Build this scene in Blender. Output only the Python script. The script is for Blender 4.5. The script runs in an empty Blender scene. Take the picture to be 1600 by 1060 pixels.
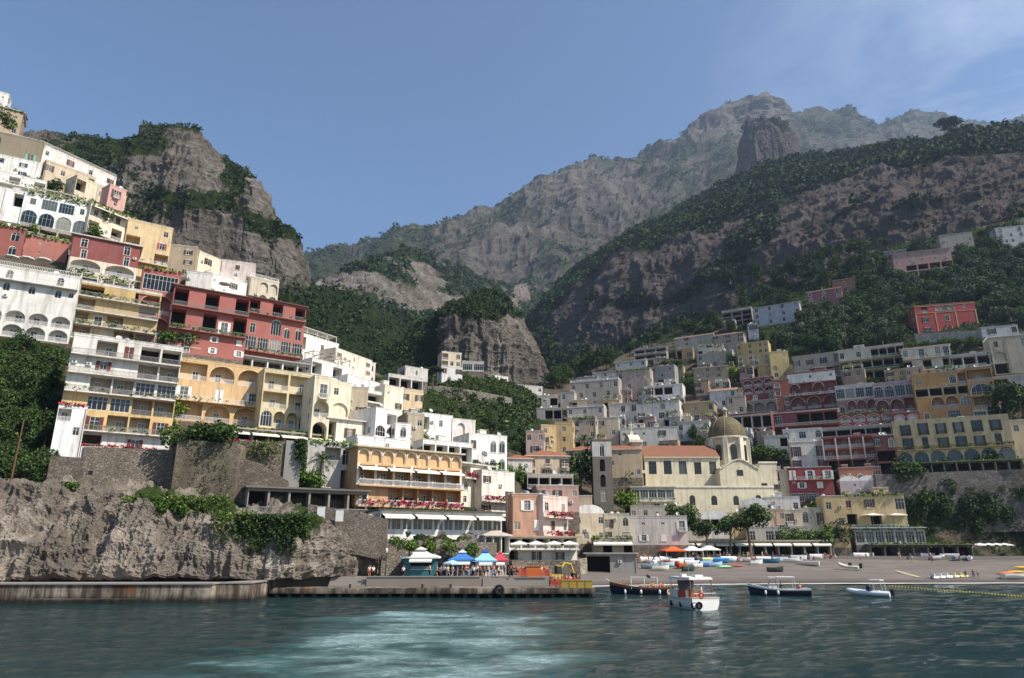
import bpy, bmesh, math, random
import numpy as np
from mathutils import Vector, Matrix
random.seed(7)
S = bpy.context.scene
COL = S.collection
R = math.radians
# ---------------------------------------------------------------- survey helpers
# the place was surveyed from the ferry: sight lines (in photo pixels) + distances give world points
F = 1080.0; TH = R(17.0); CH = 6.5
ct, st = math.cos(TH), math.sin(TH)
def at(px, py, Y):
    u = (px - 800) / F; v = (530 - py) / F
    dy = ct - v * st; dz = st + v * ct
    t = Y / dy
    return Vector((u * t, Y, CH + dz * t))
def at_np(px, py, Y):
    u = (px - 800) / F; v = (530 - py) / F
    t = Y / (ct - v * st)
    return np.stack([u * t, Y + 0 * t, CH + (st + v * ct) * t], -1)
def at_z(px, py, z):
    u = (px - 800) / F; v = (530 - py) / F
    dy = ct - v * st; dz = st + v * ct
    t = (z - CH) / dz
    return Vector((u * t, dy * t, z))
def ground_y(Y, py):      # height of a sight line at row py over distance Y
    v = (530 - py) / F
    return CH + Y * (v * ct + st) / (ct - v * st)
# ---------------------------------------------------------------- scene bookkeeping
def tag(o, label=None, cat=None, group=None, kind=None):
    if label: o['label'] = label
    if cat: o['category'] = cat
    if group: o['group'] = group
    if kind: o['kind'] = kind
    return o
def empty(name, loc, rz=0, label=None, cat=None, group=None, sc=1.0):
    o = bpy.data.objects.new(name, None); COL.objects.link(o)
    o.empty_display_size = .5
    o.location = loc; o.rotation_euler = (0, 0, rz); o.scale = (sc, sc, sc)
    return tag(o, label, cat, group)
def link(name, me, parent=None, loc=None, rz=None, sc=None):
    o = bpy.data.objects.new(name, me); COL.objects.link(o)
    if parent: o.parent = parent
    if loc is not None: o.location = loc
    if rz is not None: o.rotation_euler = (0, 0, rz)
    if sc is not None: o.scale = sc
    return o
def copy_tree(o, parent=None):
    c = o.copy(); COL.objects.link(c)
    if parent: c.parent = parent
    for ch in o.children: copy_tree(ch, c)
    return c
class MB:
    """collects faces, then links them as one mesh"""
    def __init__(s): s.v = []; s.f = []; s.m = []; s.mats = []; s.sm = []
    def mi(s, mat):
        if mat not in s.mats: s.mats.append(mat)
        return s.mats.index(mat)
    def face(s, pts, mat, smooth=False):
        n = len(s.v); s.v.extend(tuple(p) for p in pts); s.f.append(tuple(range(n, n + len(pts)))); s.m.append(s.mi(mat)); s.sm.append(smooth)
    def grid(s, rows, mat, smooth=True, close=False):
        n = len(s.v); k = len(rows[0]); i = s.mi(mat)
        for r in rows: s.v.extend(tuple(p) for p in r)
        for a in range(len(rows) - 1):
            for b in range(k if close else k - 1):
                c = (b + 1) % k
                s.f.append((n + a * k + b, n + a * k + c, n + (a + 1) * k + c, n + (a + 1) * k + b)); s.m.append(i); s.sm.append(smooth)
    def box(s, lo, hi, mat, M=None):
        x0, y0, z0 = lo; x1, y1, z1 = hi
        p = [Vector(q) for q in ((x0,y0,z0),(x1,y0,z0),(x1,y1,z0),(x0,y1,z0),(x0,y0,z1),(x1,y0,z1),(x1,y1,z1),(x0,y1,z1))]
        if M: p = [M @ q for q in p]
        n = len(s.v); s.v.extend(tuple(q) for q in p); i = s.mi(mat)
        for f in ((0,3,2,1),(4,5,6,7),(0,1,5,4),(1,2,6,5),(2,3,7,6),(3,0,4,7)):
            s.f.append(tuple(n + k for k in f)); s.m.append(i); s.sm.append(False)
    def prism(s, poly, z0, z1, mat, top=True):
        n = len(poly)
        for i in range(n):
            a, b = poly[i], poly[(i + 1) % n]
            s.face([(a[0],a[1],z0),(b[0],b[1],z0),(b[0],b[1],z1),(a[0],a[1],z1)], mat)
        if top: s.face([(p[0],p[1],z1) for p in poly], mat)
        s.face([(p[0],p[1],z0) for p in reversed(poly)], mat)
    def tube(s, pts, r, mat, n=6, cap=True):
        pts = [Vector(p) for p in pts]; rows = []
        for i, p in enumerate(pts):
            t = (pts[min(i + 1, len(pts) - 1)] - pts[max(i - 1, 0)]).normalized()
            a = t.cross(Vector((0, 0, 1)))
            if a.length < 1e-3: a = Vector((1, 0, 0))
            a.normalize(); b = t.cross(a)
            rr = r[i] if isinstance(r, (list, tuple)) else r
            rows.append([p + a * rr * math.cos(2*math.pi*k/n) + b * rr * math.sin(2*math.pi*k/n) for k in range(n)])
        s.grid(rows, mat, True, True)
        if cap: s.face(rows[0][::-1], mat); s.face(rows[-1], mat)
    def lathe(s, prof, mat, n=16, c=(0,0,0), smooth=True):
        s.grid([[(c[0]+r*math.cos(2*math.pi*k/n), c[1]+r*math.sin(2*math.pi*k/n), c[2]+z) for k in range(n)] for r, z in prof], mat, smooth, True)
    def mesh(s, name):
        me = bpy.data.meshes.new(name); me.from_pydata(s.v, [], s.f)
        for m in s.mats: me.materials.append(m)
        me.polygons.foreach_set('material_index', s.m); me.polygons.foreach_set('use_smooth', s.sm)
        me.update(); return me
    def build(s, name, parent=None, **k):
        return link(name, s.mesh(name), parent, **k)
def np_mesh(name, V, Fc, mat, smooth=True):
    me = bpy.data.meshes.new(name)
    me.vertices.add(len(V)); me.vertices.foreach_set('co', np.asarray(V, np.float32).ravel())
    k = Fc.shape[1]
    me.loops.add(Fc.size); me.loops.foreach_set('vertex_index', Fc.ravel().astype(np.int32))
    me.polygons.add(len(Fc)); me.polygons.foreach_set('loop_start', np.arange(0, Fc.size, k, dtype=np.int32))
    me.polygons.foreach_set('loop_total', np.full(len(Fc), k, np.int32))
    me.polygons.foreach_set('use_smooth', np.full(len(Fc), smooth))
    if mat:
        for m in (mat if isinstance(mat, list) else [mat]): me.materials.append(m)
    me.update(calc_edges=True); me.validate(); return me
# ---------------------------------------------------------------- numpy noise
def _h(i, j, k, seed):
    n = (i.astype(np.int64) * 374761393 + j.astype(np.int64) * 668265263 + k.astype(np.int64) * 2147483647 + seed * 974711) & 0xffffffff
    n = ((n ^ (n >> 13)) * 1274126177) & 0xffffffff
    n = ((n ^ (n >> 15)) * 2246822519) & 0xffffffff
    return ((n ^ (n >> 16)) & 0xffffff) / float(0xffffff) * 2 - 1
def vnoise(P, seed=0):
    i = np.floor(P); f = P - i; f = f * f * f * (f * (f * 6 - 15) + 10)
    x, y, z = i[..., 0], i[..., 1], i[..., 2]; r = 0
    for dx in (0, 1):
        for dy in (0, 1):
            for dz in (0, 1):
                w = (f[..., 0] if dx else 1 - f[..., 0]) * (f[..., 1] if dy else 1 - f[..., 1]) * (f[..., 2] if dz else 1 - f[..., 2])
                r = r + w * _h(x + dx, y + dy, z + dz, seed)
    return r
def fbm(P, oct=5, seed=0, gain=.5, ridged=False):
    a = 1; s = 0; t = 0; P = np.array(P, float)
    for o in range(oct):
        n = vnoise(P + o * 17.3, seed + o)
        if ridged: n = 1 - 2 * np.abs(n)
        s = s + a * n; t += a; a *= gain; P = P * 2.03
    return s / t
# ---------------------------------------------------------------- materials
def lin(c):
    if isinstance(c, str):
        c = [int(c[i:i+2], 16) / 255 for i in (0, 2, 4)]
        c = [x / 12.92 if x <= .04045 else ((x + .055) / 1.055) ** 2.4 for x in c]
    return tuple(c) + (1,)
class NT:
    def __init__(s, name):
        s.mat = bpy.data.materials.new(name); s.mat.use_nodes = True
        s.t = s.mat.node_tree; s.t.nodes.clear()
        s.out = s.n('ShaderNodeOutputMaterial')
    def n(s, typ, ins=None, **kw):
        x = s.t.nodes.new(typ)
        for k, v in kw.items(): setattr(x, k, v)
        for k, v in (ins or {}).items():
            if isinstance(v, bpy.types.NodeSocket): s.t.links.new(v, x.inputs[k])
            else: x.inputs[k].default_value = v
        return x
    def pos(s, scale=(1,1,1), obj=False):
        g = s.n('ShaderNodeTexCoord').outputs['Object'] if obj else s.n('ShaderNodeNewGeometry').outputs['Position']
        return s.n('ShaderNodeVectorMath', {0: g, 1: scale}, operation='MULTIPLY').outputs[0]
    def noise(s, vec, scale, detail=5, rough=.55, out='Fac', dist=0):
        return s.n('ShaderNodeTexNoise', {'Vector': vec, 'Scale': scale, 'Detail': detail, 'Roughness': rough, 'Distortion': dist}).outputs[out]
    def ramp(s, fac, stops, interp='LINEAR'):
        x = s.n('ShaderNodeValToRGB', {'Fac': fac}); cr = x.color_ramp; cr.interpolation = interp
        while len(cr.elements) < len(stops): cr.elements.new(.5)
        for e, (p, c) in zip(cr.elements, stops):
            e.position = p; e.color = lin(c) if not isinstance(c, (int, float)) else (c, c, c, 1)
        return x.outputs[0]
    def mix(s, fac, a, b, mode='MIX'):
        x = s.n('ShaderNodeMix', data_type='RGBA', blend_type=mode)
        for k, v in ((0, fac), (6, a), (7, b)):
            if isinstance(v, bpy.types.NodeSocket): s.t.links.new(v, x.inputs[k])
            else: x.inputs[k].default_value = v
        return x.outputs[2]
    def math(s, op, a, b=0, clamp=False):
        x = s.n('ShaderNodeMath', operation=op, use_clamp=clamp)
        for k, v in ((0, a), (1, b)):
            if isinstance(v, bpy.types.NodeSocket): s.t.links.new(v, x.inputs[k])
            else: x.inputs[k].default_value = v
        return x.outputs[0]
    def bump(s, h, strength=.5, dist=.1):
        return s.n('ShaderNodeBump', {'Height': h, 'Strength': strength, 'Distance': dist}).outputs[0]
    def bsdf(s, color, rough=.8, normal=None, spec=.3, **kw):
        ins = {'Base Color': color, 'Roughness': rough, 'Specular IOR Level': spec}
        if normal is not None: ins['Normal'] = normal
        ins.update(kw)
        b = s.n('ShaderNodeBsdfPrincipled', ins)
        s.t.links.new(b.outputs[0], s.out.inputs[0]); return s.mat
_mats = {}
def memo(key, fn):
    if key not in _mats: _mats[key] = fn()
    return _mats[key]
def plain(c, rough=.6, spec=.3, metal=0):
    def f():
        t = NT('paint_' + str(c)); p = t.pos()
        k = t.noise(p, 1.3, 4); col = t.mix(t.math('MULTIPLY', k, .35), lin(c), tuple(x * .6 for x in lin(c)[:3]) + (1,))
        return t.bsdf(col, rough, None, spec, Metallic=metal)
    return memo(('plain', c, rough, spec, metal), f)
def stucco(c, dirt=.62):
    """lime-washed wall: blotches, rain streaks, grain"""
    def f():
        t = NT('stucco_' + str(c)); p = t.pos()
        base = lin(c); g_ = sum(base[:3]) / 3; base = tuple(x + (g_ - x) * .30 + .015 for x in base[:3]) + (1,); dark = tuple(x * k for x, k in zip(base[:3], (.60, .56, .50))) + (1,)
        lite = tuple(min(.86, x * 1.12) for x in base[:3]) + (1,)
        col = t.mix(t.noise(p, .35, 6, .6), dark, lite)
        col = t.mix(t.math('MULTIPLY', t.noise(p, .35, 6, .6), .55), col, base)
        st_ = t.noise(t.pos((1.1, 1.1, .12)), 1.2, 6, .65)
        m = t.n('ShaderNodeMapRange', {'Value': st_, 'From Min': .48, 'From Max': .75, 'To Min': 0, 'To Max': dirt}).outputs[0]
        col = t.mix(m, col, (.16, .14, .12, 1))
        spots = t.noise(p, 2.6, 3, .6)
        m2 = t.n('ShaderNodeMapRange', {'Value': spots, 'From Min': .6, 'From Max': .8, 'To Min': 0, 'To Max': dirt * .6}).outputs[0]
        col = t.mix(m2, col, (.20, .18, .15, 1))
        return t.bsdf(col, .9, t.bump(t.noise(p, 9, 4), .3, .03), .15)
    return memo(('stucco', c, dirt), f)
def stone(c1='8a7d6c', c2='4e463c', scale=1.6, mortar='5a5147', bump=.8):
    def lin(c, _l=globals()['lin']): return tuple(min(.8, x * 1.35 + .015) for x in _l(c)[:3]) + (1,)
    def f():
        t = NT('stone_' + c1); p = t.pos((1, 1, 1.5))
        pd = t.mix(.12, p, t.noise(p, 1.5, 3, out='Color'))
        v = t.n('ShaderNodeTexVoronoi', {'Vector': pd, 'Scale': scale}, feature='F1')
        e = t.n('ShaderNodeTexVoronoi', {'Vector': pd, 'Scale': scale}, feature='DISTANCE_TO_EDGE').outputs['Distance']
        tone = t.n('ShaderNodeSeparateColor', {0: v.outputs['Color']}).outputs[0]
        col = t.mix(tone, lin(c1), lin(c2))
        col = t.mix(t.noise(t.pos(), .3, 5), col, lin(c2))
        big = t.n('ShaderNodeMapRange', {'Value': t.noise(t.pos((1,1,.3)), .5, 6, .65), 'From Min': .5, 'From Max': .75}).outputs[0]
        col = t.mix(t.math('MULTIPLY', big, .5), col, (.05, .045, .038, 1))
        ed = t.n('ShaderNodeMapRange', {'Value': e, 'From Min': 0, 'From Max': .09}).outputs[0]
        col = t.mix(ed, lin(mortar), col)
        return t.bsdf(col, .95, t.bump(ed, bump, .15), .1)
    return memo(('stone', c1, c2, scale), f)
def tiles(c='a05a3c'):
    def f():
        t = NT('roof_tiles_' + c); p = t.pos(obj=True)
        w = t.n('ShaderNodeTexWave', {'Vector': p, 'Scale': 1.6, 'Distortion': .3}, wave_type='BANDS', bands_direction='X').outputs['Fac']
        col = t.mix(t.noise(t.pos(), 1.2, 5), lin(c), tuple(x * .45 for x in lin(c)[:3]) + (1,))
        col = t.mix(t.math('MULTIPLY', t.noise(t.pos(), 6, 3), .5), col, lin('c08a66'))
        return t.bsdf(col, .9, t.bump(w, .8, .1), .15)
    return memo(('tiles', c), f)
def leaf(c='33421c', c2=None, c3='6f7a35'):
    """leaves: every leaf face has its own tint"""
    c2 = c2 or c
    def f():
        t = NT('leaf_' + c); g = t.n('ShaderNodeNewGeometry').outputs['Random Per Island']
        big = t.noise(t.pos(), .25, 3)
        col = t.ramp(t.math('ADD', t.math('MULTIPLY', g, .7), t.math('MULTIPLY', big, .45)), [(.1, tuple(x * .55 for x in lin(c)[:3])), (.5, lin(c)[:3]), (.8, lin(c2)[:3]), (1, lin(c3)[:3])])
        nn = t.n('ShaderNodeVectorMath', {0: t.n('ShaderNodeNewGeometry').outputs['Normal'], 1: (0, 0, .75)}, operation='ADD').outputs[0]
        nn = t.n('ShaderNodeVectorMath', {0: nn}, operation='NORMALIZE').outputs[0]
        return t.bsdf(col, .85, nn, .06)
    return memo(('leaf', c, c2, c3), f)
def glassy(c='20282c', rough=.12):
    def f():
        t = NT('window_glass_' + c)
        col = t.mix(t.noise(t.pos(), .7, 2), lin(c), tuple(x * .4 for x in lin(c)[:3]) + (1,))
        return t.bsdf(col, rough, None, .5)
    return memo(('glass', c, rough), f)
def flowers(c='c0264a'):
    def f():
        t = NT('flowers_' + c); g = t.n('ShaderNodeNewGeometry').outputs['Random Per Island']
        col = t.ramp(g, [(.0, '3b4a1f'), (.33, '53642a'), (.36, c), (1, c)], 'CONSTANT')
        return t.bsdf(col, .7, None, .2)
    return memo(('flowers', c), f)
# ================================================================ terrain
def smooth(x, a, b):
    t = np.clip((x - a) / (b - a), 0, 1); return t * t * (3 - 2 * t)
def catmull(xs, ys, q):
    """smooth-ish interpolation (monotone-safe blend of linear and cosine)"""
    return np.interp(q, xs, ys)
def loft(name, cols, nu, nv, amp, fscale, mat, label=None, seed=0, skirt=None, carve=None, fz=.6, ridged=.5, veg=None, flute=0.0, ledge=0.0, small=0.0):
    """land lofted through surveyed columns: cols = [(px,[(py,Y),...bottom to top]),...] all with as many knots.
    returns (object, V grid, normal grid, veg grid)"""
    K = len(cols[0][1]); pxs = np.array([c[0] for c in cols], float)
    u = np.linspace(pxs[0], pxs[-1], nu)
    kn = np.linspace(0, 1, K); vv = np.linspace(0, 1, nv)
    PY = np.array([np.interp(u, pxs, [c[1][k][0] for c in cols]) for k in range(K)])   # K x nu
    YY = np.array([np.interp(u, pxs, [c[1][k][1] for c in cols]) for k in range(K)])
    py = np.array([np.interp(vv, kn, PY[:, i]) for i in range(nu)]).T                    # nv x nu
    Y = np.array([np.interp(vv, kn, YY[:, i]) for i in range(nu)]).T
    if carve: Y = carve(u, py, Y)
    V = at_np(np.broadcast_to(u, py.shape), py, Y)
    PXg = np.broadcast_to(u, py.shape).copy(); PYg = py.copy()
    if skirt:
        for (dY, dz) in skirt:
            top = V[nv - 1].copy(); top[:, 1] += dY; top[:, 0] *= 1 + dY / np.maximum(V[nv-1][:, 1], 1); top[:, 2] = top[:, 2] * dz
            V = np.concatenate([V, top[None]]); PXg = np.concatenate([PXg, PXg[-1:]]); PYg = np.concatenate([PYg, PYg[-1:]])
    def normals(V):
        a = np.gradient(V, axis=0); b = np.gradient(V, axis=1); n = np.cross(b, a)
        n /= np.linalg.norm(n, axis=-1, keepdims=True) + 1e-9; return n
    N = normals(V)
    Q = V * np.array([1, 1, fz]) / fscale
    d = (1 - ridged) * fbm(Q, 7, seed) + ridged * (fbm(Q * 1.3 + 40, 7, seed + 50, .52, True) - .1)
    edge = np.ones(len(V)); edge[:2] = .3
    V = V + N * (amp * d)[..., None] * edge[:, None, None]
    if small:
        V = V + N * (small * fbm(V / (fscale * .12), 5, seed + 9, .6, True))[..., None]
    if flute:
        V = V + N * (flute * fbm(V * np.array([1, 1, .16]) / (fscale * .30), 5, seed + 21, .55, True))[..., None]
    if ledge:
        warp = fbm(V / fscale, 3, seed + 31)[..., None] * np.array([0, 0, fscale * .35])
        V = V + N * (ledge * fbm((V + warp) * np.array([.12, .12, 1]) / (fscale * .34), 4, seed + 33, .55, True))[..., None]
    N = normals(V)
    n0, n1 = V.shape[:2]
    idx = np.arange(n0 * n1).reshape(n0, n1)
    Fc = np.stack([idx[:-1, :-1], idx[:-1, 1:], idx[1:, 1:], idx[1:, :-1]], -1).reshape(-1, 4)
    me = np_mesh(name, V.reshape(-1, 3), Fc, mat, False)
    G = None
    if veg is not None:
        g = veg(PXg, PYg, V, N)
        G = np.clip(g, 0, 1)
        at_ = me.attributes.new('veg', 'FLOAT', 'POINT'); at_.data.foreach_set('value', G.ravel().astype(np.float32))
    o = link(name, me); tag(o, label, None, None, 'structure')
    return o, V, N, G, PXg, PYg
def blobs(PX, PY, lst):
    r = 0
    for (x, y, rx, ry, s, *rot) in lst:
        a = R(rot[0]) if rot else 0
        dx = PX - x; dy = PY - y
        X = (dx * math.cos(a) + dy * math.sin(a)) / rx; Y = (-dx * math.sin(a) + dy * math.cos(a)) / ry
        r = r + s * np.exp(-(X * X + Y * Y))
    return r
def rock_mat(name, c1, c2, c3, g1, g2, sc, crack=.55):
    """limestone with vertical stains, scrub and grass where the survey says plants grow"""
    t = NT(name); P = t.pos()
    a = t.noise(P, .02 * sc, 8, .6); b = t.noise(t.pos((1, 1, .22)), .05 * sc, 8, .65)
    col = t.ramp(a, [(.3, c2), (.5, c1), (.7, c3)])
    stn = t.ramp(b, [(.34, '2c2723'), (.45, '5a5047'), (.58, c1), (.72, c3)])
    col = t.mix(.6, col, stn)
    fine = t.noise(P, .35 * sc, 6, .7)
    col = t.mix(t.math('MULTIPLY', t.ramp(fine, [(.35, 1.0), (.55, 0.0)]), crack), col, lin('3a332c'))
    ve = t.n('ShaderNodeAttribute', attribute_name='veg').outputs['Fac']
    br = t.noise(P, .12 * sc, 7, .7)
    m = t.n('ShaderNodeMapRange', {'Value': t.math('ADD', ve, t.math('MULTIPLY', t.math('SUBTRACT', br, .5), 1.1)), 'From Min': .42, 'From Max': .58}).outputs[0]
    gcol = t.mix(t.noise(P, .25 * sc, 6, .65), lin(g1), lin(g2))
    col = t.mix(m, col, gcol)
    h = t.math('ADD', t.math('MULTIPLY', fine, .6), t.noise(P, 1.2 * sc, 5, .7))
    return t.bsdf(col, .95, t.bump(h, 1.0, 1.6 / sc), .08)
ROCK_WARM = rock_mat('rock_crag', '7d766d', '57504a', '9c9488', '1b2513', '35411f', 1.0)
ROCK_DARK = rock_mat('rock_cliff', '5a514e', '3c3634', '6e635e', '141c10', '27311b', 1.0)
ROCK_FAR = rock_mat('rock_far', '67635c', '4a4741', '7d786f', '272f1c', '444a32', .45)
ROCK_SEA = rock_mat('rock_sea', 'a4988a', '7b7166', 'c6bcac', '2c3a18', '46542a', 3.0, .35)
SOIL = rock_mat('hillside_soil', '6e6353', '4a4238', '8c7e6a', '1a2410', '36421e', 2.0)

# ---- town slopes -------------------------------------------------------------
TOWN = [
 (-260, [(906,96),(800,99),(770,104),(740,112),(690,116),(560,122),(420,137),(300,156),(200,172),(150,182)]),
 (-60, [(906,101),(800,105),(768,110),(740,115),(690,120),(560,130),(430,147),(320,166),(230,182),(170,194)]),
 (100, [(905,104),(800,108),(770,113),(740,118),(700,126),(560,142),(480,152),(380,170),(310,186),(258,198)]),
 (300, [(904,106),(810,110),(790,116),(760,120),(700,136),(650,146),(560,158),(500,167),(440,180),(412,190)]),
 (480, [(902,110),(815,113),(790,118),(760,124),(710,136),(690,142),(640,160),(600,176),(565,192),(540,206)]),
 (650, [(898,121),(860,122),(830,124),(790,130),(730,142),(700,160),(670,180),(645,205),(625,222),(608,245)]),
 (800, [(886,122),(868,130),(850,136),(800,152),(760,172),(730,192),(700,222),(670,256),(640,300),(610,340)]),
 (900, [(884,152),(872,176),(850,184),(810,196),(770,212),(730,238),(690,272),(650,310),(620,345),(590,390)]),
 (1050,[(871,203),(866,204.5),(850,208),(810,215),(760,234),(710,262),(650,304),(600,342),(560,376),(520,420)]),
 (1200,[(871,203),(866,204.5),(850,208),(810,215),(760,228),(710,250),(640,286),(570,326),(520,362),(460,420)]),
 (1400,[(871,203),(866,204.5),(850,207),(800,210),(750,216),(700,226),(620,258),(540,308),(470,356),(385,430)]),
 (1600,[(871,203),(866,204.5),(850,206),(800,208),(750,210),(700,214),(620,234),(540,272),(460,322),(340,410)]),
 (1800,[(874,174),(866,182),(850,185),(800,188),(750,193),(700,200),(620,220),(540,254),(460,300),(330,380)]),
]
_tp = np.array([c[0] for c in TOWN], float)
def townY(px, py):
    ys = [np.interp(-py, [-k[0] for k in c[1]], [k[1] for k in c[1]]) for c in TOWN]
    return float(np.interp(px, _tp, ys))
def town_pt(px, py, dy=0): return at(px, py, townY(px, py) + dy)

def veg_town(PX, PY, V, N):
    g = .42 + .5 * fbm(V / 22, 4, 5)
    g += blobs(PX, PY, [(30,640,70,90,.8),(1350,470,200,90,.7),(1500,420,130,60,.5),(740,650,110,70,.6),(480,740,90,40,-.3),(1500,790,120,40,.6)])
    g -= smooth(PY, 745, 790) * (PX < 720) * .6
    return g

# sea cliff in front of the left slope (rock face under the walls)
CLIFF = [
 (-260,[(912,94),(880,95),(840,97),(800,99),(772,102),(755,112)]),
 (-60, [(912,99),(880,100),(842,101),(800,103),(768,105),(752,116)]),
 (100, [(911,102),(880,103),(845,104),(805,107),(770,109),(752,120)]),
 (240, [(909,103),(880,104),(850,105),(815,107),(785,110),(765,120)]),
 (300, [(908,104),(880,105),(850,106),(815,107),(792,110),(780,120)]),
 (420, [(906,105),(885,105),(860,106),(835,108),(808,111),(796,120)]),
 (490, [(905,109.5),(888,110),(865,110.5),(840,111),(820,113),(808,122)]),
 (560, [(902,115),(885,115.4),(866,115.8),(848,116.2),(834,117),(824,124)]),
 (600, [(901,118.3),(885,118.6),(868,119),(850,119.4),(835,120),(828,126)]),
 (660, [(898,119),(886,119.4),(872,120),(858,120.6),(846,121.4),(838,127)]),
 (740, [(894,121),(884,121.6),(874,122.4),(866,123.4),(858,125),(850,130)]),
]
def veg_cliff(PX, PY, V, N):
    return .02 + .3 * fbm(V / 6, 4, 8) + blobs(PX, PY, [(60,760,80,8,.8),(235,788,40,10,.9),(330,797,60,9,.9),(430,830,60,28,.75),(470,825,30,20,.5),(395,860,18,28,.35),(640,848,40,10,.7),(700,858,40,8,.6)])
cl = loft('cliff', CLIFF, 420, 130, 2.7, 8, ROCK_SEA, seed=21, fz=.45, ridged=.75, veg=veg_cliff, small=.3, flute=1.5, ledge=.6)

# ---- crag on the left, behind the houses ------------------------------------------
CRAG = [
 (-120,[(520,260),(420,300),(330,340),(260,380),(215,420),(190,470)]),
 (60,  [(520,300),(430,330),(340,370),(290,400),(250,430),(218,480)]),
 (130, [(520,330),(440,350),(350,385),(300,405),(262,425),(232,470)]),
 (200, [(530,345),(450,365),(370,390),(310,402),(262,412),(226,450)]),
 (250, [(540,355),(460,370),(380,392),(310,400),(250,406),(214,430)]),
 (300, [(550,362),(470,375),(390,396),(320,402),(262,408),(213,428)]),
 (322, [(555,366),(480,378),(395,398),(330,405),(270,412),(238,440)]),
 (360, [(560,372),(490,383),(405,402),(345,410),(300,420),(272,450)]),
 (400, [(570,380),(500,390),(430,405),(370,410),(325,414),(288,428)]),
 (412, [(572,384),(505,393),(440,408),(400,416),(370,424),(340,445)]),
 (445, [(580,392),(520,400),(465,412),(430,416),(400,420),(368,432)]),
 (458, [(582,398),(530,405),(480,414),(450,420),(420,426),(396,445)]),
 (472, [(585,410),(545,416),(515,424),(490,432),(470,442),(448,465)]),
 (540, [(592,430),(565,440),(540,455),(515,475),(495,500),(475,540)]),
 (620, [(600,455),(585,470),(570,490),(552,515),(535,545),(518,590)]),
 (690, [(612,480),(602,500),(592,520),(580,545),(568,575),(555,620)]),
]
def veg_crag(PX, PY, V, N):
    g = .42 + .5 * (N[..., 2] - .45) + .55 * fbm(V / 34, 5, 12)
    g += blobs(PX, PY, [(180,250,60,16,.5),(240,245,50,14,.4),(300,322,70,14,.75,8),(230,295,40,14,.4,30),(400,365,40,18,1.1,25),(440,375,20,20,.8),(350,280,16,30,.5),(375,290,20,20,.4),(275,215,60,5,.6),(270,340,70,12,.5),
                         (285,262,60,30,-.45),(300,235,30,20,-.4),(395,300,14,40,-.4),(440,410,22,30,-.7),(310,300,50,10,-.4),(390,390,60,14,-.6),(330,360,60,12,-.5)])
    g += smooth(PX, 455, 500) * 1.0 + smooth(PY, 455, 480) * .5
    return g
M_crag = loft('crag', CRAG, 330, 170, 12, 60, ROCK_WARM, seed=33, skirt=[(40,1.0),(120,.9),(300,.3),(420,0)], fz=.55, ridged=.6, veg=veg_crag, small=1.8, flute=6, ledge=3.2)

# ---- middle slopes: wooded knoll with a rock band, and the valley floor ----------------------------
KNOLL = [
 (400, [(620,420),(560,470),(520,540),(490,600),(470,650),(455,720)]),
 (520, [(620,430),(570,480),(530,560),(500,620),(470,680),(445,760)]),
 (580, [(620,440),(575,500),(540,580),(500,640),(450,700),(415,780)]),
 (640, [(620,450),(570,520),(530,600),(490,640),(440,690),(395,770)]),
 (700, [(620,460),(570,530),(520,610),(485,630),(450,670),(410,760)]),
 (745, [(620,470),(575,540),(540,610),(515,650),(480,700),(440,780)]),
 (800, [(620,480),(585,540),(550,600),(520,640),(490,680),(455,740)]),
 (860, [(625,490),(590,560),(555,630),(520,700),(470,780),(420,860)]),
 (960, [(630,500),(590,580),(540,680),(490,780),(420,880),(360,980)]),
]
def veg_knoll(PX, PY, V, N):
    return .62 + .45 * fbm(V / 45, 5, 14) + blobs(PX, PY, [(665,478,45,13,-1.3),(665,440,14,16,-.9),(560,450,40,12,-.5),(620,470,20,16,-.5),(812,465,16,16,-.9),(520,440,30,20,-.2)])
KNOLL = [(px, [(py, Y * float(np.interp(px, [400,580,640,745,800,860,960], [1,1.1,1.3,1.6,1.9,2.1,2.2]))) for py, Y in ks]) for px, ks in KNOLL]
M_knoll = loft('knoll', KNOLL, 230, 150, 16, 75, ROCK_WARM, seed=41, skirt=[(60,1.0),(200,.8),(400,.2)], ridged=.5, veg=veg_knoll, small=2.5, flute=4, ledge=5)

# ---- nearer rock bluff in the centre ----------------------------------------------------------
BLUFF = [
 (560, [(640,330),(628,345),(616,362),(606,380),(598,400),(590,430)]),
 (630, [(640,335),(622,350),(602,370),(584,395),(566,420),(545,460)]),
 (685, [(640,340),(615,352),(590,372),(562,395),(532,415),(500,460)]),
 (706, [(640,344),(610,354),(575,362),(540,368),(512,376),(482,420)]),
 (730, [(640,346),(610,355),(570,360),(530,364),(500,372),(468,415)]),
 (760, [(640,347),(610,356),(570,360),(530,364),(495,372),(461,412)]),
 (785, [(640,348),(612,357),(572,361),(536,366),(508,376),(476,420)]),
 (806, [(642,349),(616,358),(578,362),(548,368),(522,380),(500,425)]),
 (822, [(645,352),(625,360),(595,364),(568,370),(545,382),(524,425)]),
 (838, [(650,358),(635,364),(612,368),(590,376),(572,388),(556,430)]),
 (850, [(655,366),(648,372),(636,378),(622,388),(610,402),(598,430)]),
]
def veg_bluff(PX, PY, V, N):
    g = .8 + .35 * fbm(V / 24, 4, 15) - smooth(PX, 690, 705) * smooth(PY, 497, 512) * 1.0 + blobs(PX, PY, [(768,505,14,22,.5,-20),(800,520,18,14,.4),(760,480,50,12,.4)])
    return g + (PY > 612) * .6
M_bluff = loft('bluff', BLUFF, 200, 140, 6, 30, ROCK_WARM, seed=52, skirt=[(25,1.0),(80,.8),(160,.2)], fz=.4, ridged=.6, veg=veg_bluff, small=.9, flute=4.5, ledge=1.5)

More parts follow.
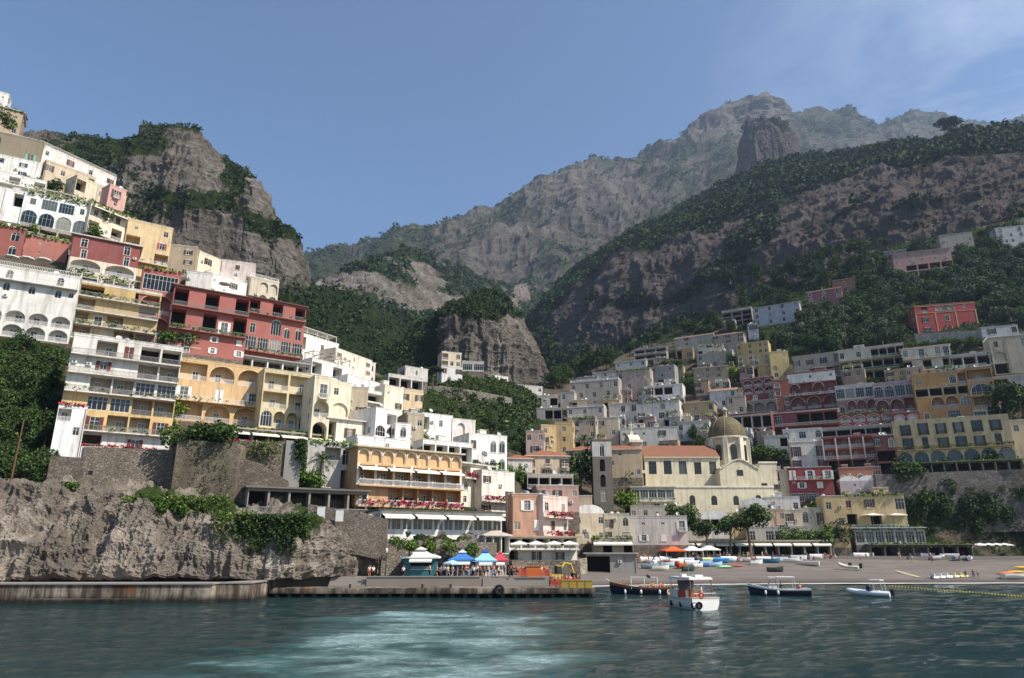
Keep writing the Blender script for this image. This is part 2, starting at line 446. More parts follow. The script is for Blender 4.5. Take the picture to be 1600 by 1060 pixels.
# ---- vegetated spur with the coast road, below the bluff ----------------------------------------
SPUR = [
 (600, [(760,205),(715,225),(680,245),(640,262),(612,280),(602,292)]),
 (655, [(760,205),(710,225),(670,245),(632,258),(606,268),(598,290)]),
 (700, [(765,205),(712,225),(668,245),(625,258),(602,266),(590,290)]),
 (750, [(765,205),(715,226),(672,246),(628,262),(606,272),(592,295)]),
 (800, [(768,206),(722,228),(680,248),(640,268),(616,280),(604,300)]),
 (832, [(770,208),(735,230),(700,252),(668,276),(640,292),(622,312)]),
 (860, [(772,212),(750,236),(728,262),(700,290),(672,312),(650,335)]),
]
def veg_spur(PX, PY, V, N): return .75 + .4 * fbm(V / 14, 4, 16) + blobs(PX, PY, [(690,625,40,12,-.5),(650,640,25,20,-.4)])
M_spur = loft('spur', SPUR, 150, 120, 3.5, 18, ROCK_WARM, seed=61, skirt=[(30,.98),(80,.5)], veg=veg_spur, small=.6)

# ---- dark cliff on the right --------------------------------------------------------------
DARK = [
 (770,[(680,440),(655,460),(640,490),(620,520),(600,550),(580,600)]),
 (822,[(670,430),(630,460),(590,500),(555,540),(530,580),(505,640)]),
 (860,[(660,420),(610,450),(560,480),(520,520),(485,560),(468,640)]),
 (905,[(640,420),(580,445),(530,470),(485,500),(450,540),(430,640)]),
 (960,[(620,415),(565,440),(500,465),(431,485),(407,520),(393,640)]),
 (1020,[(600,415),(555,435),(481,462),(417,478),(377,520),(349,650)]),
 (1090,[(580,418),(530,440),(472,462),(398,480),(353,530),(319,670)]),
 (1150,[(560,420),(505,440),(452,460),(379,485),(330,540),(289,690)]),
 (1200,[(540,420),(490,440),(442,458),(374,485),(315,550),(264,700)]),
 (1270,[(520,420),(470,440),(422,455),(354,490),(300,560),(251,700)]),
 (1350,[(500,420),(455,436),(402,452),(334,490),(285,560),(241,690)]),
 (1440,[(480,415),(430,432),(377,448),(314,480),(270,540),(231,670)]),
 (1520,[(470,405),(415,422),(357,438),(294,470),(250,530),(215,650)]),
 (1600,[(460,395),(400,412),(337,428),(279,460),(240,510),(212,630)]),
 (1820,[(450,360),(390,375),(322,390),(264,420),(225,460),(199,580)]),
]
def veg_dark(PX, PY, V, N):
    g = .32 + .5 * fbm(V / 40, 5, 17)
    # ridge line of woods: everything above the cliff top
    rim = np.interp(PX, [770,860,905,960,1020,1090,1150,1200,1270,1350,1440,1520,1600,1820], [600,500,455,408,398,372,345,330,310,280,262,262,255,240])
    g += .75 * smooth(rim - PY, -12, 22)
    foot = np.interp(PX, [770,860,960,1020,1090,1150,1200,1270,1350,1440,1520,1600,1820], [640,600,545,520,495,500,480,455,425,400,380,360,350])
    g += .5 * smooth(PY - foot, -10, 22)
    g += blobs(PX, PY, [(1160,400,26,70,.8,38),(985,478,35,10,.7,-10),(920,560,60,14,.3),(1060,470,60,10,.4,-25),(1300,360,40,12,.4,-25),(1440,330,60,10,.5,-15),(860,540,20,60,.5),
                          (1040,430,60,30,-.5),(1120,410,40,30,-.4,-40),(1280,400,70,28,-.4,-20),(930,520,40,25,-.3),(1400,290,30,10,-.3),(1500,310,40,12,-.35)])
    return g
_f = lambda px, a, b: float(np.interp(px, a, b))
def rescale(cols, a, b): return [(px, [(py, Y * _f(px, a, b)) for py, Y in ks]) for px, ks in cols]
DARK = rescale(DARK, [770,860,905,960,1020,1090,1150,1200,1270,1350,1440,1520,1600,1820], [1.7,1.62,1.6,1.55,1.5,1.42,1.34,1.27,1.2,1.13,1.07,1.04,1.03,1.0])
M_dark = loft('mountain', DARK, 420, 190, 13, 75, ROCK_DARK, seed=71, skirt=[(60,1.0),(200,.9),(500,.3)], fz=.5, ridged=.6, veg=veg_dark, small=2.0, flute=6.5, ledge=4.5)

# ---- far mountain ------------------------------------------------------------------------
FAR = [
 (380, [(560,760),(520,860),(490,940),(470,1000),(450,1060),(438,1150)]),
 (460, [(560,760),(515,880),(480,960),(455,1020),(440,1080),(422,1180)]),
 (560, [(560,760),(505,900),(470,980),(440,1060),(412,1130),(388,1240)]),
 (640, [(560,770),(500,900),(460,990),(425,1070),(395,1150),(366,1270)]),
 (720, [(560,780),(500,900),(455,1000),(420,1080),(385,1170),(352,1290)]),
 (765, [(560,790),(500,910),(450,1010),(405,1090),(365,1180),(329,1320)]),
 (830, [(560,800),(490,930),(435,1030),(385,1120),(340,1200),(297,1350)]),
 (900, [(560,810),(480,950),(410,1060),(350,1130),(310,1220),(271,1400)]),
 (960, [(560,820),(470,960),(400,1070),(340,1150),(295,1260),(251,1450)]),
 (1040,[(560,830),(450,980),(380,1090),(320,1190),(270,1320),(231,1500)]),
 (1085,[(560,840),(440,990),(370,1100),(310,1220),(255,1360),(206,1500)]),
 (1130,[(560,850),(430,1000),(350,1120),(290,1260),(225,1420),(178,1500)]),
 (1165,[(560,860),(420,1010),(340,1140),(280,1290),(222,1440),(164,1500)]),
 (1190,[(560,870),(420,1010),(340,1140),(280,1300),(218,1440),(159,1495)]),
 (1208,[(560,870),(420,1020),(340,1150),(280,1310),(218,1440),(166,1500)]),
 (1235,[(560,880),(420,1030),(340,1160),(280,1330),(225,1460),(177,1560)]),
 (1290,[(560,890),(420,1050),(340,1180),(280,1350),(225,1490),(172,1600)]),
 (1325,[(560,900),(420,1060),(340,1200),(280,1370),(225,1500),(177,1600)]),
 (1352,[(560,900),(420,1060),(340,1200),(280,1370),(230,1520),(193,1640)]),
 (1385,[(560,900),(420,1060),(340,1200),(280,1380),(235,1540),(196,1660)]),
 (1422,[(560,900),(420,1060),(340,1200),(280,1380),(235,1540),(181,1660)]),
 (1450,[(560,900),(420,1060),(340,1200),(280,1380),(235,1550),(188,1680)]),
 (1465,[(560,900),(420,1060),(340,1200),(280,1380),(235,1550),(184,1700)]),
 (1500,[(560,900),(420,1060),(340,1200),(280,1390),(240,1560),(203,1740)]),
 (1570,[(560,900),(420,1060),(340,1200),(280,1400),(240,1580),(200,1780)]),
 (1600,[(560,900),(420,1060),(340,1200),(280,1400),(240,1580),(186,1780)]),
 (1820,[(560,900),(420,1060),(340,1200),(280,1400),(240,1580),(170,1780)]),
]
def veg_far(PX, PY, V, N):
    g = .56 + .45 * fbm(V / 90, 6, 18) + .4 * (N[..., 2] - .55)
    g += .25 * smooth(PX, 650, 450) + .3 * smooth(PY, 430, 500)
    return g + blobs(PX, PY, [(1150,195,50,16,-.7),(1195,175,20,20,-.7),(960,305,70,30,-.4),(850,370,80,30,-.35),(780,420,60,30,-.3),(950,350,25,40,-.3),(900,300,60,10,-.1),(1300,200,60,15,.2)])
FAR = rescale(FAR, [0, 2000], [1.6, 1.6])
M_far = loft('far_mountain', FAR, 360, 230, 60, 270, ROCK_FAR, seed=81, skirt=[(100,1.0),(400,.8),(900,.2)], fz=.6, ridged=.65, veg=veg_far, small=10, flute=18, ledge=13)

# rock tower standing before the summit
TOWER_ = 1.45
TOWER = [
 (1152,[(335,980),(325,985),(318,990),(310,1000),(304,1020),(298,1050)]),
 (1163,[(320,968),(290,972),(262,976),(240,984),(228,1000),(222,1040)]),
 (1172,[(318,960),(285,962),(250,964),(220,968),(202,976),(194,1010)]),
 (1190,[(316,954),(285,956),(250,957),(220,958),(200,964),(190,1005)]),
 (1210,[(314,952),(285,954),(250,955),(220,957),(204,964),(191,1005)]),
 (1226,[(312,954),(285,957),(250,959),(222,962),(208,968),(197,1005)]),
 (1238,[(310,960),(285,963),(258,966),(236,972),(222,980),(212,1020)]),
 (1250,[(320,975),(310,980),(300,985),(290,995),(284,1010),(278,1040)]),
]
def veg_tower(PX, PY, V, N): return .1 + .35 * fbm(V / 30, 4, 19) + smooth(PY, 212, 200) * .45 + smooth(PY, 285, 300) * .6
TOWER = rescale(TOWER, [0, 2000], [1.42, 1.42])
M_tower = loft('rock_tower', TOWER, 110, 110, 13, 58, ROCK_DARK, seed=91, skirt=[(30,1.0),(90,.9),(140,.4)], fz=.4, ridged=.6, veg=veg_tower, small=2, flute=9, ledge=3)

# ---- scrub and woods on the mountains (uncountable) ------------------------------------------------
def clump(rng, nleaf, size, up=.8):
    """one bush: leaf-cards through a ball"""
    c = rng.normal(size=(nleaf, 3)); c /= np.linalg.norm(c, axis=1, keepdims=True) + 1e-6
    c *= rng.uniform(.35, 1, (nleaf, 1)) ** .5; c[:, 2] = c[:, 2] * up + .35
    a = rng.normal(size=(nleaf, 3)); a /= np.linalg.norm(a, axis=1, keepdims=True)
    nrm = c - np.array([0, 0, .3]); nrm /= np.linalg.norm(nrm, axis=1, keepdims=True) + 1e-6
    a = a - nrm * (a * nrm).sum(1, keepdims=True) * .3; a /= np.linalg.norm(a, axis=1, keepdims=True)
    b = np.cross(nrm + .8 * rng.normal(size=nrm.shape), a); b /= np.linalg.norm(b, axis=1, keepdims=True) + 1e-6; s = rng.uniform(.6, 1.2, (nleaf, 1)) * size
    return np.stack([c - a * s - b * s * .7, c + a * s - b * s * .5, c + a * s * .5 + b * s, c - a * s * .7 + b * s * .6], 1)
_rng = np.random.default_rng(5)
_protos = [clump(_rng, 24, .27) for _ in range(7)]
def woods(name, Ms, n, size, mat, thr=.55, label=None, pmin=None, yband=None):
    o, V, N, G, PX, PY = Ms
    nv = V.shape[0]
    C = V[:-1, :-1] * .25 + V[1:, :-1] * .25 + V[:-1, 1:] * .25 + V[1:, 1:] * .25
    area = np.linalg.norm(np.cross(V[1:, :-1] - V[:-1, :-1], V[:-1, 1:] - V[:-1, :-1]), axis=-1)
    g = G[:-1, :-1] + .35 * (fbm(C / (size * 5), 3, 77))
    w = area * smooth(g, thr - .12, thr + .12)
    if pmin is not None: w = w * pmin(PX[:-1, :-1], PY[:-1, :-1])
    w = w.ravel() / w.sum()
    k = _rng.choice(len(w), n, p=w)
    iv, iu = np.unravel_index(k, area.shape)
    a = _rng.random((n, 1)); b = _rng.random((n, 1))
    P = V[iv, iu] * (1 - a) * (1 - b) + V[iv + 1, iu] * a * (1 - b) + V[iv, iu + 1] * (1 - a) * b + V[iv + 1, iu + 1] * a * b
    s = size * _rng.uniform(.35, 1.3, n) * (1 + .3 * vnoise(P / 40, 3))
    th = _rng.uniform(0, 6.28, n); cs, sn = np.cos(th), np.sin(th)
    out = []
    for j, pr in enumerate(_protos):
        m = (np.arange(n) % len(_protos)) == j
        q = pr[None] * np.ones((m.sum(), 1, 1, 1))
        x = q[..., 0] * cs[m][:, None, None] - q[..., 1] * sn[m][:, None, None]
        y = q[..., 0] * sn[m][:, None, None] + q[..., 1] * cs[m][:, None, None]
        q = np.stack([x, y, q[..., 2]], -1) * s[m][:, None, None, None] + P[m][:, None, None]
        out.append(q.reshape(-1, 3))
    Vv = np.concatenate(out)
    me = np_mesh(name, Vv, np.arange(len(Vv)).reshape(-1, 4), mat, False)
    o = link(name, me); tag(o, label, 'woods', None, 'stuff'); return o
LEAF_DARK = leaf('24321a', '2f3f20', '43522c'); LEAF_MID = leaf('2f3d1d', '43522a', '6b7440'); LEAF_FAR = leaf('2f3926', '3c462f', '525a40')
woods('woods', M_crag, 6500, 3.2, LEAF_DARK, label='dark scrub clinging to the left limestone crag')
woods('woods', M_knoll, 13000, 7.0, LEAF_DARK, label='dense green woods on the knoll in the valley')
woods('woods', M_bluff, 3800, 2.6, LEAF_DARK, .6, label='green scrub over the central rock bluff')
woods('woods', M_spur, 4200, 1.6, LEAF_MID, .55, label='green thicket on the spur below the coast road')
woods('woods', M_dark, 24000, 6.2, LEAF_DARK, .6, label='dark woods along the rim of the right cliff')
woods('woods', M_far, 9000, 12, LEAF_FAR, .6, label='scattered scrub on the far hazy mountain')
woods('woods', M_tower, 300, 7, LEAF_DARK, .5, label='scrub on top of the rock tower')

# ---- beach, promenade, sea ------------------------------------------------------------------
def beach_mat():
    t = NT('beach_shingle'); P = t.pos()
    col = t.mix(t.noise(P, .25, 7, .6), lin('6b625b'), lin('8b8178'))
    col = t.mix(t.math('MULTIPLY', t.noise(P, 9, 3), .5), col, lin('4f4843'))
    wave = t.noise(t.pos((.05, .6, 1)), 1.0, 4)
    col = t.mix(t.ramp(wave, [(.45, 0.0), (.6, .5)]), col, lin('544c47'))
    low_dark = t.n('ShaderNodeMapRange', {'Value': t.n('ShaderNodeSeparateXYZ', {0: P}).outputs[2], 'From Min': .25, 'From Max': 1.0, 'To Min': .75, 'To Max': 0}).outputs[0]  # wet shingle near the waterline
    col = t.mix(low_dark, col, lin('3c342f'))
    return t.bsdf(col, .9, t.bump(t.noise(P, 6, 5), .6, .12), .2)
xs = np.linspace(10, 200, 140); vs = np.linspace(0, 1, 50)
def shore(x): return np.interp(x, [5, 15, 30, 60, 110, 200], [119, 136, 141, 146, 149, 146])
Yb = np.array([shore(xs) - 10 + v * (64 + 0 * xs) for v in vs])
Zb = np.interp((Yb - shore(xs)), [-10, 0, 8, 25, 50, 54], [-1.6, 0.02, 1.1, 2.2, 4.7, 4.85])
Vb = np.stack([np.broadcast_to(xs, Yb.shape), Yb, Zb], -1)
Vb[..., 2] += .16 * fbm(Vb / 5, 5, 4) * (Zb > .1)
ii = np.arange(Vb.shape[0] * Vb.shape[1]).reshape(Vb.shape[:2])
Fb = np.stack([ii[:-1, :-1], ii[:-1, 1:], ii[1:, 1:], ii[1:, :-1]], -1).reshape(-1, 4)
tag(link('beach', np_mesh('beach', Vb.reshape(-1, 3), Fb, beach_mat(), True)), kind='structure')
def beach_z(x, y): return float(np.interp(y - shore(x), [-10, 0, 8, 25, 50, 54], [-1.6, 0.02, 1.1, 2.2, 4.7, 4.85]))
def beach_pt(px, py):
    lo, hi = 110.0, 260.0
    for _ in range(50):
        m = (lo + hi) / 2; p = at(px, py, m)
        if p.z > beach_z(p.x, p.y): lo = m     # sight line still above the sand
        else: hi = m
    p = at(px, py, hi); p.z = beach_z(p.x, p.y); return p
prom = MB(); PROM = plain('7d766d', .9)
prom.prism([(18, 195), (200, 190), (260, 200), (260, 240), (18, 240)], -1, 4.95, PROM)
o = prom.build('promenade'); tag(o, kind='structure')

sf = []
for x in np.linspace(14, 190, 260):
    y = shore(x); a = 1.1 + .8 * float(vnoise(np.array([[x * .25, 1.0, 0]]))[0]); b = .5 + .5 * float(vnoise(np.array([[x * .6, 7.0, 0]]))[0])
    sf.append((x, y - a, y + b))
SM = MB(); fm0 = plain('c4bfb6', .7)
SM.grid([[(x, a, .16) for x, a, b in sf], [(x, b, .24) for x, a, b in sf]], fm0)
tag(SM.build('surf'), 'thin white line of surf along the beach', 'surf', None, 'stuff')
def water_mat():
    t = NT('sea_water'); P = t.pos(); X = t.n('ShaderNodeSeparateXYZ', {0: P})
    # churned wake of the ferry: streaks on the water running out from the stern
    x, y = X.outputs[0], X.outputs[1]
    w = t.noise(t.pos((.05, .10, 1)), 1.0, 3)
    dx = t.math('SUBTRACT', x, t.math('ADD', t.math('MULTIPLY', y, .035), t.math('SUBTRACT', t.math('MULTIPLY', w, 12), 14.5)))
    side = t.math('DIVIDE', t.math('ABSOLUTE', dx), 18.0)
    m = t.n('ShaderNodeMapRange', {'Value': side, 'From Min': .35, 'From Max': 1.15, 'To Min': 1, 'To Max': 0}).outputs[0]
    far = t.n('ShaderNodeMapRange', {'Value': t.math('ADD', y, t.math('MULTIPLY', w, 16)), 'From Min': 84, 'From Max': 103, 'To Min': 1, 'To Max': 0}).outputs[0]
    m = t.math('MULTIPLY', m, far)
    sp = t.pos((.5, .75, 1))
    dist = t.mix(.3, sp, t.noise(sp, .8, 4, out='Color'))
    s1 = t.noise(dist, .55, 10, .72); s2 = t.noise(t.pos((.11, .17, 1)), 1.0, 8, .66, dist=.8)
    lace = t.math('ADD', t.math('MULTIPLY', s1, .5), t.math('MULTIPLY', s2, .5))
    aer = t.n('ShaderNodeMapRange', {'Value': t.math('ADD', s2, t.math('MULTIPLY', t.math('SUBTRACT', m, 1), .5)), 'From Min': .28, 'From Max': .72}).outputs[0]
    fo = t.n('ShaderNodeMapRange', {'Value': t.math('ADD', lace, t.math('MULTIPLY', t.math('SUBTRACT', m, 1), .4)), 'From Min': .45, 'From Max': .68}).outputs[0]
    fine = t.noise(t.pos((1.3, 2.2, 1)), 1.3, 6, .7)
    fo = t.math('MULTIPLY', fo, t.n('ShaderNodeMapRange', {'Value': fine, 'From Min': .36, 'From Max': .58, 'To Min': .25}).outputs[0])
    base = t.mix(t.noise(t.pos((.02, .03, 1)), 1, 3), lin('0a2527'), lin('12302e'))
    shal = t.n('ShaderNodeMapRange', {'Value': y, 'From Min': 100, 'From Max': 140}).outputs[0]
    base = t.mix(t.math('MULTIPLY', shal, .3), base, lin('26403b'))
    col = t.mix(t.math('MULTIPLY', aer, .9), base, lin('55807f'))
    col = t.mix(fo, col, lin('b2c6c5'))
    rough = t.math('ADD', t.math('MULTIPLY', t.math('MAXIMUM', fo, t.math('MULTIPLY', aer, .5)), .6), .05)
    h = t.math('ADD', t.math('MULTIPLY', t.noise(t.pos((.8, 1.5, 1)), .55, 4, .6, dist=.6), .9), t.math('MULTIPLY', t.noise(t.pos((1.0, 1.9, 1)), 1.7, 6, .68), .55))
    h = t.math('ADD', h, t.math('MULTIPLY', s2, t.math('ADD', .4, t.math('MULTIPLY', m, 1.6))))
    return t.bsdf(col, rough, t.bump(h, .9, .42), .5, IOR=1.33)
WATER = water_mat()
nx, ny = 220, 260
ys = 6 + (np.linspace(0, 1, ny) ** 1.6) * 160
us = np.linspace(-1.05, 1.05, nx)
Vw = np.stack([us[None] * (ys[:, None] * 1.1 + 12), np.broadcast_to(ys[:, None], (ny, nx)), np.zeros((ny, nx))], -1)
Vw[..., 2] = (.20 * fbm(Vw * np.array([.10, .20, 1]), 3, 6) + .10 * fbm(Vw * np.array([.45, .8, 1]), 4, 7, .55, True)) * 1.0
Vw[-1, :, 2] = 0
# outer sea joined on around the near patch
ii = np.arange(ny * nx).reshape(ny, nx)
Fw = np.stack([ii[:-1, :-1], ii[:-1, 1:], ii[1:, 1:], ii[1:, :-1]], -1).reshape(-1, 4)
tag(link('sea', np_mesh('sea', Vw.reshape(-1, 3), Fw, WATER, True)), kind='structure')
sea2 = MB(); sea2.face([(-3150, -280, -.35), (3150, -280, -.35), (3150, 3650, -.35), (-3150, 3650, -.35)], WATER)
tag(sea2.build('sea_floor_water'), kind='structure')
bpy.data.objects['sea_floor_water'].name = 'open_sea'

# ---- sky, sun, air, camera ---------------------------------------------------------------
SUN_EL, SUN_AZ = R(47), R(118)        # azimuth clockwise from +Y: right and a little behind the camera
w = bpy.data.worlds.new('World'); S.world = w; w.use_nodes = True
nt = w.node_tree; nt.nodes.clear()
wo = nt.nodes.new('ShaderNodeOutputWorld'); bg = nt.nodes.new('ShaderNodeBackground'); sk = nt.nodes.new('ShaderNodeTexSky')
sk.sky_type = 'NISHITA'; sk.sun_disc = False; sk.sun_elevation = SUN_EL; sk.sun_rotation = SUN_AZ
sk.altitude = 0; sk.air_density = 1.0; sk.dust_density = .4; sk.ozone_density = 3.5
bg.inputs['Strength'].default_value = .09
# thin cirrus high on the right
tc = nt.nodes.new('ShaderNodeTexCoord'); mp = nt.nodes.new('ShaderNodeMapping'); mp.inputs['Scale'].default_value = (2.0, 2.0, 5.0); mp.inputs['Rotation'].default_value = (.3, .5, .2)
ns = nt.nodes.new('ShaderNodeTexNoise'); ns.inputs['Scale'].default_value = 1.3; ns.inputs['Detail'].default_value = 8; ns.inputs['Roughness'].default_value = .55; ns.inputs['Distortion'].default_value = .4
rp = nt.nodes.new('ShaderNodeValToRGB'); rp.color_ramp.elements[0].position = .44; rp.color_ramp.elements[1].position = .8
rp.color_ramp.elements[0].color = (0, 0, 0, 1); rp.color_ramp.elements[1].color = (.75, .75, .75, 1)
mx = nt.nodes.new('ShaderNodeMix'); mx.data_type = 'RGBA'; mx.inputs[7].default_value = (7.5, 8.0, 8.6, 1)
sep = nt.nodes.new('ShaderNodeSeparateXYZ'); mr = nt.nodes.new('ShaderNodeMapRange'); mr.inputs['From Min'].default_value = .25; mr.inputs['From Max'].default_value = .55
mu = nt.nodes.new('ShaderNodeMath'); mu.operation = 'MULTIPLY'
L = nt.links.new
L(tc.outputs['Generated'], mp.inputs[0]); L(mp.outputs[0], ns.inputs['Vector']); L(ns.outputs['Fac'], rp.inputs[0])
L(tc.outputs['Generated'], sep.inputs[0]); L(sep.outputs[0], mr.inputs['Value']); L(rp.outputs[0], mu.inputs[0]); L(mr.outputs[0], mu.inputs[1])
L(mu.outputs[0], mx.inputs[0]); hs = nt.nodes.new('ShaderNodeHueSaturation'); hs.inputs['Saturation'].default_value = 1.04; L(sk.outputs[0], hs.inputs['Color']); L(hs.outputs[0], mx.inputs[6]); L(mx.outputs[2], bg.inputs['Color']); L(bg.outputs[0], wo.inputs[0])
sl = bpy.data.lights.new('sun', 'SUN'); sl.energy = 4.1; sl.angle = R(.53); sl.color = (1, .94, .85)
so = bpy.data.objects.new('sun', sl); COL.objects.link(so)
sd = Vector((math.sin(SUN_AZ) * math.cos(SUN_EL), math.cos(SUN_AZ) * math.cos(SUN_EL), math.sin(SUN_EL)))
so.rotation_euler = sd.to_track_quat('Z', 'Y').to_euler(); so.location = sd * 500
cd = bpy.data.cameras.new('camera'); cd.sensor_width = 36; cd.lens = 36 * F / 1600; cd.clip_end = 20000; cd.clip_start = .1
co = bpy.data.objects.new('camera', cd); COL.objects.link(co); co.location = (0, 0, CH); co.rotation_euler = (R(90) + TH, 0, 0)
S.camera = co
vs_ = S.view_settings; vs_.view_transform = 'Standard'; vs_.look = 'None'; vs_.exposure = 0.82; vs_.gamma = 1
# haze in the valley air
HAZE = True
if HAZE:
    hm = bpy.data.materials.new('haze_air'); hm.use_nodes = True; t_ = hm.node_tree; t_.nodes.clear()
    ho = t_.nodes.new('ShaderNodeOutputMaterial'); hv = t_.nodes.new('ShaderNodeVolumePrincipled')
    hv.inputs['Color'].default_value = (.6, .76, 1, 1); hv.inputs['Density'].default_value = .00008; hv.inputs['Anisotropy'].default_value = .3
    t_.links.new(hv.outputs[0], ho.inputs['Volume'])
    hb = MB(); hb.box((-3200, -300, -2.5), (3200, 3700, 1980), hm); ho_ = hb.build('haze'); tag(ho_, 'pale blue haze in the air over the bay', 'haze', None, 'stuff')
S.cycles.max_bounces = 5; S.cycles.diffuse_bounces = 3; S.cycles.glossy_bounces = 3; S.cycles.transmission_bounces = 2; S.cycles.volume_bounces = 0
S.cycles.use_denoising = True
# ================================================================ building kit
import re
WHITE = 'e6e1d8'
def leaf_patch(mb, lo, hi, n, size, mat, rng=random):
    for _ in range(n):
        c = Vector([rng.uniform(a, b) for a, b in zip(lo, hi)])
        a = Vector((rng.gauss(0,1), rng.gauss(0,1), rng.gauss(0,1))).normalized()
        b = a.cross(Vector((rng.gauss(0,1), rng.gauss(0,1), rng.gauss(0,1)))).normalized()
        s = size * rng.uniform(.6, 1.3)
        mb.face([c - a*s - b*s*.6, c + a*s*.8 - b*s*.7, c + a*s + b*s*.6, c - a*s*.6 + b*s*.8], mat)
_wm = {}
def win_meshes(kind, w, h, fc):
    """frame mesh + pane mesh for an opening w x h (arched when kind == 'a')"""
    var = random.choice((0, 0, 1, 2, 3)); w = round(w * 5) / 5; h = round(h * 5) / 5
    key = (kind, round(w, 1), round(h, 1), fc, var)
    if key in _wm: return _wm[key]
    fm = plain(fc, .5); t = .07 if w < 2 else .09; f = MB(); p = MB()
    gm = glassy(['191c1e', '2c3133', '5d5f5c', '8f8b82'][var], [.12, .15, .3, .6][var])
    if kind == 'a':
        r = w / 2; zs = h - r * .9
        arc = [(r * math.cos(a), zs + r * .9 * math.sin(a)) for a in [math.pi * k / 10 for k in range(11)]]
        out = [(-r, 0), (r, 0)] + arc
        p.face([(x * .96, .05, z * .98 + .02) for x, z in out], gm)
        k = len(out)
        for i in range(k):
            a, b = out[i], out[(i + 1) % k]; s = .88 if w < 2 else .93
            ai, bi = (a[0]*s, .06 + a[1]*(s if a[1] > 0 else 1)), (b[0]*s, .06 + b[1]*(s if b[1] > 0 else 1))
            f.face([(a[0],0,a[1]),(b[0],0,b[1]),(bi[0],0,bi[1]),(ai[0],0,ai[1])], fm)
        f.box((-.03, -.01, .05), (.03, .03, h - .05), fm); f.box((-r + .05, -.012, zs - .03), (r - .05, .03, zs + .03), fm)
        if w > 1.8:
            for x in (-r * .5, r * .5): f.box((x - .03, -.01, .05), (x + .03, .03, zs + r * .7), fm)
    else:
        p.face([(-w/2 + .02, .05, .02), (w/2 - .02, .05, .02), (w/2 - .02, .05, h - .02), (-w/2 + .02, .05, h - .02)], gm)
        f.box((-w/2, -.02, 0), (-w/2 + t, .06, h), fm); f.box((w/2 - t, -.02, 0), (w/2, .06, h), fm)
        f.box((-w/2 + t, -.02, h - t), (w/2 - t, .06, h), fm); f.box((-w/2 + t, -.02, 0), (w/2 - t, .06, t), fm)
        nm = 1 if w < 1.7 else int(w / .9)
        for i in range(1, nm + 1):
            x = -w/2 + w * i / (nm + 1); f.box((x - .03, -.01, t), (x + .03, .05, h - t), fm)
        if h > 1: f.box((-w/2 + t, -.012, h * .68), (w/2 - t, .045, h * .68 + .05), fm)
    _wm[key] = (f.mesh('window'), p.mesh('pane')); return _wm[key]
_sh = {}
def shutter_mesh(w, h, c):
    key = (round(w, 1), round(h, 1), c)
    if key not in _sh:
        m = MB(); mt = plain(c, .7)
        m.box((0, -.06, 0), (w, -.01, h), mt)
        for i in range(int(h / .16)): m.box((.06, -.075, .06 + i * .16), (w - .06, -.06, .13 + i * .16), mt)
        _sh[key] = m.mesh('shutter')
    return _sh[key]
def railing_mb(mb, pts, h=1.0, mat=None, step=.25, th=.03):
    """top rail, bottom rail and balusters along a line of points"""
    for a, b in zip(pts[:-1], pts[1:]):
        a, b = Vector(a), Vector(b); d = b - a; L = d.length
        if L < .1: continue
        d.normalize(); q = Vector((-d.y, d.x, 0)) * th
        for z0, z1 in ((h - .07, h), (.08, .13)):
            P = [a - q, b - q, b + q, a + q]
            lo = [p + Vector((0, 0, z0)) for p in P]; hi = [p + Vector((0, 0, z1)) for p in P]
            mb.face(hi, mat); mb.face(lo[::-1], mat)
            for i in range(4): mb.face([lo[i], lo[(i+1)%4], hi[(i+1)%4], hi[i]], mat)
        n = max(2, int(L / step))
        for i in range(n + 1):
            p = a + d * (L * i / n); e = d * th * .8
            mb.face([p - e + Vector((0,0,.1)), p + e + Vector((0,0,.1)), p + e + Vector((0,0,h - .05)), p - e + Vector((0,0,h - .05))], mat)
            mb.face([p - q*.8 + Vector((0,0,.1)), p + q*.8 + Vector((0,0,.1)), p + q*.8 + Vector((0,0,h - .05)), p - q*.8 + Vector((0,0,h - .05))], mat)
BAY = { # width, height, sill, recess, arched, fill
 'w': (1.05, 1.45, .95, .14, 0, 'win'), 'v': (.95, 1.3, 1.0, .16, 0, 'win'), 's': (.6, .7, 1.4, .14, 0, 'win'),
 'd': (1.25, 2.25, .08, .14, 0, 'win'), 'D': (1.25, 2.25, .08, .14, 0, 'win'), 'a': (1.3, 2.1, .55, .2, 1, 'win'),
 'e': (1.2, 2.3, .08, .2, 1, 'win'), 'N': (1.9, 3.0, 1.3, .3, 0, 'win'), 'o': (.8, .55, 1.6, .14, 0, 'win'), 'G': (.9, .72, .10, .12, 0, 'glass'),
 'H': (.9, .8, .06, .2, 1, 'glass'), 'A': (.86, .86, .06, 1.7, 1, 'log'), 'L': (.92, .86, .06, 1.7, 0, 'log'),
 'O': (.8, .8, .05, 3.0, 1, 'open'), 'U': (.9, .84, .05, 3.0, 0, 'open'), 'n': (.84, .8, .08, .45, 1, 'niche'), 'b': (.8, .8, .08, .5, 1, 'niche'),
}
REL = set('GHALOUnb')
ru = random.Random(99)
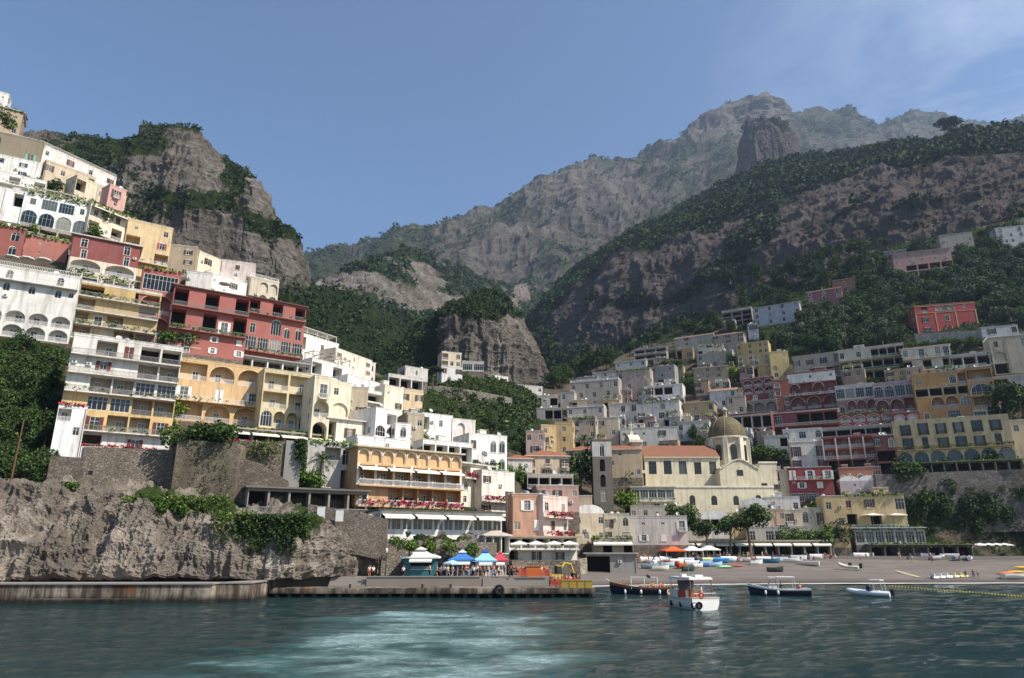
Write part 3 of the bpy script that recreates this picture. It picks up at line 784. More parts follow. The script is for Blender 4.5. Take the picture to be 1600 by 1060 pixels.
def facade(mb, T, W, zb, zt, spec, wall, par, shut, frame, lod, trim, D, info):
    floors = []
    for s in spec.split('|'):
        m = re.match(r'([A-Za-z.]*)', s); bays = m.group(1) or '.'; rest = s[m.end():]
        fl = dict(b=bays, wt=1.0, c=wall, f='', sh=shut)
        for tok, val in re.findall(r'([/=*~])([^/=*~]+)', rest):
            if tok == '/': fl['f'] = val
            elif tok == '=': fl['c'] = val
            elif tok == '*': fl['wt'] = float(val)
            else: fl['sh'] = val
        floors.append(fl)
    tot = sum(f['wt'] for f in floors); z1 = zt
    P = lambda x, y, z: T @ Vector((x, y, z))
    rz = T.to_euler().z
    for fl in floors:
        h = (zt - zb) * fl['wt'] / tot; z0 = z1 - h
        wm = stucco(fl['c']) if fl['c'] != 'stone' else stone()
        nb = len(fl['b']); bw = W / nb
        for i, ch in enumerate(fl['b']):
            x0, x1 = i * bw, (i + 1) * bw
            if ch not in BAY:
                mb.face([P(x0,0,z0), P(x1,0,z0), P(x1,0,z1), P(x0,0,z1)], wm); continue
            bwid, bh, sill, rec, arch, fill = BAY[ch]
            k = min(h / 3.2, 1.3)
            if fill == 'win' and par.get('omit') and nb > 2 and ru.random() < .05: 
                mb.face([P(x0,0,z0), P(x1,0,z0), P(x1,0,z1), P(x0,0,z1)], wm); continue
            if ch in REL: ow, oh = bw * bwid, h * bh; sill = sill * h if fill != 'glass' else (.12 * h if ch == 'G' else .1 * h)
            else:
                jw = ru.uniform(1.0, 1.25) * par.get('far', 1); ow, oh = min(bwid * jw * (k if k < 1 else k ** .5), bw * .74), min(bh * k * ru.uniform(.96, 1.12) * par.get('far', 1), h * .92 - sill * k); sill *= k
            rec = min(rec, D * .5)
            cx = (x0 + x1) / 2 + (ru.uniform(-.12, .12) * max(0, bw - ow) if fill == 'win' and ch != 'N' else 0); xa, xb = cx - ow/2, cx + ow/2; za, zc = z0 + sill, z0 + sill + oh
            zc = min(zc, z1 - .08)
            if arch:
                r = ow / 2; rise = min(r, (zc - za) * .55); zs = zc - rise; n = 10
                arc = [(cx + r * math.cos(a), zs + rise * math.sin(a)) for a in [math.pi * q / n for q in range(n + 1)]]
            else: arc = [(xb, zc), (xa, zc)]
            F_ = lambda a, b, c, d: mb.face([P(a[0],0,a[1]), P(b[0],0,b[1]), P(c[0],0,c[1]), P(d[0],0,d[1])], wm)
            F_((x0,z0),(xa,z0),(xa,z1),(x0,z1)); F_((xb,z0),(x1,z0),(x1,z1),(xb,z1))
            if za > z0 + 1e-3: F_((xa,z0),(xb,z0),(xb,za),(xa,za))
            for q in range(len(arc) - 1):
                a, b = arc[q], arc[q + 1]; F_((b[0],b[1]),(a[0],a[1]),(a[0],z1),(b[0],z1))
            out = [(xa, za), (xb, za)] + arc
            info.setdefault('holes', {}).setdefault(round(rz, 2), []).append((xa, xb, za, zc))
            if fill == 'win' and ch in 'wdDae' and par.get('surr') and lod:
                sm_ = stucco(par['surr']); e = .14
                for (ax, az, bx, bz) in ((xa-e, za-e*.9, xa, zc+e), (xb, za-e*.9, xb+e, zc+e), (xa, zc, xb, zc+e)) if not arch else ((xa-e, za, xa, zs), (xb, za, xb+e, zs)):
                    mb.box((ax, -.05, az), (bx, -.002, bz), sm_, T)
                if ch in 'wa': mb.box((xa-e-.05, -.12, za-.12), (xb+e+.05, -.003, za), sm_, T)
            rev = stucco(trim) if ch in 'aeHn' and trim else wm
            for q in range(len(out)):
                a, b = out[q], out[(q + 1) % len(out)]
                if (a[0]-b[0])**2 + (a[1]-b[1])**2 < 1e-8: continue
                mb.face([P(a[0],0,a[1]), P(a[0],rec,a[1]), P(b[0],rec,b[1]), P(b[0],0,b[1])], rev)
            if fill in ('log', 'open', 'niche'):
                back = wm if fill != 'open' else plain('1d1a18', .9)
                if fill == 'log' and par.get('logc'): back = stucco(par['logc'])
                if ch == 'b': back = stucco(par.get('logc') or fl['c'])
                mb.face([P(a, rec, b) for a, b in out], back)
            if trim and fill in ('log', 'open', 'niche') and arch:      # raised archivolt
                tm = stucco(trim); tw = .16
                for q in range(len(arc) - 1):
                    a, b = arc[q], arc[q+1]
                    ex = lambda p: (cx + (p[0]-cx) * (1 + tw / r), zs + (p[1]-zs) * (1 + tw / max(rise, .3)))
                    a2, b2 = ex(a), ex(b)
                    mb.face([P(a[0],-.05,a[1]),P(a2[0],-.05,a2[1]),P(b2[0],-.05,b2[1]),P(b[0],-.05,b[1])], tm)
                    mb.face([P(a2[0],-.05,a2[1]),P(a2[0],.02,a2[1]),P(b2[0],.02,b2[1]),P(b2[0],-.05,b2[1])], tm)
            if fill == 'win': info['win'].append((P(cx, rec - .08, za), rz, 'a' if arch else 'r', ow, zc - za, fl['sh'] if ch in 'wdD' else None, ch))
            elif fill == 'glass': info['win'].append((P(cx, rec - .06, za), rz, 'a' if arch else 'r', ow, zc - za, None, ch))
            elif fill == 'log':
                dh = min(2.2, (zc - za) * .78); dw = min(1.3, ow * .5)
                info['win'].append((P(cx + ow * random.choice((-.12, 0, .12)), rec - .07, za), rz, 'r', dw, dh, None, 'l'))
                info['rail'].append(([P(xa, .12, za), P(xb, .12, za)], h))
            if ch == 'D': info['balc'].append((P(cx - .95, 0, z0), P(cx + .95, 0, z0), .8, fl['f'], T))
        f = fl['f']
        if 'b' in f: info['balc'].append((P(.1, 0, z0), P(W - .1, 0, z0), 1.3, f, T))
        if 'B' in f: info['balc'].append((P(-.3, 0, z0), P(W + .3, 0, z0), 2.6, f, T))
        if 's' in f:
            tm = stucco(trim or WHITE)
            lo, hi = Vector((-.06, -.14, z1 - .22)), Vector((W + .06, -.003, z1 + .02)); mb.box(lo, hi, tm, T)
        if 'r' in f: info['awn'].append((T, W, z0 + h * .86, f))
        if 'q' in f:      # pilasters between bays
            tm = stucco(trim or WHITE)
            for i in range(nb + 1):
                x = min(max(i * bw, .2), W - .2); mb.box((x - .22, -.12, z0), (x + .22, -.003, z1), tm, T)
        z1 = z0
def dish_part(parent, loc, r=.5):
    m = MB(); g = plain('d8d6d0', .4); m.tube([(0,0,0),(0,0,.9)], .04, plain('777777'))
    m.lathe([(.01, 0), (r*.5, .05), (r*.85, .16), (r, .26)], g, 12)
    me = m.mesh('satellite_dish')
    for v in me.vertices:
        if (v.co.x**2 + v.co.y**2) > .003: y, z = v.co.y, v.co.z; v.co.y = y * .5 - z * .9; v.co.z = .9 + y * .85 + z * .4
    return link('satellite_dish', me, parent, loc)
def chimney_part(parent, loc, h=1.4, c='b9a48c'):
    m = MB(); s = stucco(c); m.box((-.35,-.3,-.5),(.35,.3,h), s); m.box((-.45,-.4,h),(.45,.4,h+.12), s)
    m.box((-.3,-.25,h+.12),(-.2,.25,h+.5), s); m.box((.2,-.25,h+.12),(.3,.25,h+.5), s); m.box((-.45,-.4,h+.5),(.45,.4,h+.6), tiles())
    return m.build('chimney', parent, loc=loc)
def pergola_part(parent, x0, x1, y0, y1, z, h=2.5, vines=True, c='cfc8bc', mat=None):
    m = MB(); s = plain(c, .7); n = max(1, int((x1 - x0) / 3))
    for i in range(n + 1):
        x = x0 + (x1 - x0) * i / n
        for y in (y0, y1): m.box((x - .08, y - .08, z), (x + .08, y + .08, z + h), s)
        m.box((x - .05, y0 - .3, z + h), (x + .05, y1 + .3, z + h + .14), s)
    for y in (y0, y1): m.box((x0 - .3, y - .06, z + h + .14), (x1 + .3, y + .06, z + h + .24), s)
    k = max(3, int((y1 - y0) / .7))
    for i in range(k + 1):
        y = y0 + (y1 - y0) * i / k; m.box((x0 - .2, y - .03, z + h + .24), (x1 + .2, y + .03, z + h + .3), s)
    o = m.build('pergola', parent)
    if vines:
        v = MB(); leaf_patch(v, (x0 - .3, y0 - .3, z + h + .15), (x1 + .3, y1 + .2, z + h + .65), int((x1 - x0) * (y1 - y0) * 4) + 40, .28, mat or LEAF_VINE)
        v.build('vine', o)
    return o
LEAF_VINE = leaf('4b5f22', '647a2c', '8b9a45')
ALLH = []; FAC = []
def house(label, pxL, pxR, top, base, spec, wall=WHITE, yaw=None, Y=None, dp=9, L='', Rr='', roof='flat', ex='', sh='5b4636', fr='d9d4ca', trim=None, cat='house', name='house', lod=1, found=5, logc=None, rail='e2ded6', group=None, roofc=None, par=.5, Yoff=0):
    if yaw is None:
        yaw = float(np.interp(pxL, [0, 500, 700, 850, 1000, 1200, 1400, 1600], [52, 52, 58, 90, 112, 120, 124, 120]))
    if Y is None: Y = townY(pxL, base) + Yoff
    a = R(yaw); dx, dy = math.sin(a), math.cos(a)
    P0 = at(pxL, base, Y); q = P0.z - CH
    u = (pxR - 800) / F
    Lw = (u * (P0.y * ct + q * st) - P0.x) / (dx - u * dy * ct)
    h = ground_y(P0.y, top) - P0.z
    if not (.5 < Lw < 120): print('HOUSE?', label, Lw, h); Lw = min(max(Lw, 3), 60)
    root = empty(name, P0, math.atan2(dy, dx), label, cat, group)
    W, Dp = Lw, dp
    info = dict(win=[], rail=[], balc=[], awn=[])
    mb = MB(); wm = stucco(wall) if wall != 'stone' else stone()
    def refine(sp, Wd):
        out = []; fl_ = sp.split('|'); wts = [float(re.search(r'\*([\d.]+)', f).group(1)) if '*' in f else 1.0 for f in fl_]
        for f, wt in zip(fl_, wts):
            hf = h * wt / sum(wts); m_ = re.match(r'[A-Za-z.]*', f); b_ = m_.group(0) or '.'; rest = f[m_.end():]
            simple = all(c in '.wvsdDaeob' for c in b_); lim = 4.7 if simple else 6.0
            k = max(1, round(hf / 3.4)) if hf > lim else 1
            if simple and Wd / len(b_) > 5.2 and b_.strip('.'): b_ = ''.join(c + ru.choice('..vsw') if c != '.' else ru.choice(['.', '.v', 's.', '..']) for c in b_)
            rest0 = re.sub(r'\*[\d.]+', '', rest)
            for i in range(k):
                bb = b_ if i == 0 else ''.join(ru.choice([c, c, c, '.', 'v']) if c in 'wvsd.' else c for c in b_)
                fl2 = rest0 if i == 0 or not simple else re.sub(r'/[A-Za-z]+', '', rest0)
                out.append(bb + '*%.3f' % (wt / k) + fl2)
        return '|'.join(out)
    if name == 'house': spec = refine(spec, W)
    I = Matrix.Identity(4); pr = dict(logc=logc, surr=ru.choice(['e9e4da', 'd9d2c4', None, 'c9bfae', 'e9e4da']), omit=True, far=1.35 if P0.y > 265 else 1.15 if P0.y > 200 else 1.0)
    facade(mb, I, W, 0, h, spec, wall, pr, sh, fr, lod, trim, Dp, info)
    TL = Matrix.Translation((0, Dp, 0)) @ Matrix.Rotation(-math.pi/2, 4, 'Z'); TR = Matrix.Translation((W, 0, 0)) @ Matrix.Rotation(math.pi/2, 4, 'Z')
    nfl = spec.count('|') + 1
    nfl = max(1, round(h / 3.3))
    if not L: L = '|'.join(ru.choice(['.v', 'v.', '..', '.s', '.w']) for _ in range(nfl))
    if not Rr: Rr = '|'.join(ru.choice(['.v', 'v.', '..', '.w', 'w.']) for _ in range(nfl))
    for T, sp in ((TL, L), (TR, Rr)):
        facade(mb, T, Dp, 0, h, sp or '.', wall, pr, sh, fr, lod, trim, W, info)
    mb.face([(W,Dp,0),(0,Dp,0),(0,Dp,h),(W,Dp,h)], wm)
    if found:
        fm = stone() if found > 2 else wm
        mb.face([(0,0,-found),(W,0,-found),(W,0,0),(0,0,0)], fm); mb.face([(0,Dp,-found),(0,0,-found),(0,0,0),(0,Dp,0)], fm)
        mb.face([(W,0,-found),(W,Dp,-found),(W,Dp,0),(W,0,0)], fm)
    if roof == 'flat':
        pass
    mb.build('wall', root)
    rb = MB(); rm = plain(roofc or 'b5aca0', .9)
    if roof == 'flat':
        rb.face([(0,0,h),(W,0,h),(W,Dp,h),(0,Dp,h)], rm)
        t = .25; pm = stucco(wall if wall != 'stone' else 'b9a890')
        rb.box((-.04,-.05,h),(W+.04,t,h+par), pm); rb.box((-.04,t,h),(t,Dp,h+par), pm); rb.box((W-t,t,h),(W+.04,Dp,h+par), pm); rb.box((t,Dp-t,h),(W-t,Dp,h+par), pm)
        rb.box((-.12,-.13,h+par),(W+.12,t+.05,h+par+.1), stucco(trim or WHITE)); rb.box((-.12,t+.05,h+par),(t,Dp,h+par+.1), stucco(trim or WHITE)); rb.box((W-t,t+.05,h+par),(W+.12,Dp,h+par+.1), stucco(trim or WHITE))
    elif roof == 'slab':
        rb.box((-.5,-.6,h),(W+.5,Dp,h+.28), stucco(roofc or 'c9bfb0'))
    elif roof in ('hip', 'gable', 'shed'):
        tm = tiles(roofc or 'a05a3c'); o = .45; r = .22 * min(W, Dp)
        if roof == 'hip':
            i = min(W, Dp) / 2; A, B, C_, D_ = (-o,-o,h),(W+o,-o,h),(W+o,Dp+o,h),(-o,Dp+o,h)
            if W >= Dp: E, G_ = (i, Dp/2, h+r), (W-i, Dp/2, h+r)
            else: E, G_ = (W/2, i, h+r), (W/2, Dp-i, h+r)
            if W >= Dp: fs = [(A,B,G_,E),(B,C_,G_),(C_,D_,E,G_),(D_,A,E)]
            else: fs = [(A,B,E),(B,C_,G_,E),(C_,D_,G_),(D_,A,E,G_)]
        elif roof == 'gable':
            A,B,C_,D_ = (-o,-o,h-.1),(W+o,-o,h-.1),(W+o,Dp+o,h-.1),(-o,Dp+o,h-.1); E,G_=(-o,Dp/2,h+r),(W+o,Dp/2,h+r)
            fs = [(A,B,G_,E),(C_,D_,E,G_)]
            rb.face([(0,0,h),(0,Dp,h),(0,Dp/2,h+r-.05)], wm); rb.face([(W,0,h),(W,Dp,h),(W,Dp/2,h+r-.05)], wm)
        else:
            A,B,C_,D_ = (-o,-o,h),(W+o,-o,h),(W+o,Dp+o,h+r*1.3),(-o,Dp+o,h+r*1.3); fs=[(A,B,C_,D_)]
            rb.face([(0,0,h),(0,Dp,h),(0,Dp,h+r*1.25)], wm); rb.face([(W,0,h),(W,Dp,h),(W,Dp,h+r*1.25)], wm)
        for f_ in fs: rb.face(f_, tm)
        rb.face([(-o,-o,h-.12),(W+o,-o,h-.12),(W+o,Dp+o,h-.12),(-o,Dp+o,h-.12)][::-1], stucco(trim or WHITE))
        for f_ in (((-o,-o),(W+o,-o)),((-o,Dp+o),(-o,-o)),((W+o,-o),(W+o,Dp+o))):
            (ax,ay),(bx,by) = f_; rb.face([(ax,ay,h-.12),(bx,by,h-.12),(bx,by,h+.0),(ax,ay,h+.0)], stucco(trim or WHITE))
    elif roof.startswith('vault'):
        n = int(roof[5:] or 2); wv = W / n; rm2 = stucco(roofc or WHITE)
        for i in range(n):
            prof = [(i*wv + wv/2 - wv/2*math.cos(math.pi*k/10), .28*wv*math.sin(math.pi*k/10)) for k in range(11)]
            rb.grid([[(x, 0, h+z) for x, z in prof], [(x, Dp, h+z) for x, z in prof]], rm2)
            rb.face([(x, -.001, h+z) for x, z in prof], rm2); rb.face([(x, Dp, h+z) for x, z in prof], rm2)
    ro = rb.build('roof', root)
    # openings
    for loc, rz, kind, w, hh, shc, ch in info['win']:
        fm_, pm_ = win_meshes(kind, w, hh, fr)
        o = link('door' if ch in 'dDle' else 'window', fm_, root, loc, rz)
        link('pane', pm_, o)
        if shc and shc != '-' and lod:
            sw = min(w * .5, .62); sm = shutter_mesh(sw, hh, shc)
            if random.random() < .8:
                link('shutter', sm, o, (-w/2 - sw, -.12, 0)); link('shutter', sm, o, (w/2, -.12, 0))
            else:
                link('shutter', sm, o, (-w/2, -.06, 0)); link('shutter', sm, o, (w/2 - sw, -.06, 0))
    rmat = plain(rail, .5)
    if info['rail'] and lod:
        for pts, hh in info['rail']:
            m = MB(); railing_mb(m, pts, min(1.0, hh * .32), rmat, .2, .05); m.build('railing', root)
    for a_, b_, dpt, fl, T in info['balc']:
        d = (b_ - a_); Lb = d.length; d.normalize(); nrm = Vector((d.y, -d.x, 0)) * dpt
        m = MB(); z = Vector((0, 0, 1)); sm_ = stucco(wall if wall != 'stone' else 'b9a890') if 'B' not in fl else stucco('cfc6b8')
        A, B, C_, D_ = a_ + nrm, b_ + nrm, b_, a_
        lo = [p - z * .2 for p in (A, B, C_, D_)]; hi = [p + z * .02 for p in (A, B, C_, D_)]
        m.face(hi, sm_); m.face(lo[::-1], sm_)
        for i in range(4): m.face([lo[i], lo[(i+1)%4], hi[(i+1)%4], hi[i]], sm_)
        bo = m.build('balcony', root)
        k = MB(); e = d * .06 - nrm.normalized() * .06
        railing_mb(k, [D_ + e*.0 + d*.06, A + d*.06 - nrm.normalized()*.06, B - d*.06 - nrm.normalized()*.06, C_ - d*.06], 1.0, rmat, .22, .045 if lod else .08)
        k.build('railing', bo)
        if not ('f' in fl or 'F' in fl) and Lb > 3 and ru.random() < .55: fl = fl + 'p'
        if 'f' in fl or 'F' in fl or 'p' in fl:
            v = MB(); c0 = A + z * .1; n_ = int(Lb * (9 if 'f' in fl else 4 if 'F' in fl else 1.3))
            fmx = flowers('b8284c') if 'f' in fl else LEAF_VINE
            for _ in range(n_):
                p = A + d * random.uniform(0, Lb) + z * random.uniform(.15, 1.0) + nrm.normalized() * random.uniform(-.15, .25)
                leaf_patch(v, p - Vector((.25,.25,.15)), p + Vector((.25,.25,.15)), 5, .16, fmx)
            v.build('flowers' if 'f' in fl else 'plants', bo)
        if 'c' in fl:   # columns carrying the balcony above
            cm = stucco(trim or WHITE); m = MB()
            n_ = max(1, int(Lb / 3.6))
            for i in range(n_ + 1):
                p = A + d * (Lb * i / n_) - nrm.normalized() * .2; p = p + d * (.15 if i == 0 else -.15 if i == n_ else 0)
                m.box((p.x - .13, p.y - .13, p.z), (p.x + .13, p.y + .13, p.z + 2.75), cm)
            m.build('column', bo)
    for T, Wf, z, f in info['awn']:
        m = MB(); am = plain('e4ddcd' if 'o' not in f else 'd9a55a', .8)
        n_ = max(1, int(Wf / 5))
        for i in range(n_):
            x0, x1 = Wf * i / n_ + .25, Wf * (i + 1) / n_ - .25
            q = [T @ Vector(p) for p in ((x0, -.02, z), (x1, -.02, z), (x1, -1.9, z - .55), (x0, -1.9, z - .55), (x1, -1.9, z - .8), (x0, -1.9, z - .8))]
            m.face([q[0], q[1], q[2], q[3]], am); m.face([q[3], q[2], q[4], q[5]], am)
            up = Vector((0, 0, .04)); m.face([p + up for p in (q[0], q[1], q[2], q[3])], am)
        m.build('awning', root)
    # pipes, air conditioners, cables
    if lod and W > 4 and name == 'house':
        m = MB(); pm_ = plain(ru.choice(['7a7268', '8f8577', '6a5a4c']), .7)
        hol = info.get('holes', {}).get(0.0, [])
        free = lambda xa, xb, za, zb: not any(xa < q[1] and xb > q[0] and za < q[3] and zb > q[2] for q in hol)
        c_ = 0
        for x in [.18, W - .18] + [W * ru.uniform(.2, .8) for _ in range(4)]:
            if free(x - .15, x + .15, 0, h) and not info['balc']: m.tube([(x, -.1, h - .05), (x, -.1, .05)], .055, pm_, 5, False); c_ += 1
            if c_: break
        if c_: m.build('drainpipe', root)
        for _ in range(ru.choice((0, 1, 1, 2, 3))):
            x, z = ru.uniform(.8, W - .8), h * ru.uniform(.2, .85)
            if not free(x - .6, x + .6, z - .15, z + .75): continue
            m = MB(); m.box((-.42, -.36, 0), (.42, -.04, .6), plain('d5d2ca', .5)); m.box((-.3, -.365, .08), (.12, -.36, .52), plain('55534f', .6)); m.build('air_conditioner', root, loc=(x, 0, z))
        if roof == 'flat':
            for _ in range(ru.choice((1, 2, 2, 3))):
                x, y = ru.uniform(.8, W - .8), ru.uniform(1.0, max(1.3, Dp - 1.5)); m = MB(); q = ru.random()
                if q < .35: m.lathe([(.02, 0), (.5, 0), (.5, 1.1), (.3, 1.25), (.02, 1.28)], plain(ru.choice(['cfccc4', '8a8f92', 'b9b3a6']), .5), 10); m.build('water_tank', ro, loc=(x, y, h))
                elif q < .6: m.tube([(0, 0, 0), (0, 0, ru.uniform(2, 3.4))], .045, plain('5a5a5a', .5), 4); m.build('aerial', ro, loc=(x, y, h))
                elif q < .8: dish_part(ro, (x, max(.6, y * .5), h + .3), .55)
                else: m.box((-.9, -.7, 0), (.9, .9, 1.9), stucco(wall if wall != 'stone' else WHITE)); m.box((-1.0, -.8, 1.9), (1.0, 1.0, 2.05), stucco(WHITE)); m.build('stair_house', ro, loc=(min(max(x, 1.1), max(1.1, W - 1.1)), min(y + 1, Dp - 1.1), h))
    # roof furniture
    hh = h + (par if roof == 'flat' else 0)
    for i, e in enumerate(ex):
        rx = W * ((i * .37 + .23) % .8 + .1)
        if e == 'c': chimney_part(ro, (rx, Dp * .6, hh + (.3 if roof != 'flat' else -.3)), random.uniform(.8, 1.5), random.choice(['cdbfa8', 'b9a48c', WHITE]))
        elif e == 'd': dish_part(ro, (rx, 1.0, hh))
        elif e == 'r':
            m = MB(); railing_mb(m, [(.1, Dp - .3, hh + .1), (.1, .1, hh + .1), (W - .1, .1, hh + .1), (W - .1, Dp - .3, hh + .1)], 1.0, rmat, .3, .045); m.build('railing', ro)
        elif e == 'p': pergola_part(ro, .6, W - .6, .6, min(4.0, Dp - .5), h, 2.5, True)
        elif e == 'P': pergola_part(ro, .6, W - .6, .6, min(4.0, Dp - .5), h, 2.5, False)
        elif e == 'v':
            v = MB(); leaf_patch(v, (0, -.5, hh - .5), (W, .5, hh + .5), int(W * 14), .28, LEAF_VINE); v.build('plants', ro)
        elif e == 'f':
            v = MB(); leaf_patch(v, (0, -.3, hh - .1), (W, .3, hh + .4), int(W * 22), .2, flowers()); v.build('flowers', ro)
        elif e == 'b':   # small rooftop room
            m = MB(); s = stucco(wall if wall != 'stone' else WHITE); bw = min(4, W * .4); m.box((rx - bw/2, Dp*.4, h), (rx + bw/2, Dp - .4, h + 2.6), s); m.box((rx - bw/2 - .15, Dp*.4 - .15, h + 2.6), (rx + bw/2 + .15, Dp - .25, h + 2.75), stucco(WHITE)); m.box((rx - .45, Dp*.4 - .03, h + .1), (rx + .45, Dp*.4 - .002, h + 2.1), plain('4a4038')); m.build('stair_house', ro)
        elif e == 'a':
            m = MB(); am = plain('6a6a6a', .5)
            m.tube([(rx, Dp*.5, h), (rx, Dp*.5, h + 3.2)], .035, am, 4)
            for kz in (2.3, 2.7, 3.1): m.tube([(rx - .5, Dp*.5, h + kz), (rx + .5, Dp*.5, h + kz)], .025, am, 4)
            m.build('aerial', ro)
    ALLH.append((label, pxL, pxR, top, base)); FAC.append((P0.copy(), dx, dy, Lw, h, pxL, pxR)); return root
# ---------------------------------------------------------------- walls
def wall_thing(label, pts, tops, Y, th=.8, mat=None, name='stone_wall', cat='wall', down=4, cap=None):
    """retaining wall through sight lines pts=[(px,pyBase)], tops=[pyTop]"""
    mb = MB(); mat = mat or stone(); base = []; top = []
    for (px, py), pt, y in zip(pts, tops, Y):
        b = at(px, py, y); t = Vector((b.x, b.y, ground_y(b.y, pt))); base.append(b - Vector((0,0,down))); top.append(t)
    o = base[0].copy(); o.z += down
    root = MB(); n = len(base); back = Vector((0, th, 0))
    for i in range(n - 1):
        k = max(1, int((base[i+1] - base[i]).length / 3))
        a, b, c, d = base[i]-o, base[i+1]-o, top[i+1]-o, top[i]-o
        root.face([a, b, c, d], mat); root.face([d, c, c + back, d + back], cap or mat); root.face([b + back, a + back, d + back, c + back], mat)
    root.face([base[0]-o + back, base[0]-o, top[0]-o, top[0]-o + back], mat); root.face([base[-1]-o, base[-1]-o + back, top[-1]-o + back, top[-1]-o], mat)
    w = root.build(name, None, loc=o); tag(w, label, cat)
    for i in range(n - 1):
        a, b = base[i] + Vector((0,0,down)), base[i+1] + Vector((0,0,down)); d = (b - a); L2 = Vector((d.x, d.y)).length; FAC.append((a, d.x / L2, d.y / L2, L2, top[i].z - a.z, pts[i][0], pts[i+1][0]))
    return w
# ---------------------------------------------------------------- plants
def crown_mesh(name, blobs_, nleaf, size, mat, seed=0, flat=1.0):
    rg = np.random.default_rng(seed); out = []
    tot = sum(b[3] ** 2 for b in blobs_)
    for (x, y, z, r) in blobs_:
        k = max(8, int(nleaf * r * r / tot))
        c = clump(rg, k, size / r, flat); c = c * r; c[..., 2] -= r * .5; c = c + np.array([x, y, z]); out.append(c.reshape(-1, 3))
    V = np.concatenate(out); return np_mesh(name, V, np.arange(len(V)).reshape(-1, 4), mat, False)
BARK = plain('5a4838', .95); BARK2 = plain('6e5f50', .95)
def trunk_mesh(name, h, r, lean=0, limbs=(), mat=None):
    m = MB(); m.tube([(0,0,-.6),(lean*.3,0,h*.4),(lean,lean*.2,h)], [r*1.2, r*.85, r*.5], mat or BARK, 7)
    for (z, x, y, zz) in limbs: m.tube([(lean*z/h, 0, z), (lean*z/h + x*.5, y*.5, z + (zz-z)*.6), (lean*z/h + x, y, zz)], [r*.5, r*.35, r*.15], mat or BARK, 5)
    return m.mesh(name)
def tree_proto(kind, seed, mat=None):
    rg = random.Random(seed)
    if kind == 'round':
        bl = [(rg.uniform(-1.6,1.6), rg.uniform(-1.6,1.6), rg.uniform(2.6,5.6), rg.uniform(1.0,1.9)) for _ in range(11)]
        return trunk_mesh('trunk', 3.6, .28, rg.uniform(-.4,.4), [(2.2,1.1,.3,4.2),(2.4,-1.0,-.5,4.4),(2.8,.2,-1,4.8)]), crown_mesh('crown', bl, 1150, .21, mat or leaf('2f4120', '3d5029', '51633a'), seed)
    if kind == 'olive':
        bl = [(rg.uniform(-1.7,1.7), rg.uniform(-1.7,1.7), rg.uniform(2.0,4.4), rg.uniform(.9,1.6)) for _ in range(9)]
        return trunk_mesh('trunk', 2.8, .3, rg.uniform(-.5,.5), [(1.6,1.1,.3,3.4),(1.4,-1.0,-.5,3.2)], BARK2), crown_mesh('crown', bl, 1050, .19, mat or leaf('404b33', '525e42', '68734f'), seed)
    if kind == 'cypress':
        bl = [(rg.uniform(-.15,.15), rg.uniform(-.15,.15), .9 + i*.75, .75*(1 - abs(i - 3)/11) * (1 if i < 9 else .55)) for i in range(11)]
        return trunk_mesh('trunk', 6, .16), crown_mesh('crown', bl, 620, .2, leaf('1b2a16', '26381c', '3a4a28'), seed, 1.2)
    if kind == 'beachpine':
        bl = [(rg.uniform(-2.5,2.5), rg.uniform(-1.8,1.8), rg.uniform(5.8,8.6), rg.uniform(.9,1.6)) for _ in range(16)]
        return trunk_mesh('trunk', 6.4, .26, .5, [(4.2,1.8,.3,6.6),(4.4,-1.9,-.4,6.8),(5,1.0,.8,7.6),(4.6,-.9,.7,7.4)], BARK2), crown_mesh('crown', bl, 2600, .17, leaf('31421f', '46582a', '62723a'), seed, .75)
    if kind == 'umbrella':
        bl = [(5.2*math.cos(a)*rr, 4*math.sin(a)*rr, 9.4 + rg.uniform(-.4,.7) - rr*.7, rg.uniform(1.3,2.0)) for a, rr in [(rg.uniform(0,6.28), rg.uniform(0,1)**.5) for _ in range(22)]]
        return trunk_mesh('trunk', 8.8, .4, .3, [(6,3.2,.3,9),(6,-3.0,-.4,9),(6.5,1.0,2,9.2),(6.5,-.9,-2,9.2)]), crown_mesh('crown', bl, 2200, .27, leaf('1e2a17', '2c3a20', '44522c'), seed, .45)
    if kind == 'shrub':
        bl = [(rg.uniform(-.7,.7), rg.uniform(-.5,.5), rg.uniform(.3,1.0), rg.uniform(.5,.8)) for _ in range(5)]
        return trunk_mesh('trunk', .7, .08), crown_mesh('crown', bl, 420, .12, mat or leaf('354a1c', '4d6628', '7c8f40'), seed)
    if kind == 'bush':
        bl = [(rg.uniform(-1.6,1.6), rg.uniform(-.7,.7), rg.uniform(.4,1.5), rg.uniform(.6,1.0)) for _ in range(8)]
        return trunk_mesh('trunk', .9, .12), crown_mesh('crown', bl, 800, .13, mat or leaf('31461a', '466026', '6f843a'), seed)
    if kind == 'palm':
        tr = MB(); tr.tube([(0,0,-.5),(.15,0,2.5),(.3,0,5)], [.26,.2,.17], BARK2, 8)
        cr = MB(); g = leaf('39502a', '4d6636', '73854a')
        for i in range(26):
            a = i * 2.4; el = rg.uniform(-.5, 1.1); d = Vector((math.cos(a)*math.cos(el), math.sin(a)*math.cos(el), math.sin(el))); s = Vector((-math.sin(a), math.cos(a), 0))
            pr = Vector((.3,0,5)); 
            for k in range(6):
                nx_ = pr + d * .42 + Vector((0,0,-.04*k*k*.5)); wq = .32 * (1 - abs(k - 2) / 5)
                cr.face([pr - s*wq, nx_ - s*wq*.8, nx_ - Vector((0,0,.12))], g); cr.face([pr + s*wq, nx_ + s*wq*.8, nx_ - Vector((0,0,.12))], g); cr.face([pr - s*.05, nx_ - s*.05, nx_ + s*.05, pr + s*.05], g)
                pr = nx_
        return tr.mesh('trunk'), cr.mesh('crown')
_tp_ = {}
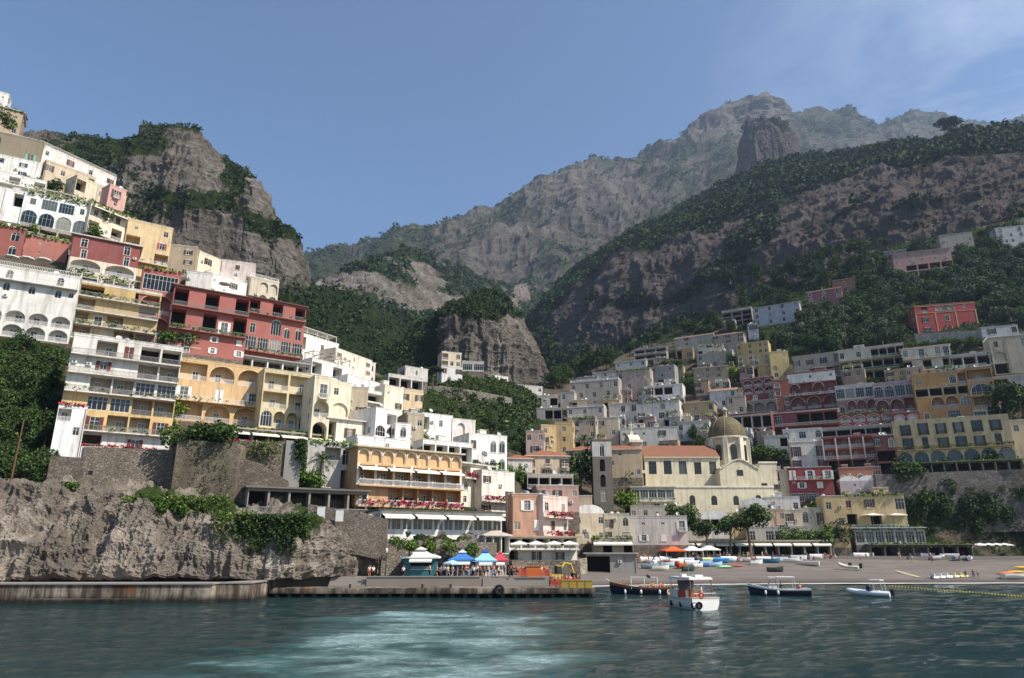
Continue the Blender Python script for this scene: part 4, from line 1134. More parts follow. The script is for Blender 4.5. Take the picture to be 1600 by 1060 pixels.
def tree(kind, pos, h, label, group=None, name='tree', cat='tree', var=None, mat=None, rz=None):
    var = random.randrange(5) if var is None else var
    key = (kind, var, mat.name if mat else '')
    if key not in _tp_: _tp_[key] = tree_proto(kind, var * 13 + hash(kind) % 7 * 0 + len(kind), mat)
    nat = {'round': 6.8, 'olive': 5.6, 'cypress': 9.0, 'beachpine': 9.4, 'umbrella': 11, 'shrub': 1.6, 'bush': 2.2, 'palm': 6.2}[kind]
    tm, cm = _tp_[key]; s = h / nat
    o = empty(name, pos, random.uniform(0, 6.28) if rz is None else rz, label, cat, group, s)
    link('trunk', tm, o); link('crown', cm, o); return o
# ================================================================ the town
H = house
# ---- left slope, from the skyline down
H('small white turret house at the very top left corner', -30, 9, 140, 162, 's', yaw=62, dp=5)
H('tan house with a dark sloping eave just below the white turret', -34, 28, 160, 200, 'v.s|..v', 'b39a76', yaw=58, ex='v', roof='shed', roofc='7a5a44')
H('olive tan house with pale green shutters near the top left corner', -34, 60, 203, 240, 'b.w|D.D', '8d8062', yaw=62, sh='7fae98', dp=8)
H('white house with two blue shuttered windows under the olive tan house', -34, 60, 238, 266, '.w.w.', yaw=62, sh='33465f', dp=8)
H('white house with a dark canopied terrace under the blue shuttered house', -34, 66, 264, 296, 'U.U.U/b', yaw=58, dp=7)
H('long pale row with chimneys stepping down the left skyline', 60, 176, 228, 262, 'v.w.v.w', 'e0d2c8', yaw=30, ex='cccr', sh='7a3a34', dp=6)
H('beige house with dark windows beneath the skyline row', 64, 142, 252, 290, 'w.v.v.U|.w.d.', 'cdb591', yaw=40, dp=6)
H('long cream house with a slanting terrace under the skyline row', 112, 190, 276, 318, 'U.v.U|v..v.', 'dcc8a2', yaw=30, dp=6)
H('narrow pink house with a red balcony ending the skyline row', 166, 192, 290, 322, 'D|v', 'd49486', yaw=34, ex='c', dp=5)
H('plain white house with an outside stair left of the white arcade villa', -34, 34, 290, 338, 'U.U|w..', yaw=60)
H('white arcade villa with arched glass doors and a vine topped terrace', 28, 136, 302, 350, 'vGGv*.8|HHHH', 'e9e6e0', yaw=58, ex='vp', fr='8fa8a4')
H('cream stepped house with white awnings right of the arcade villa', 134, 222, 318, 362, 'v.w.v/r|U.U.U/b', 'dfcfae', yaw=32, ex='v')
H('grey terrace house with a long railing under the arcade villa', 24, 168, 350, 384, 'UUUUU/bF', 'a99c8b', yaw=56, dp=7)
H('rust red house with one arched window at the left edge', -34, 31, 350, 394, '.a', '9c4232', yaw=60, ex='v')
H('low salmon garden house with green shrubs beside the arched rust house', 30, 102, 368, 398, '.s..', 'b5604c', yaw=60, ex='v', dp=6)
H('dark red house over two wide cream arches', 100, 208, 366, 440, 'd.d=93382f|AA*1.15=dccdb6', '93382f', yaw=58, trim='d9c8b0', logc='c9c8bb', sh='-', roof='slab')
H('yellow cream house with ochre arches right of the dark red house', 186, 258, 344, 426, 's.v|L.w|D.L/b|bb', 'dab877', yaw=56, logc='c58f35', sh='a05a44')
H('cube house face with its shade painted tan and a brown window above the red terraces', 254, 302, 384, 430, '.w', 'ae9672', yaw=74, dp=8)  # shaded face of one box, the shade put into its tan
H('cream house in full sun right of the tan cube', 300, 352, 392, 432, '.w.v', 'e3d1ab', yaw=28, dp=8)  # lit face of the same box, the sunlight put into its cream
H('white cube house with a blank wall above the big red hotel', 288, 327, 426, 452, '..', 'dcd6cc', yaw=74, dp=7)
H('white sloping terrace house with satellite dishes above the big red hotel', 324, 382, 428, 462, 's.w.', yaw=38, ex='ddr', dp=7)
H('pale pink cube house just left of the railed terrace', 342, 396, 408, 438, '.w.', 'd6c2b9', yaw=70, dp=9, Yoff=4)
H('cream vaulted terrace with white rails below the crag', 386, 432, 434, 474, '.bb', 'cbbb9e', yaw=52, ex='r', rail='f2efe9', dp=8, Yoff=3)
H('white arcade hotel with arched windows and a railed roof at the left edge', -40, 106, 414, 520, '.a.a.a./b|......*.6|AAAA*1.1', 'dad6cd', yaw=60, ex='r', sh='-', par=.3, found=9)
H('tall red tower house with stacked loggias between yellow house and red hotel', 206, 268, 420, 524, 'G|A|A', 'ad463b', yaw=60, trim='d8a38c', ex='v')
H('big red hotel, left block with white framed windows', 258, 380, 446, 548, 'U.U.U*.9/b|U.UdU/bF|.e.w.w', 'b0513f', yaw=58, roof='slab', roofc='6e3a30', trim=WHITE, sh='e6e1d8', rail='8a8a88')
H('big red hotel, right block with vine, arches and glazed veranda', 379, 470, 464, 562, 'U.U.U*.9/b|d.Hee*1.1/F|GGGGG/bF|.*.5', 'b0513f', yaw=55, roof='slab', roofc='6e3a30', trim=WHITE, sh='-', rail='8a8a88')
H('tall white apartment house, upper storeys with ochre loggias', 104, 240, 440, 527, 'U.U/bF=caa352|L.dL/b=cfac63|LdL.F/bF=cfac63|L.LL/b=c8b288', 'd8d0c0', yaw=58, ex='p', trim=WHITE, sh='-', Yoff=2, rail='a5a09a', logc='b0945a')
H('tall white apartment house, lower storeys with brown shutters and yellow bays', 82, 262, 524, 700, '.LdUU/b|.w.LL/b|.LLGG/b|.GGLL=d8b05a|.dLLd/b=d8b05a|.U.d./bf', 'd9d3c8', yaw=57, sh='6b342c', logc='a2957f', dp=10, trim=WHITE, found=3, rail='8f8b86')  # shade in the loggia recesses is put into the darker back colour
H('narrow white wing with a loggia on the left of the tall apartments', 76, 122, 636, 716, 'L.*.8|.v|..', 'e6e3dd', yaw=57, Yoff=-2.5, dp=5, ex='f')
H('open air restaurant under a long flat canopy on the yellow hotel roof', 262, 486, 540, 566, 'UUUUUUUUU/b', 'cfcac0', yaw=56, roof='slab', roofc='a8a298', dp=8, Yoff=3, rail='d8d5cf')
H('yellow seafront hotel, orange left block with arched balconies', 268, 404, 562, 656, 'LAA|d.d.d/b|LAA', 'dcae66', yaw=57, trim='e4c083', sh='e6e1d8', fr='e6e1d8', dp=10, found=4)
H('yellow seafront hotel, cream middle block with six balconies', 404, 484, 579, 668, 'LL|LL|HAAH', 'dcc48c', yaw=57, trim='e0cfa0', sh='-', dp=9, found=4)
H('yellow seafront hotel, pale right block with a stone arch', 484, 512, 590, 686, 'D|A|O', 'e0d3ac', yaw=57, sh='-', dp=8, found=4)
H('cream balcony house at the right end of the yellow hotel', 512, 544, 598, 678, 'v.|b|L', 'e2d5b0', yaw=50, dp=7, sh='-')
H('covered hotel terrace with white awnings and red flowers under the yellow hotel', 340, 560, 668, 694, 'UUUUUUUUU/bfr', 'c2b8a8', yaw=57, roof='slab', dp=5, ex='v', Yoff=-2, roofc='9a9184')
# ---- white houses stepping down toward the middle
H('white house with a grey pergola frame right of the red hotel', 458, 526, 520, 566, 'U.v.|v.w.', yaw=34, ex='P', dp=8)
H('long cream house sloping down the skyline to a pink end', 520, 578, 546, 600, 'w.v.w|.d.v.', 'e8dbc0', yaw=28, dp=8, sh='8a7a62')
H('pale pink end house under the dark wooded slope', 562, 585, 566, 600, '.v', 'dbc6bd', yaw=50, dp=7)
H('white terrace house with bare pergola wires behind the yellow hotel', 484, 548, 562, 606, 'U.U.|..v.', yaw=36, ex='PP', dp=7)
H('white stepped house above the beige house', 540, 604, 588, 634, '.v.U|U.w.', yaw=32, dp=8)
H('beige blank house with one brown window', 538, 573, 607, 654, '..|.w', 'c9b28f', yaw=76, dp=8)
H('white house of stacked small balconies beside the beige house', 571, 602, 612, 656, 'U|L|d/b', yaw=42, dp=7)
H('cream house with a small balcony left of the peach house', 598, 628, 604, 660, 's.|.w|D.', 'eadcbd', yaw=44, dp=8)
H('peach house with brown shutters and two tall chimneys', 626, 659, 610, 652, 'w.w|...w', 'e0bd86', yaw=62, ex='cc', dp=8)
H('cream pavilion with a flat white porch right of the yellow hotel', 510, 566, 654, 690, 'U.w.', 'e6dcc4', yaw=54, roof='slab', dp=6)
H('white arcade house with a round dish on its left wall', 584, 618, 640, 704, '.U|HH|..', 'ece9e3', yaw=36, ex='d', dp=8)
H('tall plain white house right of the white arcade house', 616, 640, 664, 708, 'a|v', 'efece6', yaw=60, dp=7)
H('long white retaining house under the white arcade house', 556, 640, 684, 712, '......', 'efece6', yaw=50, dp=5)
H('tan house in shade behind green creepers', 634, 661, 648, 696, '.v|..', 'b3a282', yaw=64, dp=8)
H('white house with a deep porch right of the tan creeper house', 658, 706, 648, 696, 'U.v.|....', 'e9e5de', yaw=56, ex='d', dp=8)
H('white garden pergola house with square columns', 660, 738, 690, 718, 'UUUU', 'e6e2da', yaw=56, dp=5)
H('pinkish white house with a blind arch and twin windows', 697, 742, 656, 704, '.b.|..w', 'dfd3cb', yaw=60, dp=8, sh='-')
H('white house with tall arched openings above the vine garden', 732, 792, 680, 738, 'w.aa|d.aa/bF', 'e6e2da', yaw=60, dp=9)
H('small white gabled house right of the vine garden', 792, 832, 716, 738, '.s.', 'cfc4b4', yaw=80, roof='hip', dp=6)
# ---- the orange hotel and its neighbours
H('orange hotel with white pillared loggias and red flowers', 554, 720, 698, 790, 'nnnnnnnnn*.8=dfaa60|LLLLLL*1.1/bqr|d.LLLLL/bf', 'd0974f', yaw=56, trim='e8dcc6', logc='c48c48', roof='slab', roofc='c9b48c', dp=12, sh='e6e1d8', rail='ece8e0', found=6)
H('pale curved end of the orange hotel with flowered terraces', 718, 768, 724, 792, 'U.U/bf|a.a|v.v/f', 'e9dcc2', yaw=40, dp=9, found=6, roof='slab')
H('grey concrete annex with a railed balcony left of the orange hotel', 474, 556, 694, 762, '.LG|..U', 'b3ada3', yaw=60, dp=8, trim=WHITE, ex='v')
H('long dark terrace restaurant cut into the wall left of the orange hotel', 384, 572, 762, 802, 'UUUUUU/b', '8b8378', yaw=62, roof='slab', roofc='6a645c', dp=6, rail='9c9a96')
H('glazed white restaurant with a green roof and striped awnings', 592, 784, 798, 846, 'GGGGGGGGGGGG*1.4/r|....*.6', 'dedad2', yaw=62, roof='slab', roofc='3d4a3a', dp=10, Yoff=-3)
H('white house with flower boxes right of the orange hotel', 752, 804, 738, 806, 'w.w|v.w/bf|D..v/f', 'dfd5c4', yaw=46, dp=9)
H('peach coloured house with white window frames', 800, 849, 776, 838, '.w.|v.w', 'd59469', yaw=82, trim='eee8de', sh='eee8de', dp=9, Y=134)
H('pale pink house with rows of red flower balconies', 849, 888, 778, 838, 'v.v/bf|.w.v/bf', 'e4c6b4', yaw=40, Y=134, dp=9)  # stronger light on this face is put into its paler colour
H('open fronted seaside restaurant with white parasols on its deck', 792, 902, 840, 876, 'UUUUU/b|U.d.d.', 'd9cfbf', yaw=72, roof='slab', roofc='a58f72', Y=126, dp=8)
H('white canvas roofed porch between kiosks and restaurant', 758, 796, 836, 866, 'UUU', 'e8e0d2', yaw=70, Y=123, dp=5, roof='hip', roofc='dcd6c8')
# ---- valley middle
H('white villa with a yellow loggia under the rock bluff', 690, 721, 551, 574, 'L.w', 'dcc8a0', yaw=70, dp=7)
H('white villa with dark upper windows below the loggia villa', 689, 722, 574, 600, 'w.w|.a.v', 'dcd8d0', yaw=70, dp=7)
H('flat roofed green and white house at the foot of the bluff', 722, 756, 566, 580, 'GG', 'b9b8ac', yaw=84, dp=5)
H('tiny white house alone on the slope below the bluff', 773, 794, 588, 602, '.v', 'e4ddcf', yaw=60, dp=5)
H('white row of small houses on the valley road', 800, 848, 602, 622, 'v.v.v|...', 'c8c2b6', yaw=70, dp=6)
H('grey stepped house deep in the valley shade', 834, 872, 620, 640, 'U.U', '9a978f', yaw=90, dp=7)
H('low grey house at the bottom of the dark valley', 838, 878, 640, 656, '.UU', '96938c', yaw=95, dp=7)
H('white flat roofed terraces behind the umbrella pine', 606, 660, 586, 610, 'UUU/b', 'cfc9be', yaw=55, dp=7)
H('white cubic house with vents left of the umbrella pine', 632, 668, 574, 592, '.s.', 'c9c3b8', yaw=55, dp=6)
H('pink house left of the twin yellow houses', 822, 850, 676, 712, 'v.v|.w.', 'c79f8e', yaw=96, dp=8)
H('tall yellow house with a narrow front behind the tan tiled house', 846, 870, 666, 712, 'v|D|v', 'c9a55c', yaw=70, dp=8)
H('yellow house with a flat white roof right of the tall yellow house', 868, 896, 664, 712, '.v.|.v.|.v.', 'd0ac62', yaw=100, dp=8, par=.9)
H('tan house with a terracotta hip roof and baroque balconies', 822, 890, 712, 748, 'D.D.D', 'cbb08b', yaw=84, roof='hip', roofc='9a6248', dp=9)
H('long tan house with a terracotta roof behind the bell tower', 886, 1004, 704, 748, 'v.v.v.v.v', 'b9a078', yaw=98, roof='hip', roofc='9a6248', dp=8)
H('terrace with a glass balustrade above the pink street house', 824, 896, 744, 764, 'UUUU/b', 'bcaea0', yaw=84, dp=6)
H('pink street house with a flat roof left of the dark tree', 838, 905, 762, 800, 'w.w.v|..d.', 'c4917e', yaw=84, dp=8)
H('low cream shop with a stone front under the dark tree', 884, 926, 778, 806, '.v.v', 'bba585', yaw=96, dp=7)
H('cream house with a rounded white roof near the beach garage', 899, 946, 802, 850, 'v..v|.v.v', 'd3bd96', yaw=84, roof='vault1', dp=9, Y=182)
H('cream house with an arched stair tower beside the rounded roof house', 944, 985, 806, 846, 'd.a|w.s', 'd8c7a2', yaw=98, dp=8, Y=186)
H('long pale grey house with oval vents above the beach tents', 983, 1076, 810, 852, '.o.o.D|.w.w..', 'c5bbb0', yaw=96, dp=9, Y=188, sh='e2ddd4')
H('concrete boat garage with a dark opening at the beach edge', 916, 996, 866, 897, 'U.', '9b978f', yaw=96, dp=8, Y=158, roof='slab', roofc='a5a29b', found=2)
H('small bar with a white awning and a green vine roof', 926, 990, 844, 866, '.U.U/r', 'b9a98e', yaw=94, dp=6, Y=176, ex='v')
# ---- behind the beach
H('white columned bar under the church wall', 1098, 1142, 810, 842, 'UUU|vvv', 'd6d0c4', yaw=98, dp=7, roof='vault1', Y=206)
H('yellow shop house left of the tall beach pine', 1138, 1170, 804, 842, 'w.d|..', 'c9a862', yaw=98, dp=7, Y=206)
H('low grey white house with parapet behind the beach pines', 1060, 1102, 822, 846, 'w.w', 'c9c2b4', yaw=98, dp=7, Y=204)
H('white domed house right of the church apse', 1160, 1204, 790, 830, '..v|w..', 'd9d2c4', yaw=104, dp=8, roof='vault1', Y=208)
H('peach house with a red awning behind the beach cafes', 1198, 1230, 799, 836, 'v.v|.w', 'd2a781', yaw=104, dp=7, Y=207)
H('cream house with tall brown doors left of the olive trees', 1228, 1258, 800, 842, 'D.|..', 'd3c09b', yaw=104, dp=8, Y=207, sh='6b4634')
H('cream house with an arched window right of the olive trees', 1256, 1296, 797, 846, 'a.D|...', 'd6c49f', yaw=104, dp=8, Y=207, sh='6b4634')
H('white flat houses with water tanks behind the peach house', 1196, 1252, 780, 804, 's..v', 'd4cfc6', yaw=106, dp=7, ex='d')
H('long beachfront cafe row with cream awnings', 1058, 1300, 846, 868, 'UUUUUUUUUUUU/r', 'c0b298', yaw=97, dp=6, Y=200, roof='slab', roofc='b3a892')
H('grey shop row with glass fronts above the beach awnings', 1168, 1270, 826, 850, 'G.GG.GG', 'b4ada2', yaw=98, dp=5, Y=204)
H('yellow house side wall with small windows beside the beach stair', 1294, 1330, 778, 856, 'v.|.v|v.', 'cfae66', yaw=104, dp=10, Y=204)
H('yellow villa with white terraces and parasols above the glass veranda', 1324, 1420, 776, 826, 'w.w..G|U.U.d/b', 'd4b670', yaw=106, dp=10, Y=206, ex='vb', sh='6b4634')
H('glass walled veranda restaurant beneath the yellow villa', 1338, 1448, 826, 852, 'GGGGGGG', 'aeb2b2', yaw=104, dp=7, Y=203, roof='slab', roofc='b9bdbd', ex='v')
H('dark beach bar arcade under a green hedge roof', 1362, 1522, 852, 870, 'UUUUUUU', '7b7468', yaw=100, dp=6, Y=199, ex='vv', roof='slab', roofc='6a6a52')
# ---- right slope: red terraces
H('dark red house with three white framed arches, far left of the red terraces', 1164, 1214, 595, 642, 'AAA|.w.w', '8e2226', yaw=118, trim='e0d6cc', sh='-', logc='8a5050')
H('tower house with its sunlight painted orange red between the two red terraced houses', 1212, 1238, 596, 646, 'a|o', 'b0502f', yaw=114, trim='e0d6cc', dp=7)  # sunlight on the tower is put into its orange wall colour
H('red house with green doors and white rooftop dormers', 1236, 1312, 586, 642, 's.s.s*.7=ddd5cb|ALAL/b|AAA', '8e2226', yaw=116, trim='e0d6cc', logc='8a4a48', ex='cb')
H('pink white house with blue glass and peach arches', 1310, 1372, 606, 648, 'GGGG=cbc0bd|eAAA=ad6f55', 'c8b6b0', yaw=118, trim='e6ddd4', logc='a4604a')
H('mauve house with arched terraces left of the ochre house', 1370, 1438, 602, 648, 'HHGG=b09aa0|AAL=a55c58', 'b59a9c', yaw=118, trim='e6ddd4', logc='96504a')
H('grey arched loggia house above the church dome', 1160, 1216, 630, 652, 'AAA', '8d8580', yaw=116, dp=6)
H('cream and red house with two big arches behind the church dome', 1148, 1210, 650, 700, 'UUUU=c9baa6*.8|AA=8a3033', '8e2226', yaw=118, trim='e0d6cc', logc='7a3a3a')
H('red restaurant house with white sail awnings', 1206, 1314, 648, 690, 'G.UUU/b=8a3033|LLLLL', '8e2226', yaw=117, trim='d8ccc2', roof='slab', roofc='cfc7bc', dp=7, logc='6e2c2e')
H('red house with a row of four pale arches under a dark hedge', 1312, 1402, 650, 676, 'AAAA', '982428', yaw=117, trim='e8ddd2', logc='e0cfc3', ex='v', dp=7)
H('pink arched gallery joined to the red house below the ochre house', 1398, 1440, 648, 672, 'bb', '982428', yaw=117, trim='e8ddd2', logc='ddccc2', dp=6)
H('white house with two arched windows under the sail awnings', 1226, 1288, 674, 704, 'a.G.a', 'd3cec6', yaw=112, dp=7)
H('grey balcony band between the red arches and the pillared hotel', 1286, 1402, 672, 690, 'UUUUU/b', 'a39b90', yaw=116, dp=6)
H('white house with brown shutters above the crimson house', 1238, 1296, 694, 736, 'd.d|w.w', 'cfc7ba', yaw=108, sh='7a3a30', dp=8, ex='r')
H('pillared pink and orange hotel with white columns', 1290, 1378, 686, 736, 'LLLL=a0382f/q|LLLL=b85c30/q|UUUA=8a3a34', 'a03a2c', yaw=114, trim='dccfc6', logc='a8503c', dp=9)
H('brown red house right of the pillared hotel', 1374, 1406, 684, 742, 'w.a|U|U', '7e3d38', yaw=114, trim='cfc0b8', dp=8)
H('orange house with blue doors below the pillared hotel', 1314, 1380, 734, 760, 'e.e.G/b', 'b5663f', yaw=110, trim='dccfc6', dp=7)
H('crimson house with white doors and a scalloped top', 1236, 1306, 734, 786, 'd.d.d/b|.w.w.|GG.', '9c2228', yaw=106, sh='e6ddd4', fr='e6ddd4', dp=8, trim='e6ddd4')
H('pale lilac house with two white vaults above the yellow villa', 1316, 1378, 752, 784, '.s.s|U.U.', 'bba6aa', yaw=106, roof='vault2', dp=8)
H('ochre house with a lit white arch beside the red terraces', 1438, 1528, 588, 662, 'v..aL|UUUU=b5a888*.7|.AAH|w.G.', 'c68c2c', yaw=116, trim='e0cfa6', logc='a87a38', sh='-', ex='b', dp=9)
H('ochre house tall right wing with stacked balconies', 1524, 1566, 578, 662, 'L|H|L|GG=c8c0b0', 'c0862a', yaw=116, trim='d8c08c', logc='a87a38', dp=9)
H('grey glazed roof pavilion on top of the ochre house', 1450, 1556, 570, 592, 'GGGGGG', 'a7a49f', yaw=116, dp=5, Yoff=3, roof='slab')
H('long cream hotel with blue glass arches and iron balconies', 1404, 1590, 662, 728, '.D.D.D.D.D.D.|.d.d.d.d.d.d./bF|HHHHHHH*1.05', 'd6ba7a', yaw=116, trim='ddd0ac', sh='4a4038', fr='5a7484', dp=10, rail='3c3f42', found=4)
H('vine covered terrace bar under the long cream hotel', 1400, 1600, 726, 742, 'UUUUUUUUUU', '8f8674', yaw=112, dp=4, ex='v', Yoff=-2, roof='slab', roofc='7b8456')
H('cream house cut by the right edge beside the long hotel', 1586, 1660, 660, 726, 'v.v|..v|.w.', 'cdb98f', yaw=112, dp=9)
H('white house with a pink awning right of the ochre house', 1560, 1640, 592, 640, 'U.w|..v|.v.', 'b8ada0', yaw=114, dp=8)
# ---- right slope: upper rows
H('yellow house in sun with a bright right side and roof terrace', 1156, 1206, 540, 596, 'v.v.vv|D.DD.D|.UU.v/b', 'c8a444', yaw=118, Rr='v.v|D.|.a', dp=9, ex='cc', sh='-')
H('small yellow annex with an arch right of the sunny yellow house', 1206, 1236, 552, 592, '.s|a.', 'c9aa58', yaw=104, dp=6)
H('long grey hotel with brown shutters behind the red house', 1242, 1318, 560, 596, 'w.w.w.L|..U.UL', 'b8a88e', yaw=120, dp=8, sh='6e4434')
H('long white hotel with two open galleries and a rooftop cabin', 1316, 1420, 550, 600, 'v.v.UUUU/b|UUUUUU/bF|.UUUUU', 'c4baa4', yaw=119, dp=9, ex='b')
H('white house with a tiled edge and awnings under the scarlet villa', 1416, 1494, 546, 600, 'w.d.dd/b|U.U.U/bF|...v', 'cabfa8', yaw=116, dp=9, roof='shed', roofc='8a5a48', sh='-')
H('low white house with three dark bays right of the tiled white house', 1490, 1554, 558, 596, 'UUU/b|.v.v', 'b4aea4', yaw=114, dp=8)
H('tan house with a bay window at the right edge under the trees', 1556, 1630, 530, 586, 'w.G|b..|U.U/F', 'b8a888', yaw=112, dp=9, ex='r')
H('lilac white house left of the tan bay window house', 1538, 1596, 514, 542, '.w..w', 'b8b2b4', yaw=108, dp=7)
H('pink villa with arches high under the cliff', 1400, 1492, 398, 436, 's.s.s.s.s|.UUUU=c08c80', 'b98a7e', yaw=110, trim='d0b0a6', dp=9, Rr='a|s', roof='gable', roofc='a07868')
H('small grey house with a shed roof left of the pink villa', 1384, 1418, 394, 412, 'GG', '9a9890', yaw=112, roof='shed', roofc='8a8680', dp=6)
H('beige house with three dark windows above the pink villa', 1472, 1524, 370, 396, 's.s.s|..v..', 'a9a08e', yaw=110, dp=8)
H('white house with arches at the right edge under the cliff', 1562, 1640, 358, 392, 'a.a.a|.v.v', 'b4b6b4', yaw=106, dp=9)
H('crimson pink villa with white arches on the wooded slope', 1264, 1318, 458, 488, 'a.a.a|.s..s', 'a0525a', yaw=120, trim='d8c4c0', dp=8, roof='gable', roofc='a08070')
H('orange roofed house behind the crimson pink villa', 1302, 1338, 440, 458, '.s.', 'a8683f', yaw=118, dp=7, roof='slab', roofc='c0a088')
H('long bright white house left of the crimson pink villa', 1180, 1252, 482, 512, 'v.v.v.v', 'a9adb8', yaw=120, dp=8, roof='shed', roofc='8a8686')
H('narrow white house at the lower end of the long bright house', 1170, 1186, 508, 532, 'v|.', 'a5a9b4', yaw=112, dp=6)
H('ruined looking grey terraces under the dark cliff', 1130, 1176, 490, 512, 'UUU', '8e8c8a', yaw=120, dp=6, ex='r')
H('grey white gabled house high in the middle of the right slope', 1056, 1116, 530, 560, '.w.v|v.U', 'aea390', yaw=118, roof='gable', roofc='8c7a70', dp=8)
H('tan house with a shallow hip roof left of the narrow white house', 1116, 1164, 526, 556, 'w.w.w|.v..', '9f917f', yaw=118, roof='hip', roofc='8a7466', dp=9)
H('beige house with small windows and a glazed corner', 1090, 1146, 556, 580, 'v.v.G', 'ad9f8a', yaw=118, dp=8)
H('tan block house with a red roof line', 1086, 1140, 576, 616, '..v.v.|.v..v.', '9d8a70', yaw=112, roof='shed', roofc='9a5c44', dp=8)
H('grey house with an open gallery under the dark cliff', 992, 1042, 548, 566, 'UUU/b', '96928c', yaw=114, dp=6)
H('white house with three windows at the top of the grey village', 962, 1010, 568, 586, 'v.v.v', 'a8a8a8', yaw=112, dp=7)
H('lilac grey house with a flat roof at the upper left of the village', 926, 968, 584, 602, 's.v.s', 'b0a69e', yaw=112, dp=7)
H('pinkish grey house in the middle of the shaded village', 964, 1018, 582, 628, 'v.v.|.v.v|v.v.', 'b09888', yaw=112, dp=8, ex='v')
H('grey stepped house right of the pinkish grey house', 1014, 1056, 576, 612, 'w.v|.U./b', '9a948c', yaw=116, dp=8)
H('small yellow house wall behind the green garden', 1046, 1068, 574, 592, '.s', 'b09a58', yaw=116, dp=6)
H('grey village house with scattered small windows', 892, 968, 600, 642, 'v.v.v.v|.v.v.v.|v..v..v', 'a89c8c', yaw=110, dp=8, ex='cr')
H('pale grey house at the lower left tip of the village', 876, 898, 616, 642, 'v.|.v', 'b2aa9c', yaw=108, dp=7)
H('dim lilac house above the tip of the village', 902, 934, 592, 606, '.s.', '96929a', yaw=108, dp=6)
H('brilliant white cubic house with a terrace parapet', 1008, 1068, 606, 634, 'UUU.|.a.a', 'dcd8d2', yaw=112, dp=9, Rr='.', ex='b')
H('white gallery house with many dark windows left of the brilliant white house', 952, 1018, 634, 666, 'w.w.w.w|v.v.v.v', 'cac2b2', yaw=113, dp=8)
H('white house with a creeper and arched terrace above the church', 996, 1064, 632, 672, '..a.|w.G.|U..U', 'd6cfc2', yaw=112, dp=8, ex='v')
H('white gabled boathouse like house left of the gallery house', 942, 970, 644, 664, '.s', 'cfcac2', yaw=100, roof='gable', roofc='c9c2b8', dp=7)
H('yellow house with two balcony rows left of the church dome', 1062, 1118, 632, 666, 'v.v.v|d.d.d/b', 'b59b5e', yaw=114, dp=8, sh='-', roof='slab')
H('white gabled house above the yellow balcony house', 1110, 1154, 612, 640, '..v|.v.', 'cfcac4', yaw=112, roof='gable', roofc='a88a78', dp=8)
H('tan narrow house behind the church lantern', 1138, 1168, 622, 664, 'v.|.v|v.', 'ab9c86', yaw=112, dp=7)
H('white house with arched windows under the yellow balcony house', 1060, 1110, 662, 690, 'a.a.H', 'd0c8ba', yaw=112, dp=7)
H('long lilac white house behind the church roof', 970, 1060, 672, 706, 's.s.w.|..v.G.', 'c6c2ba', yaw=104, dp=8, ex='b')
H('tan house between the yellow houses and the lilac house', 896, 932, 656, 706, 'v.v|..v|U.v', 'b39c7c', yaw=104, dp=8, ex='v')
H('beige house beside a garden left of the lilac white house', 930, 968, 656, 700, 'w.|.v|..', 'b9a988', yaw=104, dp=8)
H('pink white row house below the tip of the village', 886, 944, 640, 664, 'v.v.v', 'b5a8a0', yaw=108, dp=7, ex='r')
H('small white house with a red roof between dome and red terraces', 1196, 1234, 684, 716, 'v.U|..v', 'c2bcb4', yaw=112, dp=7)
H('cream house with loggias at the right end of the church', 1204, 1242, 738, 782, 'U.|A.|A.', 'c6b48e', yaw=110, dp=8, Y=222)

# low annexes stepped in front of the larger houses on the right
PAL = [('cream','cdbd9a'),('white','cfcac1'),('pink','b98d7e'),('tan','a8926e'),('pale grey','a9a49b'),('ochre','b8934c'),('peach','c49b74'),('off white','c4bba9')]
seen_ = set()
for i, (lab, a, b, t, bs) in enumerate(list(ALLH)):
    if not (870 < a < 1500 and t > 480 and bs < 745 and b - a > 29 and bs - t > 14) or (a > 1150 and re.search('cream hotel|red|ochre|pillared|mauve|crimson|arch|pink', lab)): continue
    sh_ = re.split(r' with | in the | above | behind | under | left of | right of | high ', lab)[0]
    for side in ((0, 1) if b - a > 52 else (i % 2,)):
        nm, cl_ = PAL[(i * 3 + side * 2) % 8]; w_ = (b - a) * (.30 + .04 * (i % 4)); hgt = (bs - t) * (.42 + .05 * (i % 3))
        x0 = a + 2 + (0 if side == 0 else (b - a) - w_ - 2)
        l_ = 'low %s annex at the %s foot of the %s' % (nm, ('left', 'right')[side], sh_); l_ = ' '.join(l_.split()[:16])
        if l_ in seen_: continue
        seen_.add(l_); H(l_, x0, x0 + w_, bs + 3 - hgt, bs + 3, ('v.w', 'w.d', '.v.v', 'U.w', 'wv')[i % 5], cl_, Yoff=-5, dp=5, ex=('', 'v', 'r', '', 'p')[(i + side) % 5])
# ================================================================ hillside, terraced behind every facade
FAC.append((at(986, 850, 216), 1.0, 0.0, 50.0, 38.0, 986, 1213))
def carve(u, py, Y):
    Y = Y.copy()
    for (P0, dx, dy, L, h, pl, pr) in FAC:
        q = P0.z - CH; uu = (u - 800) / F
        den = dx - uu * dy * ct
        with np.errstate(all='ignore'): l = (uu * (P0.y * ct + q * st) - P0.x) / den
        for i in np.where((l > -1.5) & (l < L + 1.5))[0]:
            yy = P0.y + dy * min(max(l[i], 0), L)
            pyof = lambda z: 530 - F * ((z - CH) * ct - yy * st) / (yy * ct + (z - CH) * st)
            tp, bs = pyof(P0.z + h), pyof(P0.z)
            m = (py[:, i] > tp - 2) & (py[:, i] < bs + 2) & (Y[:, i] < yy + 2.0)
            Y[m, i] = yy + 2.2
    return Y
M_hill = loft('hillside', TOWN, 430, 250, 1.0, 26, SOIL, seed=3, skirt=[(60,.98),(140,.6),(220,-.1)], veg=veg_town, ridged=.3, carve=carve)
